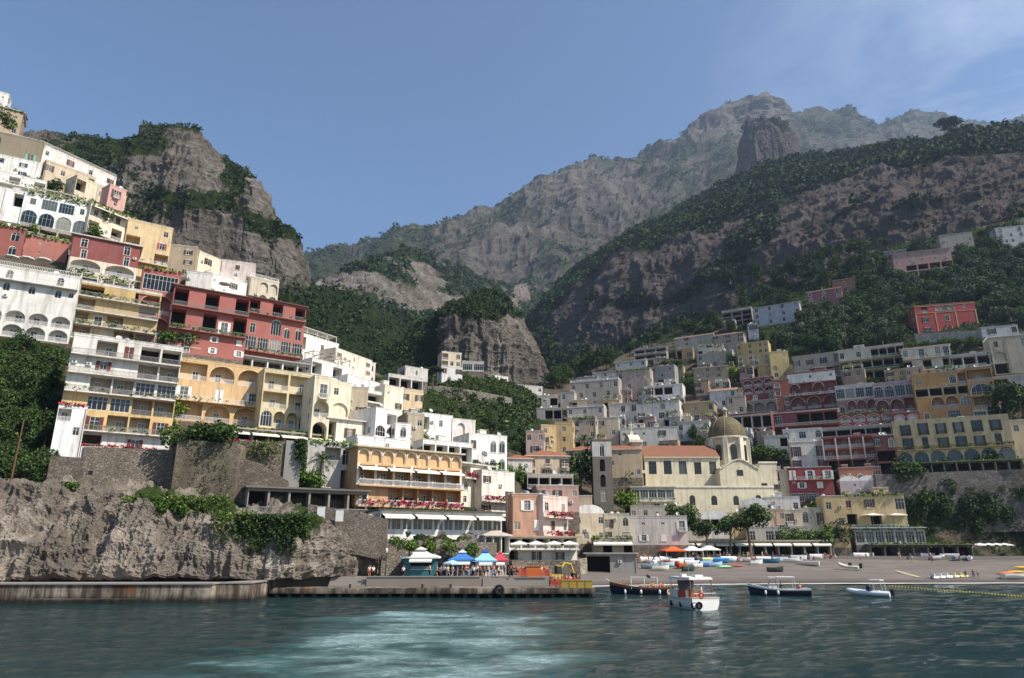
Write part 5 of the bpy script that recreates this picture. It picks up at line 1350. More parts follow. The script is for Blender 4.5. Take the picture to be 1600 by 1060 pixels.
woods('scrub', M_hill, 15000, 1.5, LEAF_MID, .62, label='low garden scrub over the terraced hillside')
# ================================================================ church
def ZZ(py, Y): return ground_y(Y, py)
def XX(px, py, Y): return at(px, py, Y).x
def church():
    Y0 = 217.0; base = at(1000, 850, Y0); base.z = 4.0
    r = empty('church', base, 0, 'cream church with a green tiled dome and terracotta nave roof', 'church')
    O = base; CR = 'dbcca4'; TR = 'e2d8be'; tm = stucco(TR); cw = stucco(CR)
    def part(name, Y, pxl, pxr, pyt, spec, depth, pyref=None, zb=None, wall=CR, sh='-', Rr='.', L='.', roofflat=True):
        x0 = XX(pxl, pyref or pyt, Y) - O.x; x1 = XX(pxr, pyref or pyt, Y) - O.x; zt = ZZ(pyt, Y) - O.z; z0 = 0 if zb is None else zb
        mb = MB(); info = dict(win=[], rail=[], balc=[], awn=[]); y = Y - O.y
        facade(mb, Matrix.Translation((x0, y, 0)), x1 - x0, z0, zt, spec, wall, {}, sh, '4c4438', 1, TR, depth, info)
        facade(mb, Matrix.Translation((x0, y + depth, 0)) @ Matrix.Rotation(-math.pi/2, 4, 'Z'), depth, z0, zt, L, wall, {}, sh, '4c4438', 1, TR, depth, info)
        facade(mb, Matrix.Translation((x1, y, 0)) @ Matrix.Rotation(math.pi/2, 4, 'Z'), depth, z0, zt, Rr, wall, {}, sh, '4c4438', 1, TR, depth, info)
        mb.face([(x1,y+depth,z0),(x0,y+depth,z0),(x0,y+depth,zt),(x1,y+depth,zt)], cw)
        if roofflat:
            mb.face([(x0,y,zt),(x1,y,zt),(x1,y+depth,zt),(x0,y+depth,zt)], plain('b3a994', .9))
            mb.box((x0-.2,y-.25,zt-.02),(x1+.2,y+.3,zt+.5), tm); 
        o = mb.build(name, r)
        for loc, rz, kind, w, h, shc, ch in info['win']:
            fm, pm = win_meshes(kind, w, h, '5a5144'); q = link('window', fm, r, loc, rz); link('pane', pm, q)
            if kind == 'r':   # dark stone surround
                m = MB(); d = plain('4f463a', .8)
                for a, b in (((-w/2-.3,-.2,-.3),(-w/2,-.1,h+.3)),((w/2,-.2,-.3),(w/2+.3,-.1,h+.3)),((-w/2,-.2,h),(w/2,-.1,h+.3)),((-w/2,-.2,-.3),(w/2,-.1,0))): m.box(a, b, d)
                link('surround', m.mesh('surround'), q)
        return x0, x1, y, zt
    part('lower_aisle', Y0, 1005, 1208, 762, '..w.a.a.a.a.*1|.......*1.5|....', 7)
    x0, x1, y, zt = part('nave', Y0 + 7, 1007, 1124, 714, 'NNNNN*1/s|.*.4', 14, roofflat=False, zb=ZZ(764, Y0+7)-O.z)
    m = MB(); t = tiles('8a5f4d'); rz_ = 4.6
    m.face([(x0-.2,y-.6,zt-.1),(x1,y-.6,zt-.1),(x1,y+7,zt+rz_),(x0-.2,y+7,zt+rz_)], t); m.face([(x1,y+14.6,zt-.1),(x0-.2,y+14.6,zt-.1),(x0-.2,y+7,zt+rz_),(x1,y+7,zt+rz_)], t)
    m.face([(x0,y,zt),(x0,y+14,zt),(x0,y+7,zt+rz_-.1)], cw); m.face([(x1,y,zt),(x1,y+14,zt),(x1,y+7,zt+rz_-.1)], cw)
    m.box((x0-.2,y-.62,zt-.35),(x1,y-.1,zt-.12), tm); m.build('nave_roof', r)
    # transept with a curved gable
    tx0, tx1, ty, tz = part('transept', Y0 + 2.5, 1124, 1187, 733, '.N.*1|.*.75', 20, roofflat=False, zb=ZZ(766, Y0+2.5)-O.z)
    m = MB(); w = tx1 - tx0; prof = [(tx0 + w * i / 16, tz + 2.9 * (math.sin(math.pi * i / 16) ** 1.5)) for i in range(17)]
    m.face([(x, ty - .02, z) for x, z in [(tx0, tz - .01)] + prof[1:-1] + [(tx1, tz - .01)]], cw)
    m.grid([[(x, ty - .35, z + .25) for x, z in prof], [(x, ty + 20, z + .25) for x, z in prof]], plain('b5a88c', .9)); m.grid([[(x, ty - .35, z - .1) for x, z in prof], [(x, ty - .35, z + .25) for x, z in prof]], tm)
    m.build('gable', r)
    part('right_annex', Y0 + 4, 1186, 1213, 724, 'v.s|v.v|..', 12, Rr='v.v|v.v|.', wall='d6c6a0')
    # drum, dome, lantern
    Yd = Y0 + 16; c = at(1136, 690, Yd); cx, cy = c.x - O.x, c.y - O.y; zb = ZZ(728, Yd) - O.z; zt = ZZ(687, Yd) - O.z; zap = ZZ(653, Yd) - O.z
    R_ = (XX(1163, 690, Yd) - XX(1107, 690, Yd)) / 2
    m = MB(); dm = stucco('cfbf93'); n = 8; off = math.pi / 8
    P = lambda k, rr, z: (cx + rr * math.cos(off + 2*math.pi*k/n), cy + rr * math.sin(off + 2*math.pi*k/n), z)
    for k in range(n): m.face([P(k, R_+.9, zb-3), P(k+1, R_+.9, zb-3), P(k+1, R_+.25, zt), P(k, R_+.25, zt)], dm)
    for k in range(n):   # buttress pilasters on the corners
        a = off + 2*math.pi*k/n; M = Matrix.Translation((cx, cy, 0)) @ Matrix.Rotation(a, 4, 'Z'); m.box((R_-.4, -.7, zb-3), (R_+1.1, .7, zt-.3), tm, M)
    m.lathe([(R_+.3, zt-.3), (R_+.8, zt-.1), (R_+.8, zt+.25), (R_+.1, zt+.35)], tm, 32, (cx, cy, 0)); m.build('drum', r)
    for k in (5, 6, 4, 7):
        a = off + 2*math.pi*(k+.5)/n; ap = (R_ + .6) * math.cos(off) + .12
        fm, pm = win_meshes('a', 2.1, 5.2, '5a5144'); q = link('window', fm, r, (cx + ap*math.cos(a), cy + ap*math.sin(a), zb + 1.2), a + math.pi/2); link('pane', pm, q)
    def dome_mat():
        t = NT('majolica_dome'); p = t.pos(); 
        tc_ = t.n('ShaderNodeTexCoord').outputs['Object']
        v = t.n('ShaderNodeTexVoronoi', {'Vector': p, 'Scale': 2.2}).outputs['Color']; v = t.n('ShaderNodeSeparateColor', {0: v}).outputs[0]
        col = t.ramp(v, [(.0, '3b3e2c'), (.4, '57533a'), (.7, '635b44'), (1, '756952')])
        col = t.mix(t.math('MULTIPLY', t.noise(t.pos((1,1,.25)), .6, 6, .6), .6), col, lin('6a5738'))
        return t.bsdf(col, .7, t.bump(v, .3, .05), .25)
    dmat = dome_mat(); hz = zap - zt
    m = MB(); m.lathe([(R_ * math.cos(a), zt + .3 + hz * math.sin(a) ** .92) for a in [math.pi/2 * i / 14 for i in range(15)]], dmat, 40, (cx, cy, 0))
    for k in range(8):   # ribs
        a0 = off + 2*math.pi*k/8; m.tube([(cx + (R_+.02)*math.cos(b)*math.cos(a0), cy + (R_+.02)*math.cos(b)*math.sin(a0), zt + .3 + hz * math.sin(b) ** .92) for b in [math.pi/2 * i / 12 for i in range(12)]], .11, plain('8f8260', .8), 5)
    m.build('dome', r)
    lz = zap; lt = ZZ(636, Yd) - O.z; m = MB()
    m.lathe([(1.25, lz - .4), (1.25, lz + .2), (.85, lz + .3), (.85, lz + (lt-lz)*.62), (1.1, lz + (lt-lz)*.66), (1.0, lz + (lt-lz)*.72), (.5, lz + (lt-lz)*.9), (.12, lt)], stucco('c9b68c'), 12, (cx, cy, 0))
    for k in range(6):
        M = Matrix.Translation((cx, cy, 0)) @ Matrix.Rotation(k*math.pi/3 + .5, 4, 'Z'); m.box((.84, -.18, lz + .5), (.9, .18, lz + (lt-lz)*.55), plain('2a2622'), M)
    m.tube([(cx, cy, lt - .1), (cx, cy, lt + 1.6)], .07, plain('3a3632')); m.tube([(cx-.4, cy, lt + 1.1), (cx+.4, cy, lt + 1.1)], .06, plain('3a3632')); m.build('lantern', r)
    # west front seen from the side: tall slab with a scrolled gable and cross
    Yf = Y0 + 5; fx0 = XX(989, 740, Yf) - O.x; fx1 = fx0 + 3.2; fy0 = Yf - O.y; fy1 = fy0 + 17; z1 = ZZ(690, Yf) - O.z; z2 = ZZ(676, Yf) - O.z; zmid = ZZ(738, Yf) - O.z
    m = MB(); fw = stucco('c4b190'); m.box((fx0, fy0, 0), (fx1, fy1, z1), fw)
    for z in (zmid, z1): m.box((fx0-.7, fy0-.6, z-.3), (fx1+.5, fy1+.6, z+.5), tm)
    for y_ in (fy0+1, fy0+5, fy0+11, fy0+15.2): m.box((fx0-.35, y_, 0), (fx0-.002, y_+1.1, z1-.3), tm)
    gp = [(fy0+2.0+ (13)*i/12, z1+.5 + (z2-z1) * (math.sin(math.pi*i/12)**.7)) for i in range(13)]
    m.face([(fx0, y_, z) for y_, z in gp][::-1], fw); m.face([(fx1, y_, z) for y_, z in gp], fw); m.grid([[(fx0-.2, y_, z) for y_, z in gp], [(fx1+.2, y_, z) for y_, z in gp]], tm, False)
    m.build('west_front', r)
    cyx = (fy0+fy1)/2; m = MB(); cm = plain('d8d2c4'); cxx = (fx0+fx1)/2
    m.box((cxx-.5, cyx-.5, z2), (cxx+.5, cyx+.5, z2+1.6), tm); m.tube([(cxx, cyx, z2+1.6), (cxx, cyx, z2+5)], .13, cm); m.tube([(cxx-.9, cyx, z2+4), (cxx+.9, cyx, z2+4)], .12, cm); m.build('cross', r)
church()
H('grey plastered bell tower with dark stone tiers and arched openings', 929, 960, 690, 812, '.e.=bfb9ae|.O.|.O.|.G.|.', '6c6258', yaw=92, Y=205, dp=7, trim='8a8278', cat='bell tower', name='bell_tower', L='.e.=bfb9ae|.O.|.O.|.|.', Rr='.e.=bfb9ae|.O.|.O.|.|.', par=.5, roofc='8f8a82', sh='-')
H('glazed terrace house in front of the church nave', 988, 1056, 762, 806, 'GGGGG/b|.s.w.v', 'cbbfa4', yaw=92, Y=212, dp=6, roof='slab', roofc='b8b0a0')
H('row of old shutters and blind arches below the glazed church terrace', 986, 1068, 794, 812, 'v.v.s.v.v', 'bcae94', yaw=94, Y=208, dp=4)
H('scarlet villa with ochre pilasters and a triple roof window on the wooded slope', 1436, 1532, 480, 526, '.L.aaa.v.*.62/s|www*1.05/qs|ddG/q', 'b3200f', yaw=104, trim='caa55e', dp=14, sh='5a4a3a', Yoff=2, cat='villa', name='villa', roofc='7e4a3c')
# ================================================================ retaining walls
wall_thing('pale stone plinth wall under the scarlet villa', [(1432,534),(1536,526)], [522,516], [townY(1432,534)-3, townY(1536,526)-3], name='plinth_wall', mat=stone('b3aa9b','8d8478',1.2))
wall_thing('grey stone base wall with arched recess under the white apartments', [(116,782),(266,782)], [698,704], [114,118], mat=stone('8a7f70','5a5146',2.2), down=2)
wall_thing('low stone wall with a dark gateway left of the apartment base', [(70,762),(124,770)], [712,716], [112,113], mat=stone('857a6c','4f473d',2.0), down=2)
wall_thing('dark rubble wall at the left edge above the sea cliff', [(-60,800),(66,800)], [766,766], [108,109], mat=stone('6e675e','38332d',2.6), down=3)
wall_thing('light rubble wall beside the cliff path', [(66,812),(150,812)], [766,772], [109,110], mat=stone('8d8577','5c5449',2.4), down=3)
wall_thing('big weathered rock faced bastion under the green hedge', [(262,800),(362,800)], [686,694], [114,116], mat=rock_mat('bastion_rock','a39680','857866','b8aa94','3a4424','525e30',3.4), down=2, th=9)
wall_thing('tall pebbled wall under the red flower terrace', [(356,765),(440,768)], [690,690], [119.5,121], mat=stone('8b8070','5d5447',2.4), down=3)
wall_thing('smooth concrete pier beside the pebbled wall', [(440,768),(464,768)], [688,690], [120.6,121.4], mat=stucco('8d8880'), down=3, name='concrete_pier')
wall_thing('rubble slope wall below the pebbled wall', [(358,800),(392,800),(446,790)], [714,722,752], [117,117.6,119], mat=stone('7d7263','4c443a',2.2), down=3)
wall_thing('rubble wall with white painted panels above the cliff', [(478,832),(560,836),(604,846)], [788,800,812], [112.5,113.5,114.5], mat=stone('857b6e','544c42',2.6), down=3)
H('low white kitchen wing left of the glazed restaurant', 556, 600, 806, 836, '.v.G|....', 'dcd7ce', yaw=62, Y=116, dp=5, roof='slab', found=2)
wall_thing('rubble base wall under the glazed restaurant', [(596,872),(664,872),(776,868)], [842,846,848], [116,118.5,123], mat=stone('8d8375','5f574c',2.2), th=1.2, down=3)
wall_thing('grey retaining wall with a balustrade below the long cream hotel', [(1376,800),(1500,800),(1640,795)], [742,737,732], [212,208,203], mat=stone('77706a','4a4540',1.2), th=3, down=6)
wall_thing('curved coast road parapet on the green spur', [(656,632),(690,628),(730,630),(770,636),(800,644)], [604,603,609,616,622], [262,262,263,265,268], mat=stone('8f887d','6b655c',.8), th=6, name='road_wall', down=2, cap=plain('8d8880'))
wall_thing('stone flank wall under the concrete boat garage', [(884,903),(918,903)], [878,872], [150,155], mat=stone('a79b8a','7a6f60',1.5), name='stone_wall', th=3)
# white panels (doors) on the rubble wall
for k, (px, py, lab) in enumerate([(501,806,'left white panel on the rubble wall'),(530,811,'right white panel on the rubble wall')]):
    m = MB(); m.box((-.6,-.1,0),(.6,.0,1.7), plain('e2dfd8')); m.box((-.65,-.12,1.7),(.65,0,1.8), plain('b8b4aa')); o = m.build('wall_panel', None, loc=at(px, py + 4, 112.3)); tag(o, lab, 'panel')
# ================================================================ quay and landing
def quay_mat(c1, c2):
    t = NT('quay_' + c1); P = t.pos()
    col = t.mix(t.n('ShaderNodeMapRange', {'Value': t.noise(P, .16, 7, .7), 'From Min': .38, 'From Max': .62}).outputs[0], lin(c1), lin('5a5045'))
    s_ = t.noise(t.pos((.9,.9,.12)), .9, 6, .7); col = t.mix(t.ramp(s_, [(.42, 0.0), (.58, .85)]), col, lin('2e241c'))
    rust = t.noise(t.pos((.5,.5,.3)), .5, 5, .6); col = t.mix(t.ramp(rust, [(.58, 0.0), (.7, .7)]), col, lin('7a4a2c'))
    z = t.n('ShaderNodeSeparateXYZ', {0: P}).outputs[2]
    low_dark = t.n('ShaderNodeMapRange', {'Value': t.math('ADD', z, t.math('MULTIPLY', t.noise(P, .8, 4), .8)), 'From Min': .7, 'From Max': 1.5, 'To Min': .9, 'To Max': 0}).outputs[0]  # darker towards the bottom of the quay, with an uneven edge
    col = t.mix(low_dark, col, lin('161613'))
    return t.bsdf(col, .9, t.bump(t.noise(P, 3, 6, .6), .5, .08), .2)
QM = quay_mat('a39684', '7c7060'); QT = plain('8d857c', .9)
def zof(py, Y): return ground_y(Y, py)
q = empty('quay', (-60, 96, 0), 0, 'long weathered concrete quay below the left sea cliff', 'quay')
m = MB(); L0 = Vector((-60, 96, 0))
def loc(p): return (p[0] + 60, p[1] - 96)
xa = at(330, 930, 95.5).x; xb = at(412, 925, 104).x
poly = [loc(p) for p in ((-150, 92.5), (-95, 94.5), (xa, 95.5), (xa + .05, 97.6), (xa + 4.2, 97.9), (xb, 103.8), (xb, 112), (-150, 110))]
m.prism(poly, -1.5, 2.25, QM); m.build('quay_block', q)
m = MB(); m.prism([loc(p) for p in ((-150, 92.3), (-95, 94.3), (xa+.15, 95.3), (xa + .2, 97.5), (xa + 4.3, 97.8), (xb + .2, 103.7), (xb + .2, 108), (xa, 99), (-150, 97))], 2.252, 2.42, QT); m.build('coping', q)
for x, s in ((-88, .3), (-62, -.2)):
    m = MB(); m.box((0, -.9, -.4), (14, .3, .55), QM); m.build('ledge', q, loc=(x + 60, -1.9 + (x+95)*.02, 0))
# lower landing, upper terrace
ld = empty('landing_stage', (-10, 106, 0), 0, 'grey stepped landing stage with dark piles right of the quay', 'landing stage')
x0, x1 = xb, at(930, 930, 107).x
m = MB(); m.box((x0 + 10.2, -.4, .55), (x1 + 10, 4.2, 1.3), QM); m.build('lower_deck', ld)
m = MB()
for i in range(26): m.box((x0 + 11 + i * (x1 - x0 - 2) / 25, .0, -2), (x0 + 11.5 + i * (x1 - x0 - 2) / 25, .5, .55), plain('4a4640', .95))
m.build('pile', ld)
m = MB(); m.box((x0 + 10.3, 1.4, -2), (x1 + 9.6, 3.8, .54), plain('1c1d1c', .95)); m.build('painted_shade_block', ld)  # near-black block added to stand for the shade under the deck
xe = at(862, 918, 110).x; ws = MB(); wallm = plain('857c72', .9)
def xl(px, Y=110): return at(px, 912, Y).x + 10
ws.prism([(x0 + 10.3, 4.2), (xl(432), 4.2), (xl(432), 7), (xl(512), 7), (xl(512), 6.2), (xl(572), 6.2), (xl(572), 4.2), (xl(752), 4.2), (xl(752), 5.2), (xl(862), 5.2), (xl(862), 22), (x0 + 10.3, 22)], -1, 2.62, wallm); ws.build('upper_terrace', ld)
m = MB()
for i in range(5):
    z = 1.302 + i * .26; m.box((xl(512) + .02, 4.3 + i * .38, z - .3), (xl(572) - .02, 6.19, z + .25), plain('928a80', .9))
m.build('steps', ld)
m = MB()
for i in range(4): m.box((xl(754), 4.25 + i * .24, 1.302 + i*.3), (xl(858), 5.19, 1.302 + (i+1)*.3), plain('8d857b', .9))
m.build('steps', ld)
m = MB(); m.box((x0 + 10.4, 4.1, 2.622), (xl(432), 4.6, 2.75), QT); m.box((xl(572), 4.1, 2.622), (xl(750), 4.5, 2.78), QT); m.build('coping', ld)
for px in (780,):
    m = MB(); pr = [(.55 + .2*math.cos(a), .2*math.sin(a)) for a in [2*math.pi*i/10 for i in range(11)]]; m.lathe(pr, plain('171717', .8), 20)
    me = m.mesh('tyre_fender'); 
    for v in me.vertices: v.co.y, v.co.z = v.co.z, v.co.y
    o = link('tyre_fender', me, None, at(px, 922, 105.3)); tag(o, 'black tyre fender hanging on the landing stage', 'tyre')
for i, px in enumerate((547, 660, 704)):
    m = MB(); m.lathe([(.16, 0), (.13, .3), (.2, .42), (.18, .5), (.01, .52)], plain('2a2a2a', .6), 10); o = m.build('bollard', None, loc=(at(px, 916, 106.3).x, 106.3, 1.3)); tag(o, ['iron bollard near the landing steps', 'iron bollard in front of the teal kiosk', 'iron bollard right of the teal kiosk'][i], 'bollard')
m = MB(); ym = plain('9c8638', .8)
o = empty('crate_stack', (at(905, 925, 106.8).x, 106.8, 1.3), 0, 'row of yellow crates at the tip of the landing stage', 'crates')
for i in range(4):
    m = MB(); m.box((-2.6 + i * 1.15, -.5, 0), (-1.6 + i * 1.15, .5, .95), ym); m.box((-2.65 + i*1.15, -.55, .95), (-1.55 + i*1.15, .55, 1.02), plain('86743a', .8)); m.build('crate', o)

# openings in the stone base under the apartments
def wall_item(name, px, py, Y, rz, label, cat, fn):
    m = MB(); fn(m); o = m.build(name, None, loc=at(px, py, Y)); o.rotation_euler.z = rz; tag(o, label, cat)
zr = math.atan2(118 - 114, at(266, 740, 118).x - at(116, 740, 114).x); yb_ = lambda px: 114 + 4 * (px - 116) / 150 - .08
def wf(m): m.box((-1.5,-.1,0),(1.5,.05,2.1), plain('e2ddd3')); m.box((-1.3,-.13,.2),(1.3,-.1,1.9), glassy('5a6670'))
wall_item('window', 140, 718, yb_(140), zr, 'large framed window let into the stone base wall', 'window', wf)
def sf(m): m.box((-.5,-.1,0),(.5,.05,1.0), plain('ddd6c8')); m.box((-.33,-.13,.17),(.33,-.1,.83), plain('1f1c1a'))
wall_item('window', 141, 744, yb_(141), zr, 'small square window low in the stone base wall', 'window', sf)
def gf(m):
    pr = [(-.7,0),(.7,0)] + [(.7*math.cos(a), 1.5+.7*math.sin(a)) for a in [math.pi*i/10 for i in range(11)]]
    m.face([(x,-.13,z) for x, z in pr], plain('1d1a18'))
    for i in range(2, len(pr)-1):
        a, b = pr[i], pr[i+1]; m.box((min(a[0],b[0])-.02,-.16,min(a[1],b[1])),(max(a[0],b[0])+.02,-.05,max(a[1],b[1])+.16), plain('b3a48e'))
wall_item('gate', 103, 766, 112.5, .1, 'dark arched gate in the low stone wall', 'gate', gf)
for px, lab in ((218, 'left pale oval patch on the stone base wall'), (249, 'right pale oval patch on the stone base wall')):
    def of(m): m.face([(.75*math.cos(a), -.03, 1.0*math.sin(a)) for a in [2*math.pi*i/20 for i in range(20)]], stucco('b8ac9c')); m.grid([[(r*math.cos(a), y, r*1.3*math.sin(a)) for a in [2*math.pi*i/20 for i in range(20)]] for r, y in ((.75,-.03),(.85,-.03),(.85,.05))], stucco('cfc4b4'), True, True)
    wall_item('oval_niche', px, 716, yb_(px), zr, lab, 'niche', of)
# ================================================================ trees and shrubs
rp_ = random.Random(11)
def inside(poly, x, y):
    c = False; n = len(poly)
    for i in range(n):
        (x1, y1), (x2, y2) = poly[i], poly[(i + 1) % n]
        if (y1 > y) != (y2 > y) and x < (x2 - x1) * (y - y1) / (y2 - y1) + x1: c = not c
    return c
def on_house(px, py):
    if 1412 < px < 1548 and 482 < py < 545: return True
    return any(a - 2 < px < b + 2 and t - 4 < py < bs + 3 for _, a, b, t, bs in ALLH)
def grove(poly, n, kinds, h, label, group, mind=9, name='tree', cat='tree', mat=None, hfun=None):
    xs = [p[0] for p in poly]; ys = [p[1] for p in poly]; got = []; tries = 0
    while len(got) < n and tries < n * 40:
        tries += 1; x, y = rp_.uniform(min(xs), max(xs)), rp_.uniform(min(ys), max(ys))
        if not inside(poly, x, y) or on_house(x, y): continue
        if any((x - a) ** 2 + (1.6 * (y - b)) ** 2 < mind ** 2 for a, b in got): continue
        got.append((x, y))
    for x, y in got:
        P = town_pt(x, y); P.z -= .6
        tree(rp_.choice(kinds), P, rp_.uniform(*h), label, group, name, cat, mat=mat)
    return len(got)
LG = leaf('3d4c24', '55682f', '869650'); LD = leaf('2b3b1e', '3b4d27', '596a36'); LY = leaf('566b24', '73872f', '9aa548')
g1 = 'trees on the slope around the scarlet villa'
grove([(1172,560),(1250,500),(1330,470),(1370,392),(1470,385),(1540,370),(1640,360),(1640,520),(1540,512),(1530,545),(1420,545),(1300,556),(1240,552)], 200, ['round','olive','olive','round'], (7,12), 'rounded green tree on the wooded slope around the scarlet villa', g1, 10)
grove([(-30,545),(88,540),(92,640),(70,700),(60,760),(-30,762)], 46, ['round','round','olive'], (4.0,6.5), 'dark leafy tree on the shaded bank left of the tall white apartments', 'trees on the shaded left bank', 13, mat=LD)
grove([(1405,760),(1500,745),(1640,740),(1640,846),(1440,842),(1425,800)], 34, ['round','round','olive'], (7,11), 'dense dark tree below the grey wall of the long cream hotel', 'trees below the grey retaining wall', 17, mat=LD)
grove([(655,640),(800,650),(835,700),(810,712),(742,660),(700,645)], 22, ['olive','round'], (3.5,6), 'small tree on the green spur under the coast road', 'trees on the green spur', 10)
grove([(1140,440),(1260,400),(1400,372),(1400,390),(1330,440),(1250,478),(1160,494)], 40, ['round','olive'], (8,13), 'tree at the foot of the right cliff above the houses', 'trees at the foot of the right cliff', 10, mat=LD)
grove([(840,600),(1000,545),(1120,505),(1170,490),(1150,525),(1050,530),(960,568),(880,615)], 40, ['round'], (7,11), 'dark tree between the grey village and the right cliff', 'trees above the grey village', 10, mat=LD)
# garden trees among the houses, told apart by where they stand
for px, py, k, h, lab in [
 (905,775,'round',17,'large dark round tree left of the bell tower'),(896,790,'round',10,'smaller dark tree in front of the large round tree'),
 (975,772,'olive',8,'pale leafy tree between bell tower and church'),(972,788,'bush',5,'bright green bush between bell tower and church'),
 (1040,590,'round',11,'green garden tree above the brilliant white house'),(1060,586,'round',9,'bushy tree left of the tan block house'),(1076,600,'bush',4,'low bush beside the tan block house'),
 (1148,600,'round',9,'dark tree left of the sunny yellow house'),(1150,575,'round',9,'tree above the dark red arched house'),(1028,690,'shrub',3,'small shrub above the lilac white house'),
 (1042,655,'cypress',9,'dark cypress by the white creeper house'),(1190,716,'bush',6,'long green bush right of the church dome'),(1210,718,'bush',6,'round bush beside the small red roofed house'),(1222,700,'round',7,'tree over the small red roofed house'),
 (1085,690,'round',7,'ivy dark tree left of the church dome'),(1096,700,'bush',5,'dark bush against the dome drum'),(935,668,'round',6,'garden tree by the beige house'),(950,655,'palm',6,'palm in the garden above the bell tower'),
 (915,712,'palm',8,'slim palm left of the bell tower top'),(880,655,'round',6,'tree under the tip of the grey village'),(1000,668,'bush',4,'bush under the white gallery house'),
 (1414,600,'cypress',14,'tall cypress between the white hotels'),(1552,600,'cypress',13,'second dark cypress right of the low white house'),(1580,668,'round',16,'big dark tree right of the ochre house'),(1602,662,'round',14,'dark tree at the right edge behind the ochre house'),
 (1330,600,'bush',4,'green hedge bush under the long white hotel'),(1350,602,'bush',4,'middle hedge bush under the long white hotel'),(1375,602,'bush',4,'right hedge bush under the long white hotel'),(1275,592,'bush',4,'dark bush above the red house dormers'),
 (1160,665,'bush',4,'bush behind the church lantern'),(1430,770,'round',12,'tall green tree against the grey retaining wall'),
 (1312,860,'round',9,'dark shady tree beside the beach stair'),(1330,858,'palm',5,'short palm in front of the glass veranda'),(1300,840,'bush',5,'purple flowering bush by the yellow side wall'),
 (676,604,'umbrella',9,'umbrella pine beside the white valley villas'),(740,600,'round',6,'tree on the terrace under the rock bluff'),(760,604,'round',5,'small tree right of the flat roofed green house'),(730,590,'bush',4,'bush below the flat roofed green house'),
 (648,690,'round',7,'bright green creeper tree in front of the tan house'),(662,696,'bush',4,'green bush under the white porch house'),(745,745,'bush',5,'dark vine thicket above the curved hotel end'),(765,748,'bush',5,'red flecked vine thicket beside the white arches'),(790,750,'bush',5,'green thicket right of the white arches'),(722,742,'bush',4,'left end of the vine garden thicket'),(812,752,'bush',4,'green bush left of the glass balustrade'),
 (500,756,'palm',6,'palm in front of the grey concrete annex'),(490,760,'bush',3.5,'bush at the foot of the annex palm'),(468,752,'bush',4,'ivy on the wall left of the annex'),
 (262,640,'bush',5,'bright creeper between the apartments and the yellow hotel'),(258,668,'bush',4,'green creeper low beside the yellow hotel'),(256,600,'bush',5,'creeper high beside the yellow hotel'),(250,560,'round',4,'small tree above the apartment roof edge'),(264,535,'bush',4,'green shrubs at the foot of the big red hotel'),(286,540,'bush',4,'shrubs left of the flat hotel canopy'),
 (300,690,'bush',3.5,'dark clipped hedge on the bastion, left end'),(325,692,'bush',3.8,'dark clipped hedge on the bastion, middle'),(352,692,'bush',4.2,'dark clipped hedge on the bastion, right end'),(340,684,'bush',4,'tall dark hedge behind the bastion'),(280,690,'bush',3.5,'hedge at the top left corner of the bastion'),
 (104,442,'bush',5,'dark creeper left of the ochre loggias'),(104,470,'bush',4,'creeper between white arcade hotel and ochre loggias'),(236,470,'bush',3.5,'green terrace plants right of the ochre loggias'),(205,485,'bush',3,'terrace plants by the lower ochre loggia'),
 (45,368,'bush',4,'yellow green shrub beside the rust red house'),(60,372,'bush',3.6,'second shrub beside the rust red house'),(150,372,'bush',4,'trailing shrub under the cream stepped house'),(160,340,'bush',4,'potted shrubs above the cream stepped house'),(60,292,'bush',4,'dark shrub above the white arcade villa'),(80,296,'bush',4,'second dark shrub above the white arcade villa'),(8,192,'bush',4,'bush beside the tan house at the top left')]:
    Y = townY(px, py) - 1.5
    if 280 <= px <= 355 and 680 <= py <= 695: Y = 116.5
    if px < 60 and py < 200: Y = 178
    P = at(px, py, Y); P.z -= .4
    tree(k, P, h, lab, None, {'cypress':'cypress_tree','palm':'palm_tree','umbrella':'pine_tree','bush':'shrub','shrub':'shrub'}.get(k, 'tree'), {'bush':'shrub','shrub':'shrub','palm':'palm tree'}.get(k, 'tree'), mat=(LY if 'bright' in lab or 'yellow' in lab else LD if 'dark' in lab else leaf('5a2a4a','7a3a62','a0588a') if 'purple' in lab else None))
# beach pines in front of the cafes
for px, py, h, lab in [(1072,868,14.5,'large spreading beach pine left of the white bar'),(1104,868,11,'middle beach pine right of the large spreading pine'),(1142,872,12,'beach pine in front of the cream awnings'),(1174,870,15,'tall beach pine with a high round crown')]:
    P = at(px, py, 194); P.z = 4.5; tree('beachpine', P, h, lab, None, 'pine_tree', 'tree')
for px, py, h, lab in [(1240,858,8.5,'left clipped tree above the beach cafes'),(1274,858,9.5,'right clipped tree above the beach cafes'),(1253,858,7,'small clipped tree between the two beach trees')]:
    P = at(px, py, 199); P.z = 4.8; tree('olive', P, h, lab, None, 'tree', 'tree', mat=LG)
# lone umbrella pine on the skyline
_V, _X = M_dark[1][189], M_dark[4][189]; P = Vector(_V[int(np.argmin(np.abs(_X - 1484)))].tolist()); P.z -= 1; tree('umbrella', P, 30, 'lone umbrella pine on the skyline of the right ridge', None, 'pine_tree', 'tree', var=1, rz=0)
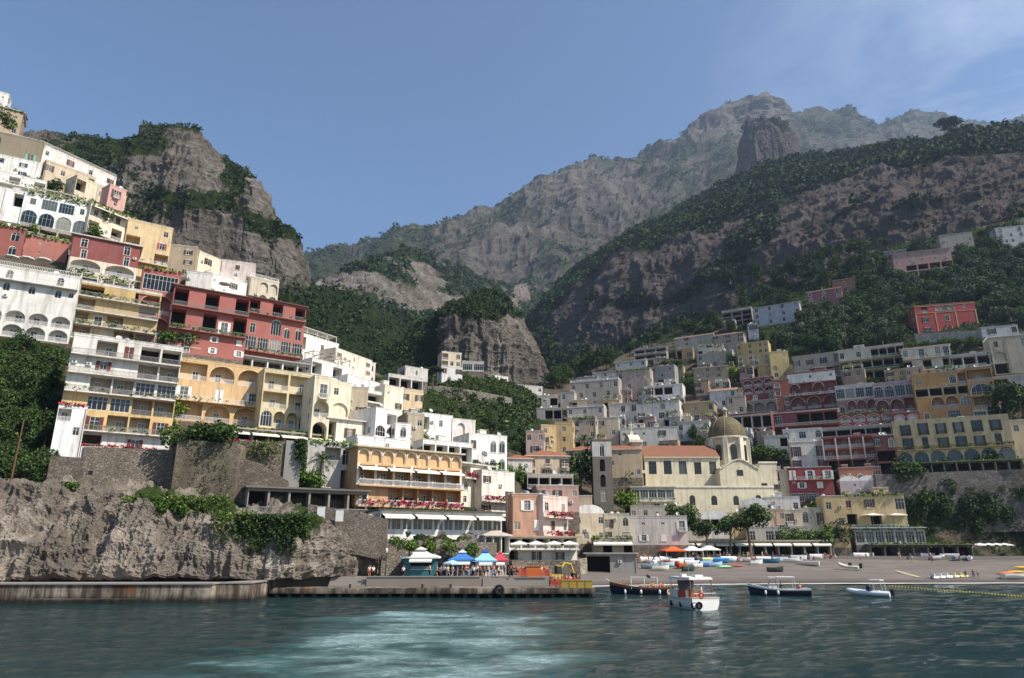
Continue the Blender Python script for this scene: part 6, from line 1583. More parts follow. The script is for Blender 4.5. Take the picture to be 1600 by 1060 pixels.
# sea cliff bushes
for i, (px, py, h, lab) in enumerate([(236,790,1.6,'round bush at the left of the cliff top path'),(252,794,1.8,'round bush on the cliff top by the white rock streak'),(278,800,2.2,'bush on the cliff top right of the white streak'),(305,806,2.0,'bush further right on the cliff top'),(360,812,1.8,'hedge clump on the cliff edge left of the ivy'),(395,816,1.8,'hedge clump above the ivy'),(640,856,2.2,'green shrub on the rocks under the glazed restaurant'),(676,862,2.6,'dark shrub behind the teal kiosk'),(706,860,2.2,'shrub right of the teal kiosk'),(735,862,2.0,'dry shrub on the rocks behind the blue stalls'),(622,850,1.8,'shrub at the left end of the white balustrade')]):
    Yb_ = float(np.interp(px, [236, 420, 640, 740], [107, 108.6, 113, 120])); P = at(px, py, Yb_); P.z -= .5
    tree('shrub', P, h, lab, None, 'shrub', 'shrub')
def ivy(label, px0, py0, px1, py1, Y, n, size, mat, name='ivy'):
    m = MB(); a = at(px0, py1, Y); 
    for _ in range(n):
        x = rp_.uniform(px0, px1); kx = .25 + .75 * abs(math.sin(x * .071 + 1.3) * math.sin(x * .19)) ** .6; y = py0 + (py1 - py0) * kx * rp_.random() ** 1.3
        p = at(x, y, Y + rp_.uniform(-.6, .8)) - a; leaf_patch(m, p - Vector((.3,.3,.3)), p + Vector((.3,.3,.3)), 4, size, mat)
    o = m.build(name, None, loc=a); tag(o, label, 'ivy')
ivy('dark ivy curtain hanging over the sea cliff', 368, 806, 482, 872, 104.6, 2200, .13, LD)
ivy('thin green creepers on the pale cliff face', 330, 800, 400, 870, 104.4, 500, .12, LG)
ivy('grass verge along the wall top at the left edge', 0, 756, 122, 768, 109.5, 900, .13, LG, 'grass_verge')
ivy('grass and weeds along the cliff path', 190, 776, 360, 806, 107.5, 800, .13, LG, 'grass_verge')

for i in range(12):
    px = 1428 + i * 10.5; P = at(px, 543 - i * .7, townY(px, 542) - 2.5); P.z -= .6
    tree('bush', P, rp_.uniform(2.5, 4), 'green bush in the row below the scarlet villa plinth', 'bushes below the scarlet villa', 'shrub', 'shrub')
ivy('tufts of weeds dotted over the rock faced bastion', 268, 690, 360, 790, 114.6, 130, .12, LG, 'weeds')
ivy('creepers hanging over the pebbled wall', 366, 690, 440, 735, 119.4, 300, .12, LG)
ivy('ivy on the wall left of the grey annex', 462, 688, 478, 758, 121.0, 420, .13, LD)
# ================================================================ people
def skin_mesh(name, verts, edges, mat, sub=1):
    me = bpy.data.meshes.new(name + '_cage'); me.from_pydata([v[:3] for v in verts], edges, [])
    o = bpy.data.objects.new(name + '_cage', me); COL.objects.link(o)
    sk = o.modifiers.new('skin', 'SKIN'); sk.use_smooth_shade = True
    if not me.skin_vertices: me.skin_vertices.new()
    for v, sv in zip(verts, me.skin_vertices[0].data):
        r = v[3]; sv.radius = (r, v[4] if len(v) > 4 else r)
    me.skin_vertices[0].data[0].use_root = True
    sb = o.modifiers.new('sub', 'SUBSURF'); sb.levels = sub; sb.render_levels = sub
    dg = bpy.context.evaluated_depsgraph_get(); dg.update()
    out = bpy.data.meshes.new_from_object(o.evaluated_get(dg)); out.name = name
    bpy.data.objects.remove(o); bpy.data.meshes.remove(me)
    out.materials.clear(); out.materials.append(mat); return out
SKIN = plain('b98a6c', .6)
def person_proto(pose):
    """one connected body, with hair, shirt and legwear as its clothing"""
    sit = pose == 'sit'; walk = pose == 'walk'; lift = pose == 'reach'
    hz = .45 if sit else .92
    V = []; E = []
    def add(p, r, par=None, r2=None):
        V.append((*p, r, r2 or r)); 
        if par is not None: E.append((par, len(V) - 1))
        return len(V) - 1
    pel = add((0, 0, hz), .13, None, .10); wa = add((0, .01, hz + .16), .12, pel, .09); ch = add((0, 0, hz + .36), .145, wa, .10); nk = add((0, 0, hz + .52), .055, ch)
    hd = add((0, -.015, hz + .64), .085, nk, .095); cr = add((0, -.01, hz + .74), .075, hd, .085); add((0, -.115, hz + .655), .016, hd)
    add((.09, 0, hz + .66), .018, hd); add((-.09, 0, hz + .66), .018, hd)
    arms = {}; legs = {}
    for s in (1, -1):
        sh = add((s * .19, 0, hz + .45), .055, ch)
        if lift and s == 1: el = add((s * .30, -.18, hz + .42), .042, sh); wr = add((s * .24, -.36, hz + .60), .03, el)
        elif sit: el = add((s * .25, -.10, hz + .20), .042, sh); wr = add((s * .15, -.32, hz + .14), .03, el)
        else:
            sw = (.12 * s if walk else -.03); el = add((s * .25, sw * .4, hz + .18), .042, sh); wr = add((s * .25, sw - .08, hz - .04), .03, el)
        wp = Vector(V[wr][:3]); d = (wp - Vector(V[el][:3])).normalized()
        pm = add(wp + d * .07, .028, wr, .016)
        for k in range(4): f1 = add(wp + d * (.12) + Vector((0, (k - 1.5) * .02, 0)), .009, pm); add(wp + d * (.16 + .012 * (1.5 - abs(k - 1.5))) + Vector((-s * .02, (k - 1.5) * .02, 0)), .008, f1)
        add(wp + d * .06 + Vector((-s * .02, -.045, 0)), .009, pm)
        arms[s] = (sh, el, wr)
        hp = add((s * .095, 0, hz - .06), .088, pel)
        if sit: kn = add((s * .11, -.42, hz + .02), .062, hp); an = add((s * .11, -.44, .09), .042, kn); ft = add((s * .11, -.60, .035), .036, an)
        else:
            st_ = (.20 * s if walk else 0); kn = add((s * .10, -.02 - st_ * .6, .50), .062, hp); an = add((s * .10, .02 - st_ * (1.2 if st_ > 0 else 1.5), .09), .042, kn); ft = add((s * .11, -.14 - st_ * 1.2, .035), .036, an)
        legs[s] = (hp, kn, an)
    body = skin_mesh('body', V, E, SKIN)
    g = lambda i, k=1.0, dr=.018: (*V[i][:3], V[i][3] * k + dr, V[i][4] * k + dr)
    sv = [g(pel, 1, .012), g(wa), g(ch)]; se = [(0, 1), (1, 2)]
    for s in (1, -1):
        a, b, c = arms[s]; n = len(sv); m_ = Vector(V[a][:3]).lerp(Vector(V[b][:3]), .75); sv += [g(a), (*m_, .062, .062)]; se += [(2, n), (n, n + 1)]
    shirt = skin_mesh('shirt', sv, se, plain('e8e4dc'))
    lv = [(*V[pel][:3], V[pel][3] + .022, V[pel][4] + .022)]; le = []
    for s in (1, -1):
        a, b, c = legs[s]; n = len(lv); m_ = Vector(V[b][:3]).lerp(Vector(V[c][:3]), .75); lv += [g(a), g(b), (*m_, .062, .062)]; le += [(0, n), (n, n + 1), (n + 1, n + 2)]
    trou = skin_mesh('trousers', lv, le, plain('2c3340'))
    sh_ = skin_mesh('shorts', [lv[0], lv[1], (*Vector(lv[1][:3]).lerp(Vector(lv[2][:3]), .75), .085, .085), lv[4], (*Vector(lv[4][:3]).lerp(Vector(lv[5][:3]), .75), .085, .085)], [(0, 1), (1, 2), (0, 3), (3, 4)], plain('2c3340'))
    hair = skin_mesh('hair', [(0, .02, hz + .68, .088, .09), (0, .015, hz + .765, .075, .08)], [(0, 1)], plain('2a1e16', .8))
    return body, shirt, trou, sh_, hair
POSES = {p: person_proto(p) for p in ('stand', 'walk', 'sit', 'reach')}
CN = {'white':'e6e2da','navy':'232c44','red':'b3322e','black':'1e1e20','sky blue':'86aacb','yellow':'d8b23e','pink':'d48a98','grey':'8a8a8a','green':'4a7a52','orange':'d0703a','beige':'c8b594','teal':'2f7f84'}
HC = ['2a1e16', '4a3423', '7a5a38', '1a1614', 'a88a5c', '8a8680']
np_ = [0]
def person(pos, rz, pose, shirt, legc, shorts, label, group=None):
    b, s, t, sh, h = POSES[pose]; np_[0] += 1
    k = .93 + .12 * ((np_[0] * 37) % 10) / 10
    o = empty('person', pos, rz, label, 'person', group, k)
    link('body', b, o)
    for nm, me, c in (('shirt', s, CN[shirt]), ('shorts' if shorts else 'trousers', sh if shorts else t, CN[legc]), ('hair', h, HC[np_[0] % 6])):
        q = link(nm, me, o); q.material_slots[0].link = 'OBJECT'; q.material_slots[0].material = plain(c, .8)
    return o
rq = random.Random(3)
def crowd(lst, Y, z, group, where):
    """lst: (px, pose, shirt, legs, shorts, label)"""
    for px, pose, a, b, sh, lab in lst:
        y = Y + rq.uniform(-.8, 1.2); x = at(px, 900, y).x
        person((x, y, z), rq.uniform(-3.1, 3.1) if pose != 'sit' else rq.uniform(-.6, .6), pose, a, b, sh, lab, group)
LP = 'people on the landing stage'
crowd([(577,'reach','white','red',1,'person in white shirt and red shorts near the landing steps'),(583,'walk','white','black',0,'person in white shirt beside the red shorts by the steps'),(630,'stand','white','black',0,'person in white shirt and dark trousers left of the teal kiosk')], 110.6, 2.63, LP, '')
crowd([(671,'reach','white','navy',0,'person in white at the counter of the teal kiosk'),(683,'stand','grey','black',1,'person in grey right of the kiosk counter'),(689,'walk','white','beige',1,'person in white and beige shorts by the kiosk rail'),(693,'stand','sky blue','navy',0,'person in sky blue shirt by the kiosk rail'),(700,'walk','beige','grey',0,'person in beige top between kiosk and blue stall'),(707,'walk','white','sky blue',1,'person in light shorts walking under the pale parasol'),
 (722,'stand','black','black',0,'person all in black before the blue stall'),(728,'stand','red','navy',0,'person in red shirt before the blue stall'),(731,'walk','navy','grey',1,'person in navy shirt beside the red shirt'),(740,'reach','white','black',0,'person in white raising a hand before the stalls'),(745,'walk','white','navy',1,'person in white shirt and navy shorts before the stalls'),(750,'stand','pink','black',0,'person in pink top in the stall crowd'),
 (757,'walk','grey','navy',0,'person in grey top with navy trousers before the light blue stall'),(762,'stand','beige','black',1,'person in beige with black shorts before the light blue stall'),(768,'stand','navy','sky blue',0,'person in navy top and pale blue trousers'),(773,'sit','sky blue','navy',0,'person in sky blue seated on the terrace edge'),(779,'stand','white','navy',0,'person in white near the red tent'),(784,'walk','teal','white',1,'person in teal near the red tent'),(789,'stand','black','grey',0,'person in black right of the red tent post')], 111.5, 2.63, LP, '')
crowd([(799,'stand','red','black',0,'person in red shirt at the left of the waiting crowd'),(803,'walk','black','navy',0,'person in black in the waiting crowd'),(808,'stand','pink','navy',1,'person in pink in the waiting crowd'),(813,'reach','navy','beige',0,'person in navy with a raised arm in the waiting crowd'),(818,'stand','teal','black',0,'person in teal in the waiting crowd'),(823,'stand','white','grey',0,'person in white behind the orange box'),(830,'walk','yellow','navy',0,'person in yellow behind the orange box'),(835,'stand','white','black',1,'person in white and black shorts by the orange fence'),(840,'stand','grey','black',0,'person in grey by the orange fence'),(846,'walk','white','pink',0,'person in white with pink trousers by the orange fence'),(853,'stand','red','navy',1,'person in red with navy shorts by the orange fence')], 112, 2.63, LP, '')
crowd([(862,'stand','navy','navy',0,'person all in navy behind the lower orange fence'),(867,'stand','sky blue','navy',0,'person in sky blue behind the lower orange fence'),(872,'walk','navy','grey',0,'person in navy with grey trousers by the lower fence'),(878,'stand','black','sky blue',0,'person in black beside the yellow digger'),(885,'stand','red','black',0,'person in red at the right end of the lower fence'),(891,'walk','pink','black',0,'person in pink at the right end of the lower fence'),(897,'stand','orange','navy',1,'person in orange at the tip of the landing stage'),(903,'stand','black','grey',0,'person in black at the tip of the landing stage')], 110, 1.32, LP, '')
for k in range(26):
    a, b = list(CN)[(k * 5 + k // 12) % 12], list(CN)[(k * 7 + 4 + k // 12) % 12]; y = 112.4 + (k % 4) * .5; px = (698 + k * 8.2) if k < 13 else (796 + (k - 13) * 5)
    person((at(px, 900, y).x, y, 2.63), rq.uniform(-3, 3), ('stand', 'walk')[k % 2], a, b, k % 3 == 0, 'person in %s top and %s %s %s' % (a, b, 'shorts' if k % 3 == 0 else 'trousers', 'in the crowd before the stalls' if k < 13 else 'queueing behind the orange fence'), LP)
# ================================================================ small buildings on the terrace
def tent_roof(m, w, d, z, h, mat, eave=.3, cup=None):
    a = [(-w/2-eave, -d/2-eave, z), (w/2+eave, -d/2-eave, z), (w/2+eave, d/2+eave, z), (-w/2-eave, d/2+eave, z)]
    b = [(-w*.13, -d*.13, z+h*.85), (w*.13, -d*.13, z+h*.85), (w*.13, d*.13, z+h*.85), (-w*.13, d*.13, z+h*.85)]
    mid = [tuple(Vector(p).lerp(Vector(q), .55) - Vector((0,0,h*.14))) for p, q in zip(a, b)]
    for lo, hi in ((a, mid), (mid, b)):
        for i in range(4): m.face([lo[i], lo[(i+1)%4], hi[(i+1)%4], hi[i]], mat)
    for i in range(4):
        p, q = a[i], a[(i+1)%4]; m.face([(p[0],p[1],z-.25), (q[0],q[1],z-.25), q, p], mat)
    m.face(b, mat); m.face([(p[0],p[1],z-.02) for p in a][::-1], mat)
    if cup:
        c = w*.2; m.face([(-c,-c,z+h*.95),(c,-c,z+h*.95),(0,0,z+h*1.3)], cup)
        for p, q in (((c,-c),(c,c)),((c,c),(-c,c)),((-c,c),(-c,-c))): m.face([(p[0],p[1],z+h*.95),(q[0],q[1],z+h*.95),(0,0,z+h*1.3)], cup)
        for p, q in (((-c,-c),(c,-c)),((c,-c),(c,c)),((c,c),(-c,c)),((-c,c),(-c,-c))): m.face([(p[0]*.7,p[1]*.7,z+h*.8),(q[0]*.7,q[1]*.7,z+h*.8),(q[0],q[1],z+h*.95),(p[0],p[1],z+h*.95)], cup)
def kiosk(label, px, Y, z, w, d, h, wallc, roofc, cupc=None, rh=1.0, openf=.55):
    o = empty('kiosk', (at(px, 900, Y).x, Y, z), 0, label, 'kiosk'); wm = plain(wallc, .6)
    m = MB(); t = .12
    m.box((-w/2, d/2-t, 0), (w/2, d/2, h), wm); m.box((-w/2, -d/2, 0), (-w/2+t, d/2-t, h), wm); m.box((w/2-t, -d/2, 0), (w/2, d/2-t, h), wm)
    m.box((-w/2+t, -d/2, 0), (-w/2+w*.22, -d/2+t, h), wm); m.box((w/2-w*.12, -d/2, 0), (w/2-t, -d/2+t, h), wm); m.box((-w/2+w*.22, -d/2, h-.35), (w/2-w*.12, -d/2+t, h), wm)
    m.build('wall', o)
    m = MB(); m.box((-w/2+w*.22, -d/2-.25, 0), (w/2-w*.12, -d/2+.25, 1.0), wm); m.box((-w/2+w*.2, -d/2-.35, 1.0), (w/2-w*.1, -d/2+.3, 1.06), plain('cfd3d0', .4)); m.build('counter', o)
    m = MB(); g = glassy('5a7f80', .1); m.box((-w/2+w*.24, -d/2-.2, 1.07), (w/2-w*.14, -d/2-.17, 1.5), g); m.build('display_glass', o)
    m = MB(); tent_roof(m, w, d, h+.02, rh, plain(roofc, .7), .45, plain(cupc or roofc, .7)); m.build('roof', o)
    m = MB(); am = plain('d8d4ca', .8); m.face([(-w*.3,-d/2-.02,h-.2),(w*.4,-d/2-.02,h-.2),(w*.4,-d/2-1.1,h-.6),(-w*.3,-d/2-1.1,h-.6)], am); m.face([(-w*.3,-d/2-1.1,h-.6),(w*.4,-d/2-1.1,h-.6),(w*.4,-d/2-1.1,h-.8),(-w*.3,-d/2-1.1,h-.8)], am); m.build('awning', o)
    return o
kiosk('teal ticket kiosk with a white pagoda roof', 657, 115, 2.63, 5.0, 3.6, 2.9, '35686e', 'dedbd4', None, 1.15)
kiosk('blue stall with a plain blue tent roof', 722, 116, 2.63, 3.4, 3, 2.5, '4f7f96', '3f74b5', 'dfe3e6', 1.1)
kiosk('white stall with a light blue roof and dark blue top', 758, 116, 2.63, 3.0, 3, 2.4, 'd5d4d0', '8fc0dc', '34549a', 1.3)
kiosk('white stall with a red pagoda roof', 781, 116.5, 2.63, 2.0, 2.4, 2.4, 'd5d4d0', 'b8414c', 'b8414c', 1.1)
def parasol(pos, r, h, canc, label, group=None, closed=False, n=8, sq=False):
    o = empty('parasol', pos, 0, label, 'parasol', group); m = MB(); m.tube([(0,0,0),(0,0,h)], .035, plain('b8ae9c', .6), 5); m.box((-.3,-.3,0),(.3,.3,.08), plain('77736c')); m.build('pole', o)
    m = MB(); cm = plain(canc, .8)
    if closed: m.lathe([(.05, h*.35), (.2, h*.45), (.16, h*.75), (.03, h*1.02)], cm, 8)
    else:
        k = 4 if sq else n; q = math.pi/4 if sq else 0
        P = [(r*math.cos(q+2*math.pi*i/k), r*math.sin(q+2*math.pi*i/k), h-.35) for i in range(k)]
        for i in range(k):
            a, b = P[i], P[(i+1)%k]; m.face([a, b, (0,0,h+.15)], cm); m.face([(a[0],a[1],a[2]-.22),(b[0],b[1],b[2]-.22), b, a], cm)
    m.build('canopy', o); return o
parasol((at(706,900,113.5).x, 113.5, 2.63), 1.5, 2.3, 'a9c3cf', 'pale blue parasol beside the blue stall')
for i, px in enumerate((812, 838, 866, 890)):
    parasol((at(px, 868, 121).x, 121, at(px, 874, 121).z), 2.2, 2.8, 'dfd8c8', ['white parasol left of the seaside restaurant deck', 'second white parasol on the restaurant deck', 'third white parasol on the restaurant deck', 'white parasol at the right end of the restaurant deck'][i], None, False, 8, True)
m = MB(); dk = plain('8f8270', .9); p0 = at(800, 884, 119.5); p1 = at(905, 880, 121)
m.box((p0.x, 119, 0), (p1.x, 126, at(850, 876, 121).z - .02), stone('948877','5f564a',1.6)); o = m.build('restaurant_deck'); tag(o, 'stone deck carrying the white restaurant parasols', 'deck')
# orange safety fence, orange box, digger
fm_ = plain('d2593a', .7)
for pxa, pxb, Y, z, lab in ((811, 858, 110.6, 2.64, 'orange plastic safety fence on the upper terrace'), (861, 905, 109.2, 1.32, 'orange plastic safety fence on the lower landing')):
    m = MB(); xa_, xb_ = at(pxa, 900, Y).x, at(pxb, 900, Y).x; n = int((xb_ - xa_) / .9)
    for i in range(n + 1): m.box((xa_ + i*(xb_-xa_)/n - .03, Y-.03, z), (xa_ + i*(xb_-xa_)/n + .03, Y+.03, z+1.2), fm_)
    for k in range(7): m.box((xa_, Y-.012, z+.2+k*.14), (xb_, Y+.012, z+.27+k*.14), fm_)
    for i in range(n*5): m.box((xa_ + i*(xb_-xa_)/(n*5) - .015, Y-.012, z+.2), (xa_ + i*(xb_-xa_)/(n*5) + .015, Y+.012, z+1.1), fm_)
    tag(m.build('safety_fence'), lab, 'fence')
m = MB(); x_ = at(834, 895, 112.5).x; m.box((x_-1.1,112,2.63),(x_+1.1,113.2,4.1), plain('c77a35', .7)); m.box((x_-1.2,111.9,4.1),(x_+1.2,113.3,4.2), plain('a8632b', .7)); tag(m.build('storage_box'), 'orange storage box among the waiting crowd', 'box')
o = empty('excavator', (at(866, 895, 115).x, 115, 1.4), .5, 'yellow digger with a bent arm behind the lower orange fence', 'digger'); ye = plain('b8983a', .6); bk = plain('222222', .8)
for s in (-1, 1):
    m = MB(); m.tube([(-1.1, s*.8, .35), (1.1, s*.8, .35)], .35, bk, 8); m.build('track', o)
m = MB(); m.box((-1, -.8, .75), (1.1, .8, 1.5), ye); m.box((-1.2, -.75, .9), (-1.0, .75, 1.7), ye); m.build('body', o)
m = MB(); m.box((.1, -.75, 1.5), (1.0, .1, 2.7), glassy('30383a')); m.box((.05,-.8,2.7),(1.05,.15,2.8), ye); m.build('cab', o)
m = MB(); m.tube([(.9,.4,1.3),(2.2,.4,3.2),(3.4,.4,3.0),(3.9,.4,1.6)], .17, ye, 6); m.build('arm', o); m = MB(); m.box((3.6,.0,1.0),(4.3,.8,1.6), bk); m.build('bucket', o)
# ================================================================ boats
def hull(o, L, B, D, rise, outm, inm, band=None, stern=.75, nose=1.0, n=16, gun=None):
    rows = []; rail = []
    for i in range(n + 1):
        t = i / n; x = -L/2 + L * t
        f = (stern + (1 - stern) * min(1, t / .35)) if t < .35 else max(.0, 1 - ((t - .35) / .65) ** 2.4)
        b = max(.02, B / 2 * f); z = D * (.9 + .1 * (1 - t)) + rise * max(0, (t - .3) / .7) ** 2 + .12 * rise * (1 - t) ** 3
        xx = x + nose * .35 * max(0, t - .6) ** 1.5
        rows.append([(xx, b, z), (xx, b * .985, z * .78), (xx - .02, b * .95, z * .45), (xx - nose*.5*max(0,t-.6), b * .80, .02), (xx - nose*max(0,t-.6), b * .3, -.35), (xx - nose*max(0,t-.6), -b * .3, -.35), (xx - nose*.5*max(0,t-.6), -b * .80, .02), (xx - .02, -b * .95, z * .45), (xx, -b * .985, z * .78), (xx, -b, z)])
        rail.append((xx, b, z))
    m = MB(); m.grid([[r[k] for k in (1,2,3,4,5,6,7,8)] for r in rows], outm); m.face([rows[0][k] for k in (1,2,3,4,5,6,7,8)], outm)
    bm = band or outm; m.grid([[r[0], r[1]] for r in rows], bm); m.grid([[r[8], r[9]] for r in rows], bm); m.face([rows[0][0], rows[0][1], rows[0][8], rows[0][9]], bm); m.build('hull', o)
    m = MB(); g = gun or bm
    for s in (1, -1): m.tube([(x, s * b, z) for x, b, z in rail], .05, g, 5)
    m.tube([(rail[0][0], -rail[0][1], rail[0][2]), (rail[0][0], rail[0][1], rail[0][2])], .05, g, 5); m.build('gunwale', o)
    m = MB(); dz = .30
    m.grid([[(x, b * .96, z - .02), (x, b * .92, z - dz), (x, 0, z - dz), (x, -b * .92, z - dz), (x, -b * .96, z - .02)] for x, b, z in rail], inm, False); m.build('deck', o)
    return rail
def fender(o, p, c='dcdcd6', r=.18):
    m = MB(); m.lathe([(.03, .32), (r*.8, .26), (r, 0), (r*.8, -.26), (.02, -.32)], plain(c, .5), 8); m.tube([(0,0,.3),(0,.0,.6)], .02, plain('555555'), 4); return m.build('fender', o, loc=p)
def boat_root(px, py, rz, label, name='boat', cat='boat'):
    return empty(name, at_z(px, py, 0.0), rz, label, cat)
WD = plain('8a5a38', .5); WD2 = plain('b98a5c', .55); WH = plain('dedcd6', .45); NV = plain('1b2030', .4)
def seated(o, pts, labels, zs):
    for (x, y, rz, a, b), lab in zip(pts, labels):
        P = o.matrix_basis @ Vector((x, y, zs)); person(P, o.rotation_euler.z + rz, 'sit', a, b, 1, lab, 'boat passengers')
# dark wooden excursion boat, bow to the left
o = boat_root(1003, 929, math.pi - .12, 'dark hulled wooden excursion boat full of passengers')
rl = hull(o, 9.6, 2.9, 1.05, .9, NV, WD2, WD, .8, 1.2, gun=WD)
for x in (-2.6, .2, 2.6): fender(o, (x, 1.52, .45))
m = MB(); bl = plain('2c3a52', .7)
for x in (-2.4, -.4, 1.6):
    m.tube([(x, -1.2, .8), (x, -1.0, 2.5), (x, 1.0, 2.5), (x, 1.2, .8)], .04, plain('c8c8c8', .3), 5)
m.tube([(-2.4, 1, 2.5), (1.6, 1, 2.5)], .04, plain('c8c8c8', .3), 5); m.tube([(-2.4, -1, 2.5), (1.6, -1, 2.5)], .04, plain('c8c8c8', .3), 5); m.build('canopy_frame', o)
m = MB(); m.tube([(-1.2, -1.1, 2.55), (-1.0, 0, 2.75), (-1.2, 1.1, 2.55)], .2, bl, 7); m.build('folded_canopy', o)
m = MB(); m.box((.4, -.8, .75), (2.0, .8, 1.55), WH); m.box((.3, -.85, 1.55), (2.1, .85, 1.62), WD); m.build('cabin', o)
m = MB(); m.tube([(4.9, 0, 1.9), (5.4, 0, 2.3)], .05, plain('c8c8c8', .3)); m.build('bow_rail', o)
bpy.context.view_layer.update()
seated(o, [(-3.4,.7,1.6,'white','navy'),(-2.7,.9,1.2,'orange','beige'),(-2.0,.8,1.7,'white','red'),(-1.3,.9,1.5,'pink','white'),(-.6,.8,1.4,'yellow','black'),(.0,.9,1.6,'white','navy'),(-3.0,-.6,.3,'red','black'),(-1.8,-.7,.2,'beige','navy'),(2.6,.4,1.6,'black','grey'),(3.2,.2,1.4,'green','beige')],
 ['passenger in white at the stern of the dark wooden boat','passenger in orange near the stern of the dark wooden boat','passenger in white and red on the dark wooden boat','passenger in pink on the dark wooden boat','passenger in yellow on the dark wooden boat','passenger in white beside the cabin of the dark wooden boat','passenger in red on the far side of the dark wooden boat','passenger in beige on the far side of the dark wooden boat','passenger in black on the foredeck of the dark wooden boat','passenger in green at the bow of the dark wooden boat'], .62)
# white boat seen from the stern
o = boat_root(1074, 950, math.pi/2 + .32, 'white excursion boat with a hardtop seen from its stern')
hull(o, 8.0, 3.9, 1.25, .7, WH, WD2, plain('cfcac0', .5), .92, 1.0, gun=plain('b9b0a0', .5))
m = MB(); m.box((-3.3, -1.55, 3.25), (1.2, 1.55, 3.45), WH); m.box((-3.2, -1.45, 3.45), (1.1, 1.45, 3.52), plain('cfccc4')); m.build('hardtop', o)
for x in (-3.2, 1.0):
    for y in (-1.4, 1.4):
        m = MB(); m.tube([(x, y, .9), (x, y, 3.25)], .06, WD if x < 0 else WH, 6); m.build('post', o)
m = MB(); m.box((-.2, -1.3, 1.0), (1.6, 1.3, 2.0), WH); m.face([(-.21,-1.1,1.9),(-.21,1.1,1.9),(.1,1.1,3.1),(.1,-1.1,3.1)], glassy('596468')); m.box((-.3,-1.3,1.0),(-.21,-.2,2.0), WD); m.box((-.3,.3,1.0),(-.21,1.3,2.0), plain('8e3a2c')); m.build('cabin', o)
m = MB(); m.box((-3.7, -1.2, .85), (-3.2, 1.2, 1.35), plain('8e3a2c', .7)); m.box((-2.6, -1.5, .9), (-1.0, -1.0, 1.35), WD); m.build('bench', o)
m = MB(); railing_mb(m, [(-3.9, -1.45, 1.25), (-3.9, 1.45, 1.25)], .6, plain('d8d8d4', .3), .35, .02); m.build('stern_rail', o)
m = MB(); m.lathe([(.28 + .08*math.cos(a), .08*math.sin(a)) for a in [2*math.pi*i/10 for i in range(11)]], plain('b8332c', .6), 18); me = m.mesh('lifebuoy')
for v in me.vertices: v.co.x, v.co.z = v.co.z, v.co.x
link('lifebuoy', me, o, (-4.0, .55, 1.6))
for y in (1.0, 1.5):
    m = MB(); m.lathe([(.30 + .13*math.cos(a), .13*math.sin(a)) for a in [2*math.pi*i/8 for i in range(9)]], plain('121212', .9), 14); me = m.mesh('tyre')
    for v in me.vertices: v.co.x, v.co.z = v.co.z, v.co.x
    link('tyre', me, o, (-4.15 + (y - 1) * .5, y, .55))
for x, y in ((-1.5, 1.75), (.6, 1.72)):
    fender(o, (x, y, .55), '1c1c1c', .22)
m = MB(); m.box((-2.4, -.9, 3.53), (-1.6, .1, 3.75), WH); m.box((-.8, .3, 3.53), (-.1, .9, 3.8), WH); m.tube([(.5, -.8, 3.5), (.5, -.8, 4.9)], .025, plain('999999')); m.build('roof_gear', o)
bpy.context.view_layer.update()
person(o.matrix_basis @ Vector((-1.6, -1.0, .95)), o.rotation_euler.z + 2.2, 'stand', 'white', 'beige', 0, 'person in white standing under the hardtop of the white boat', 'boat passengers')
seated(o, [(-2.9,.6,-1.6,'red','navy')], ['person in red seated at the stern of the white boat'], .85)
# navy boat with a white canopy
o = boat_root(1218, 930, math.pi - .18, 'navy motor boat with a flat white canopy')
hull(o, 8.8, 2.6, .85, .9, NV, WD2, WH, .85, 1.1, gun=WH)
m = MB(); m.box((-2.3, -1.05, 2.55), (.3, 1.05, 2.66), WH); m.box((.35, -1.0, 2.5), (1.5, 1.0, 2.6), plain('cbc7bd')); m.build('canopy', o)
for x in (-2.2, .2):
    for y in (-.95, .95):
        m = MB(); m.tube([(x, y, .6), (x, y, 2.55)], .04, plain('cccccc', .3), 5); m.build('post', o)
m = MB(); m.box((.3, -.7, .55), (1.5, .7, 1.45), WH); m.face([(1.5,-.65,1.45),(1.5,.65,1.45),(1.1,.6,2.2),(1.1,-.6,2.2)], glassy('6d7c80')); m.build('console', o)
m = MB(); m.box((-3.6, -1.0, .6), (-2.6, 1.0, .95), plain('7a4236', .7)); m.box((-2.4,-.9,.55),(-.4,.9,.8), plain('7a4236', .7)); m.build('cushion', o)
for x in (.4, 2.2): fender(o, (x, 1.38, .42))
bpy.context.view_layer.update()
person(o.matrix_basis @ Vector((-.3, .1, .55)), o.rotation_euler.z + 1.4, 'stand', 'beige', 'navy', 1, 'person at the wheel of the navy canopy boat', 'boat passengers')
seated(o, [(-3.0,.4,.6,'orange','red')], ['person in orange on the stern cushions of the navy boat'], .5)
# inflatable
o = boat_root(1360, 931, math.pi - .75, 'white inflatable boat with a small sun top', 'inflatable_boat')
m = MB(); pts = [(-3.0, 1.0, .32), (-1, 1.05, .36), (1.2, .95, .45), (2.6, .5, .6), (3.1, 0, .66), (2.6, -.5, .6), (1.2, -.95, .45), (-1, -1.05, .36), (-3.0, -1.0, .32)]
fine = []
for i in range(len(pts) - 1):
    for k in range(4): fine.append(Vector(pts[i]).lerp(Vector(pts[i+1]), k / 4))
fine.append(Vector(pts[-1])); m.tube(fine, .34, plain('d5d8da', .45), 10); m.build('tube', o)
m = MB(); m.prism([(-2.9,-.9),(1.2,-.85),(2.6,-.35),(2.6,.35),(1.2,.85),(-2.9,.9)], -.1, .22, plain('9a9a98', .7)); m.build('floor', o)
m = MB(); m.box((-.3,-.35,.2),(.4,.35,1.25), plain('2a2c30', .5)); m.box((.0,-.3,1.25),(.35,.3,1.6), glassy('59666a')); m.build('console', o); m = MB(); m.box((-1.3,-.5,.2),(-.6,.5,.75), WH); m.build('seat', o)
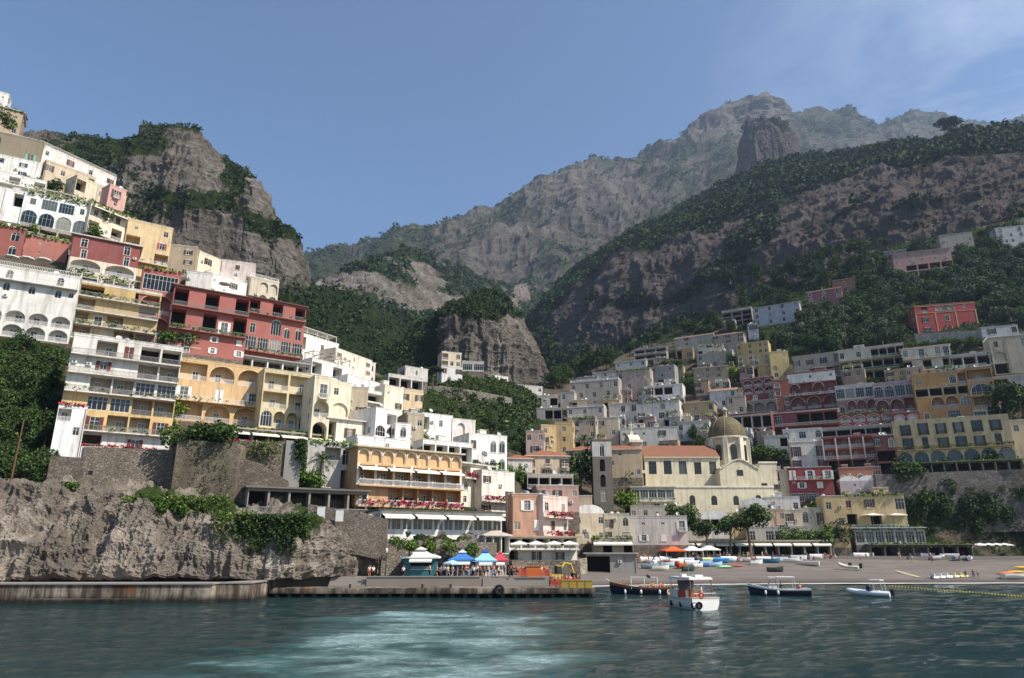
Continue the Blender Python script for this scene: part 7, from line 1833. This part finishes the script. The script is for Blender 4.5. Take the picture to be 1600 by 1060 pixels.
m = MB(); m.box((-1.9,-.9,2.2),(-.1,.9,2.3), WH); m.build('sun_top', o)
for x in (-1.8, -.2):
    for y in (-.8, .8):
        m = MB(); m.tube([(x - .3, y, .5), (x, y, 2.2)], .03, plain('cccccc', .3), 5); m.build('post', o)
m = MB(); m.box((-3.4,-.25,.1),(-2.8,.25,1.0), plain('1d1d1f', .4)); m.box((-3.3,-.2,-.4),(-3.1,.2,.1), plain('1d1d1f', .4)); m.build('outboard', o)
# ---- boats drawn up on the beach
def beach_boat(px, py, L, rz, outc, label, inc='b09a78', cover=None, group=None):
    p = beach_pt(px, py); o = empty('rowing_boat', p + Vector((0, 0, .35)), rz, label, 'boat', group)
    hull(o, L, L * .34, .6, .35, plain(outc, .5), plain(inc, .7), None, .7, .6, 10)
    m = MB()
    for x in (-.25, .1): m.box((x * L - .12, -L*.13, .45), (x * L + .12, L*.13, .52), WD2)
    m.build('bench', o)
    if cover:
        m = MB(); c = plain(cover, .8); m.grid([[(x, -L*.17*k, .62), (x, 0, .95), (x, L*.17*k, .62)] for x, k in ((-L*.48, .7), (-L*.2, 1.02), (L*.15, .95), (L*.42, .4))], c, False); m.build('boat_cover', o)
    return o
for a in [(1168,878,5.2,.1,'e2e0da','white rowing boat, leftmost of the row before the cafes',None),(1193,878,4.6,.3,'dcdcd8','white rowing boat second in the row before the cafes','c8c8c4'),(1206,880,4.0,-.2,'3f7d94','teal rowing boat between the white boats on the beach',None),(1219,879,4.4,.2,'cfd2d4','pale boat with a grey cover on the beach','8d9298'),(1237,879,5.6,.0,'e6e4de','long white boat at the right of the beach row',None),(1262,884,5.4,2.6,'e2ddd0','white boat with a dark keel alone on the open beach',None),
          (1082,885,4.2,.3,'e0e0dc','white dinghy among the coloured boats by the garage','d8d8d4'),(1066,888,4.0,.8,'b0522e','orange wooden boat beside the garage',None),(1032,892,4.2,.2,'d8d4c8','cream dinghy near the garage ramp',None),(1022,884,4.6,1.2,'e6e4e0','white boat propped beside the garage wall','e0ded8'),(1049,884,4.0,2.4,'c94a3a','small red boat in the pile by the garage',None),(1040,878,4.4,.6,'dfe0e0','white covered boat behind the red boat','e8e6e2'),
          (1098,879,4.0,.4,'4c6fa8','blue boat left of the yellow covered boat',None),(1110,880,4.4,.2,'d8d4b8','boat under a pale yellow cover','ccd08a'),(1127,880,4.6,.3,'2f78ac','bright blue boat on the upper beach','3a86ba'),(1139,878,4.4,.1,'e6e4e4','white boat with a purple hull line','e0dee6'),(1076,893,3.6,.5,'2c4c48','dark green boat alone on the shingle',None),
          (1425,870,4.6,.2,'e4e2dc','white boat by the dark beach bar, left one',None),(1436,871,5.0,.0,'9aa0a4','grey boat by the dark beach bar','7c8288'),(1484,873,4.8,-.3,'c8c8c6','grey white boat behind the closed red parasol','a8aaac'),(1500,876,4.6,.4,'7f8a94','slate boat right of the closed red parasol',None),(1516,876,4.2,.9,'dcdad4','white boat near the yellow parasol',None),
          (1590,905,7.0,.15,'e6e2d8','long pale boat with a red stripe at the right pontoon',None)]:
    beach_boat(a[0], a[1], a[2], a[3], a[4], a[5], cover=a[6])
for i, (px, py, L_, rz, c, lab, cv) in enumerate([(1010,879,4.2,.5,'e4e2dc','white covered boat next to the garage parasols','e0ded6'),(1016,889,4.0,.1,'8a9aa6','slate dinghy beside the garage',None),(1026,880,3.8,1.0,'dadad6','pale dinghy stacked behind the cream dinghy','c8cccc'),(1043,886,3.6,.2,'b8ccd6','pale blue dinghy in the pile by the garage',None),(1057,882,4.2,.4,'e8e4da','ivory boat right of the red boat','dcd8cc'),(1072,880,4.4,.2,'d8dce0','white boat in front of the white gazebo','aab4bc'),(1090,888,3.8,.6,'e0dcd0','cream dinghy before the blue boat',None),(1104,886,3.8,.3,'5a88b8','small blue dinghy before the yellow covered boat','6a98c4'),(1118,886,3.6,.2,'a8c4d8','light blue dinghy behind the green kayaks',None),(1182,883,3.6,.3,'e4e2de','small white dinghy in front of the boat row',None),(1248,876,4.6,.1,'d0d4d6','grey covered boat behind the long white boat','9aa0a4'),(1276,874,4.2,.2,'e2e0da','white boat beside the dark gazebo','d8d8d2'),(1346,872,5.0,.2,'e2e0dc','large white covered boat under the glass veranda','e6e4e0'),(1212,894,3.8,.1,'3a4038','dark dinghy lying alone near the water',None),(1450,872,4.4,.1,'b4b8ba','pale grey boat left of the closed red parasol','a0a6a8'),(1466,875,4.6,.3,'d8d6d0','ivory boat in front of the closed red parasol',None)]):
    beach_boat(px, py, L_, rz, c, lab, cover=cv)
# surf boards / kayaks in a heap
for px, py, c, rz, lab in [(1128,888,'57a33c',.3,'green kayak at the front of the beach kayaks'),(1133,887,'e6e6e0',.35,'white kayak between the green kayaks'),(1138,888,'3f9a45',.28,'second green kayak right of the white kayak'),(1151,886,'c23a4a',.1,'red kayak beside the green kayaks')]:
    p = beach_pt(px, py); o = MB(); o.grid([[(x, .42*f*math.cos(a), .22 + .2*f*math.sin(a)) for a in [2*math.pi*k/10 for k in range(10)]] for x, f in ((-1.9,.02),(-1.5,.45),(-.7,.95),(.5,1),(1.4,.55),(1.9,.02))], plain(c, .45), True, True)
    o = o.build('kayak', None, loc=p, rz=rz); tag(o, lab, 'kayak')
# inflatable pulled on the beach
p = beach_pt(1328, 891); o = empty('inflatable_boat', p + Vector((0,0,.3)), 2.3, 'cream inflatable boat pulled up on the open beach', 'boat')
m = MB(); m.tube([Vector(q) for q in ((-2.4,.8,.3),(.5,.85,.4),(1.9,.6,.8),(2.4,0,1.1),(1.9,-.6,.8),(.5,-.85,.4),(-2.4,-.8,.3))], .32, plain('d6cdb8', .5), 9); m.build('tube', o); m = MB(); m.box((-.5,-.3,.2),(.1,.3,1.3), plain('2a2c30')); m.build('console', o); m = MB(); m.box((-2.9,-.25,.1),(-2.3,.25,1.2), plain('1d1d1f', .4)); m.build('outboard', o)
# beach tents and parasols
def gazebo(px, py, w, h, c, label):
    p = beach_pt(px, py); o = empty('gazebo', p, .1, label, 'gazebo'); m = MB(); tent_roof(m, w, w, h, 1.1, plain(c, .7), .15); m.build('canopy', o)
    for x in (-1, 1):
        for y in (-1, 1):
            m = MB(); m.tube([(x*w*.48, y*w*.48, 0), (x*w*.48, y*w*.48, h)], .05, plain('c8c6c0', .5), 5); m.build('post', o)
gazebo(1052, 877, 5.0, 2.6, 'd9622e', 'bright orange gazebo tent on the upper beach'); gazebo(1081, 876, 4.6, 2.6, 'dcdcda', 'white beach gazebo right of the orange one'); gazebo(1108, 875, 4.6, 2.6, 'dcd6c4', 'cream beach gazebo right of the white one'); gazebo(1283, 870, 5.2, 2.4, '4c4654', 'dark striped gazebo by the beach stair')
for i, px in enumerate((1532, 1546, 1558, 1570)):
    q = at(px, 858, 196); parasol((q.x, 196, q.z - 1.5), 2.3, 2.9, 'dcdad4', ['leftmost white parasol on the terrace at the far right','second white parasol on the far right terrace','third white parasol on the far right terrace','rightmost white parasol on the far right terrace'][i], None, False, 8, True)
parasol(beach_pt(1476, 872), 1.2, 3.0, 'c4402e', 'closed red parasol on the beach by the dark bar', closed=True)
parasol(beach_pt(1514, 870), 1.5, 3.0, 'd8b13a', 'yellow parasol on the beach at the right')
for i, px in enumerate((1008, 1020, 1030)):
    parasol(beach_pt(px, 872), 1.5, 2.5, 'e0dcd4', ['white cafe parasol next to the garage','middle white cafe parasol by the garage','white cafe parasol left of the orange gazebo'][i])
for i, (px, py) in enumerate(((1240,816),(1268,812))):
    pass
q1, q2 = at(1364, 812, 203), at(1400, 812, 203)
for i, q in enumerate((q1, q2)): parasol((q.x, q.y, q.z - 1), 3.2, 2.6, 'e2ddd0', ['left white parasol on the yellow villa terrace','right white parasol on the yellow villa terrace'][i], None, False, 8, True)
for i, (hx, hy, hz_, lab) in enumerate([(16,404,-1,'left white parasol on the roof of the white arcade hotel'),(40,406,-1,'middle white parasol on the roof of the white arcade hotel'),(66,408,-1,'right white parasol on the roof of the white arcade hotel'),(350,444,-1,'white parasol on the sloping white terrace')]):
    q = at(hx, hy + 10, townY(hx, hy) - 7); parasol(q, 1.6, 2.4, 'e2dfd6', lab)
# people on the beach
for px, py, pose, a, b, lab in [(1378,869,'stand','white','white','person in white before the dark beach bar'),(1510,903,'stand','navy','black','person in dark clothes, left of three at the pontoon'),(1522,903,'walk','black','navy','person in black in the middle of the pontoon'),(1529,903,'stand','grey','navy','person in grey at the right of the pontoon'),(1158,882,'stand','white','beige','person in white beside the beach rowing boats'),(1178,881,'walk','red','navy','person in red by the beach rowing boats'),(1252,880,'stand','black','beige','person in black by the long white boat'),(1272,876,'walk','white','navy','person in white near the dark gazebo'),(1300,874,'stand','red','black','person in red near the beach stair'),(1306,876,'stand','pink','white','person in pink near the beach stair'),(1060,880,'sit','sky blue','navy','person sitting under the orange gazebo'),(1090,878,'stand','orange','white','person in orange by the white gazebo'),(1014,880,'stand','red','white','person in red by the garage parasols'),(1026,879,'walk','white','black','person in white by the garage parasols')]:
    person(beach_pt(px, py), rq.uniform(-3, 3), pose, a, b, pose != 'walk', lab, 'people on the beach')
SC = ['white','navy','red','black','sky blue','yellow','pink','grey','green','orange','beige','teal']
WHERE = [(1000,'by the garage boats'),(1040,'by the orange gazebo'),(1085,'near the white gazebo'),(1125,'near the covered boats'),(1160,'before the cream awnings'),(1205,'by the row of white boats'),(1250,'before the right cafe awnings'),(1290,'near the dark gazebo'),(1350,'under the glass veranda'),(1410,'before the dark beach bar'),(1460,'near the closed red parasol'),(1510,'by the yellow parasol')]
used_ = set()
for k in range(84):
    px0, wh = WHERE[k % 12]; a, b = SC[(k * 5 + k // 12) % 12], SC[(k * 7 + 3 + k // 12) % 12]; pose = ('stand', 'walk', 'stand', 'reach')[k % 4]; sh = k % 3 == 0
    if k >= 48: px0, wh = WHERE[k % 5]
    lab = 'person in %s top and %s %s %s' % (a, b, 'shorts' if sh else 'trousers', wh)
    if lab in used_: continue
    used_.add(lab); person(beach_pt(px0 + rq.uniform(-18, 18), rq.uniform(871, 880)), rq.uniform(-3, 3), pose, a, b, sh, lab, 'people on the beach')
# pontoon, plank ramp, buoy line, pedal boats
o = empty('pontoon', at_z(1530, 908, 0), 0, 'low wooden pontoon with pale piles at the right shore', 'pontoon'); m = MB(); m.box((-9, -1, .45), (16, 1.2, .62), plain('6e6154', .9)); m.build('deck', o)
for i, x in enumerate((-7, -2, 1, 4, 7, 13)):
    m = MB(); m.tube([(x, -.9, -1), (x, -.9, 1.0)], .16, plain('a59c8e', .8), 7); m.build('pile', o)
for i, (px, py, lab) in enumerate([(1462,904,'white pedal boat, first in the row at the shore'),(1472,903.5,'second pedal boat at the shore'),(1482,903,'third pedal boat at the shore'),(1494,902.5,'cream pedal boat, fourth in the row'),(1503,902,'yellowish pedal boat, last in the row')]):
    p = beach_pt(px, py); p.z = max(p.z, .3); o = empty('pedal_boat', p, .4, lab, 'pedal boat'); wm_ = plain(['e0ded8','dcdad2','e2e0dc','d8cfb0','d2c48a'][i], .5)
    for s in (-1, 1):
        m = MB(); m.tube([(-1.4, s*.55, .15), (1.2, s*.55, .15), (1.6, s*.5, .3)], [.28, .28, .08], wm_, 8); m.build('float', o)
    m = MB(); m.box((-.8,-.6,.4),(.6,.6,.5), wm_); m.box((-.9,-.55,.5),(-.7,.55,1.0), wm_); m.build('seat', o)
for i, (px, py, lab) in enumerate([(1588,896,'yellow pedal boat stacked at the right edge'),(1598,891,'yellow plastic boat on top at the right edge'),(1572,898,'orange kayak lying at the right edge')]):
    p = beach_pt(px, py); p.z = max(p.z, .4) + (.3 if i == 1 else 0); m = MB(); m.grid([[(x, .6*f*math.cos(a), .3 + .3*f*math.sin(a)) for a in [2*math.pi*k/10 for k in range(10)]] for x, f in ((-2.2,.05),(-1.7,.7),(-.7,1),(.8,1),(1.7,.6),(2.2,.05))], plain(['d8a92a','d8a92a','c8632c'][i], .5), True, True)
    tag(m.build('plastic_boat', None, loc=p, rz=.1), lab, 'boat')
p0, p1 = beach_pt(1400, 893), beach_pt(1436, 903); m = MB(); d = p1 - p0; m.box((0,-.5,.05),(d.length,.5,.15), plain('b9a88c', .9)); o = m.build('plank_ramp', None, loc=p0); o.rotation_euler = (0, math.asin(-d.z/d.length), math.atan2(d.y, d.x)); tag(o, 'pale plank ramp lying on the sand', 'ramp')
o = empty('buoy_line', at_z(1500, 925, 0), 0, 'line of small yellow buoys marking the swimming area', 'buoy line'); bm_ = MB(); bm_.lathe([(.01,.14),(.11,.09),(.14,0),(.1,-.1),(.01,-.14)], plain('c9b53a', .6), 8); bme = bm_.mesh('buoy'); O_ = o.location.copy()
for i in range(44):
    t = i / 43; px = 1384 + t * 216; py = 916 + 17 * t ** 1.1; p = at_z(px, py, .06); link('buoy', bme, o, p - O_)
# street lamps, poles
def pole(px, py, Y, h, lab, c='6b4a36', r=.14, name='pole', cat='pole'):
    p = at(px, py, Y); m = MB(); m.tube([(0,0,-.5),(0.05,0,h)], [r, r*.7], plain(c, .9), 7)
    tag(m.build(name, None, loc=p), lab, cat)
pole(17, 752, 108, 9.6, 'tall rusty wooden pole at the left edge'); pole(266, 700, 117.6, 3.0, 'slanting white pole at the bastion corner', 'd8d2c4', .08)
def lamp(px, py, Y, lab):
    p = at(px, py, Y); o = empty('street_lamp', p, 0, lab, 'street lamp'); m = MB(); m.tube([(0,0,0),(0,0,3.6)], [.09,.05], plain('2a2a2c', .5), 6); m.build('post', o)
    m = MB(); m.lathe([(.08,3.6),(.2,3.9),(.18,4.15),(.02,4.35)], plain('d8d8d0', .3), 8); m.build('lantern', o)
lamp(602, 903, 110.8, 'lamp post left of the teal kiosk'); lamp(796, 902, 110.8, 'lamp post right of the red stall'); lamp(1178, 876, 193, 'lamp post before the beach cafes'); lamp(1410, 872, 193, 'lamp post before the dark beach bar')
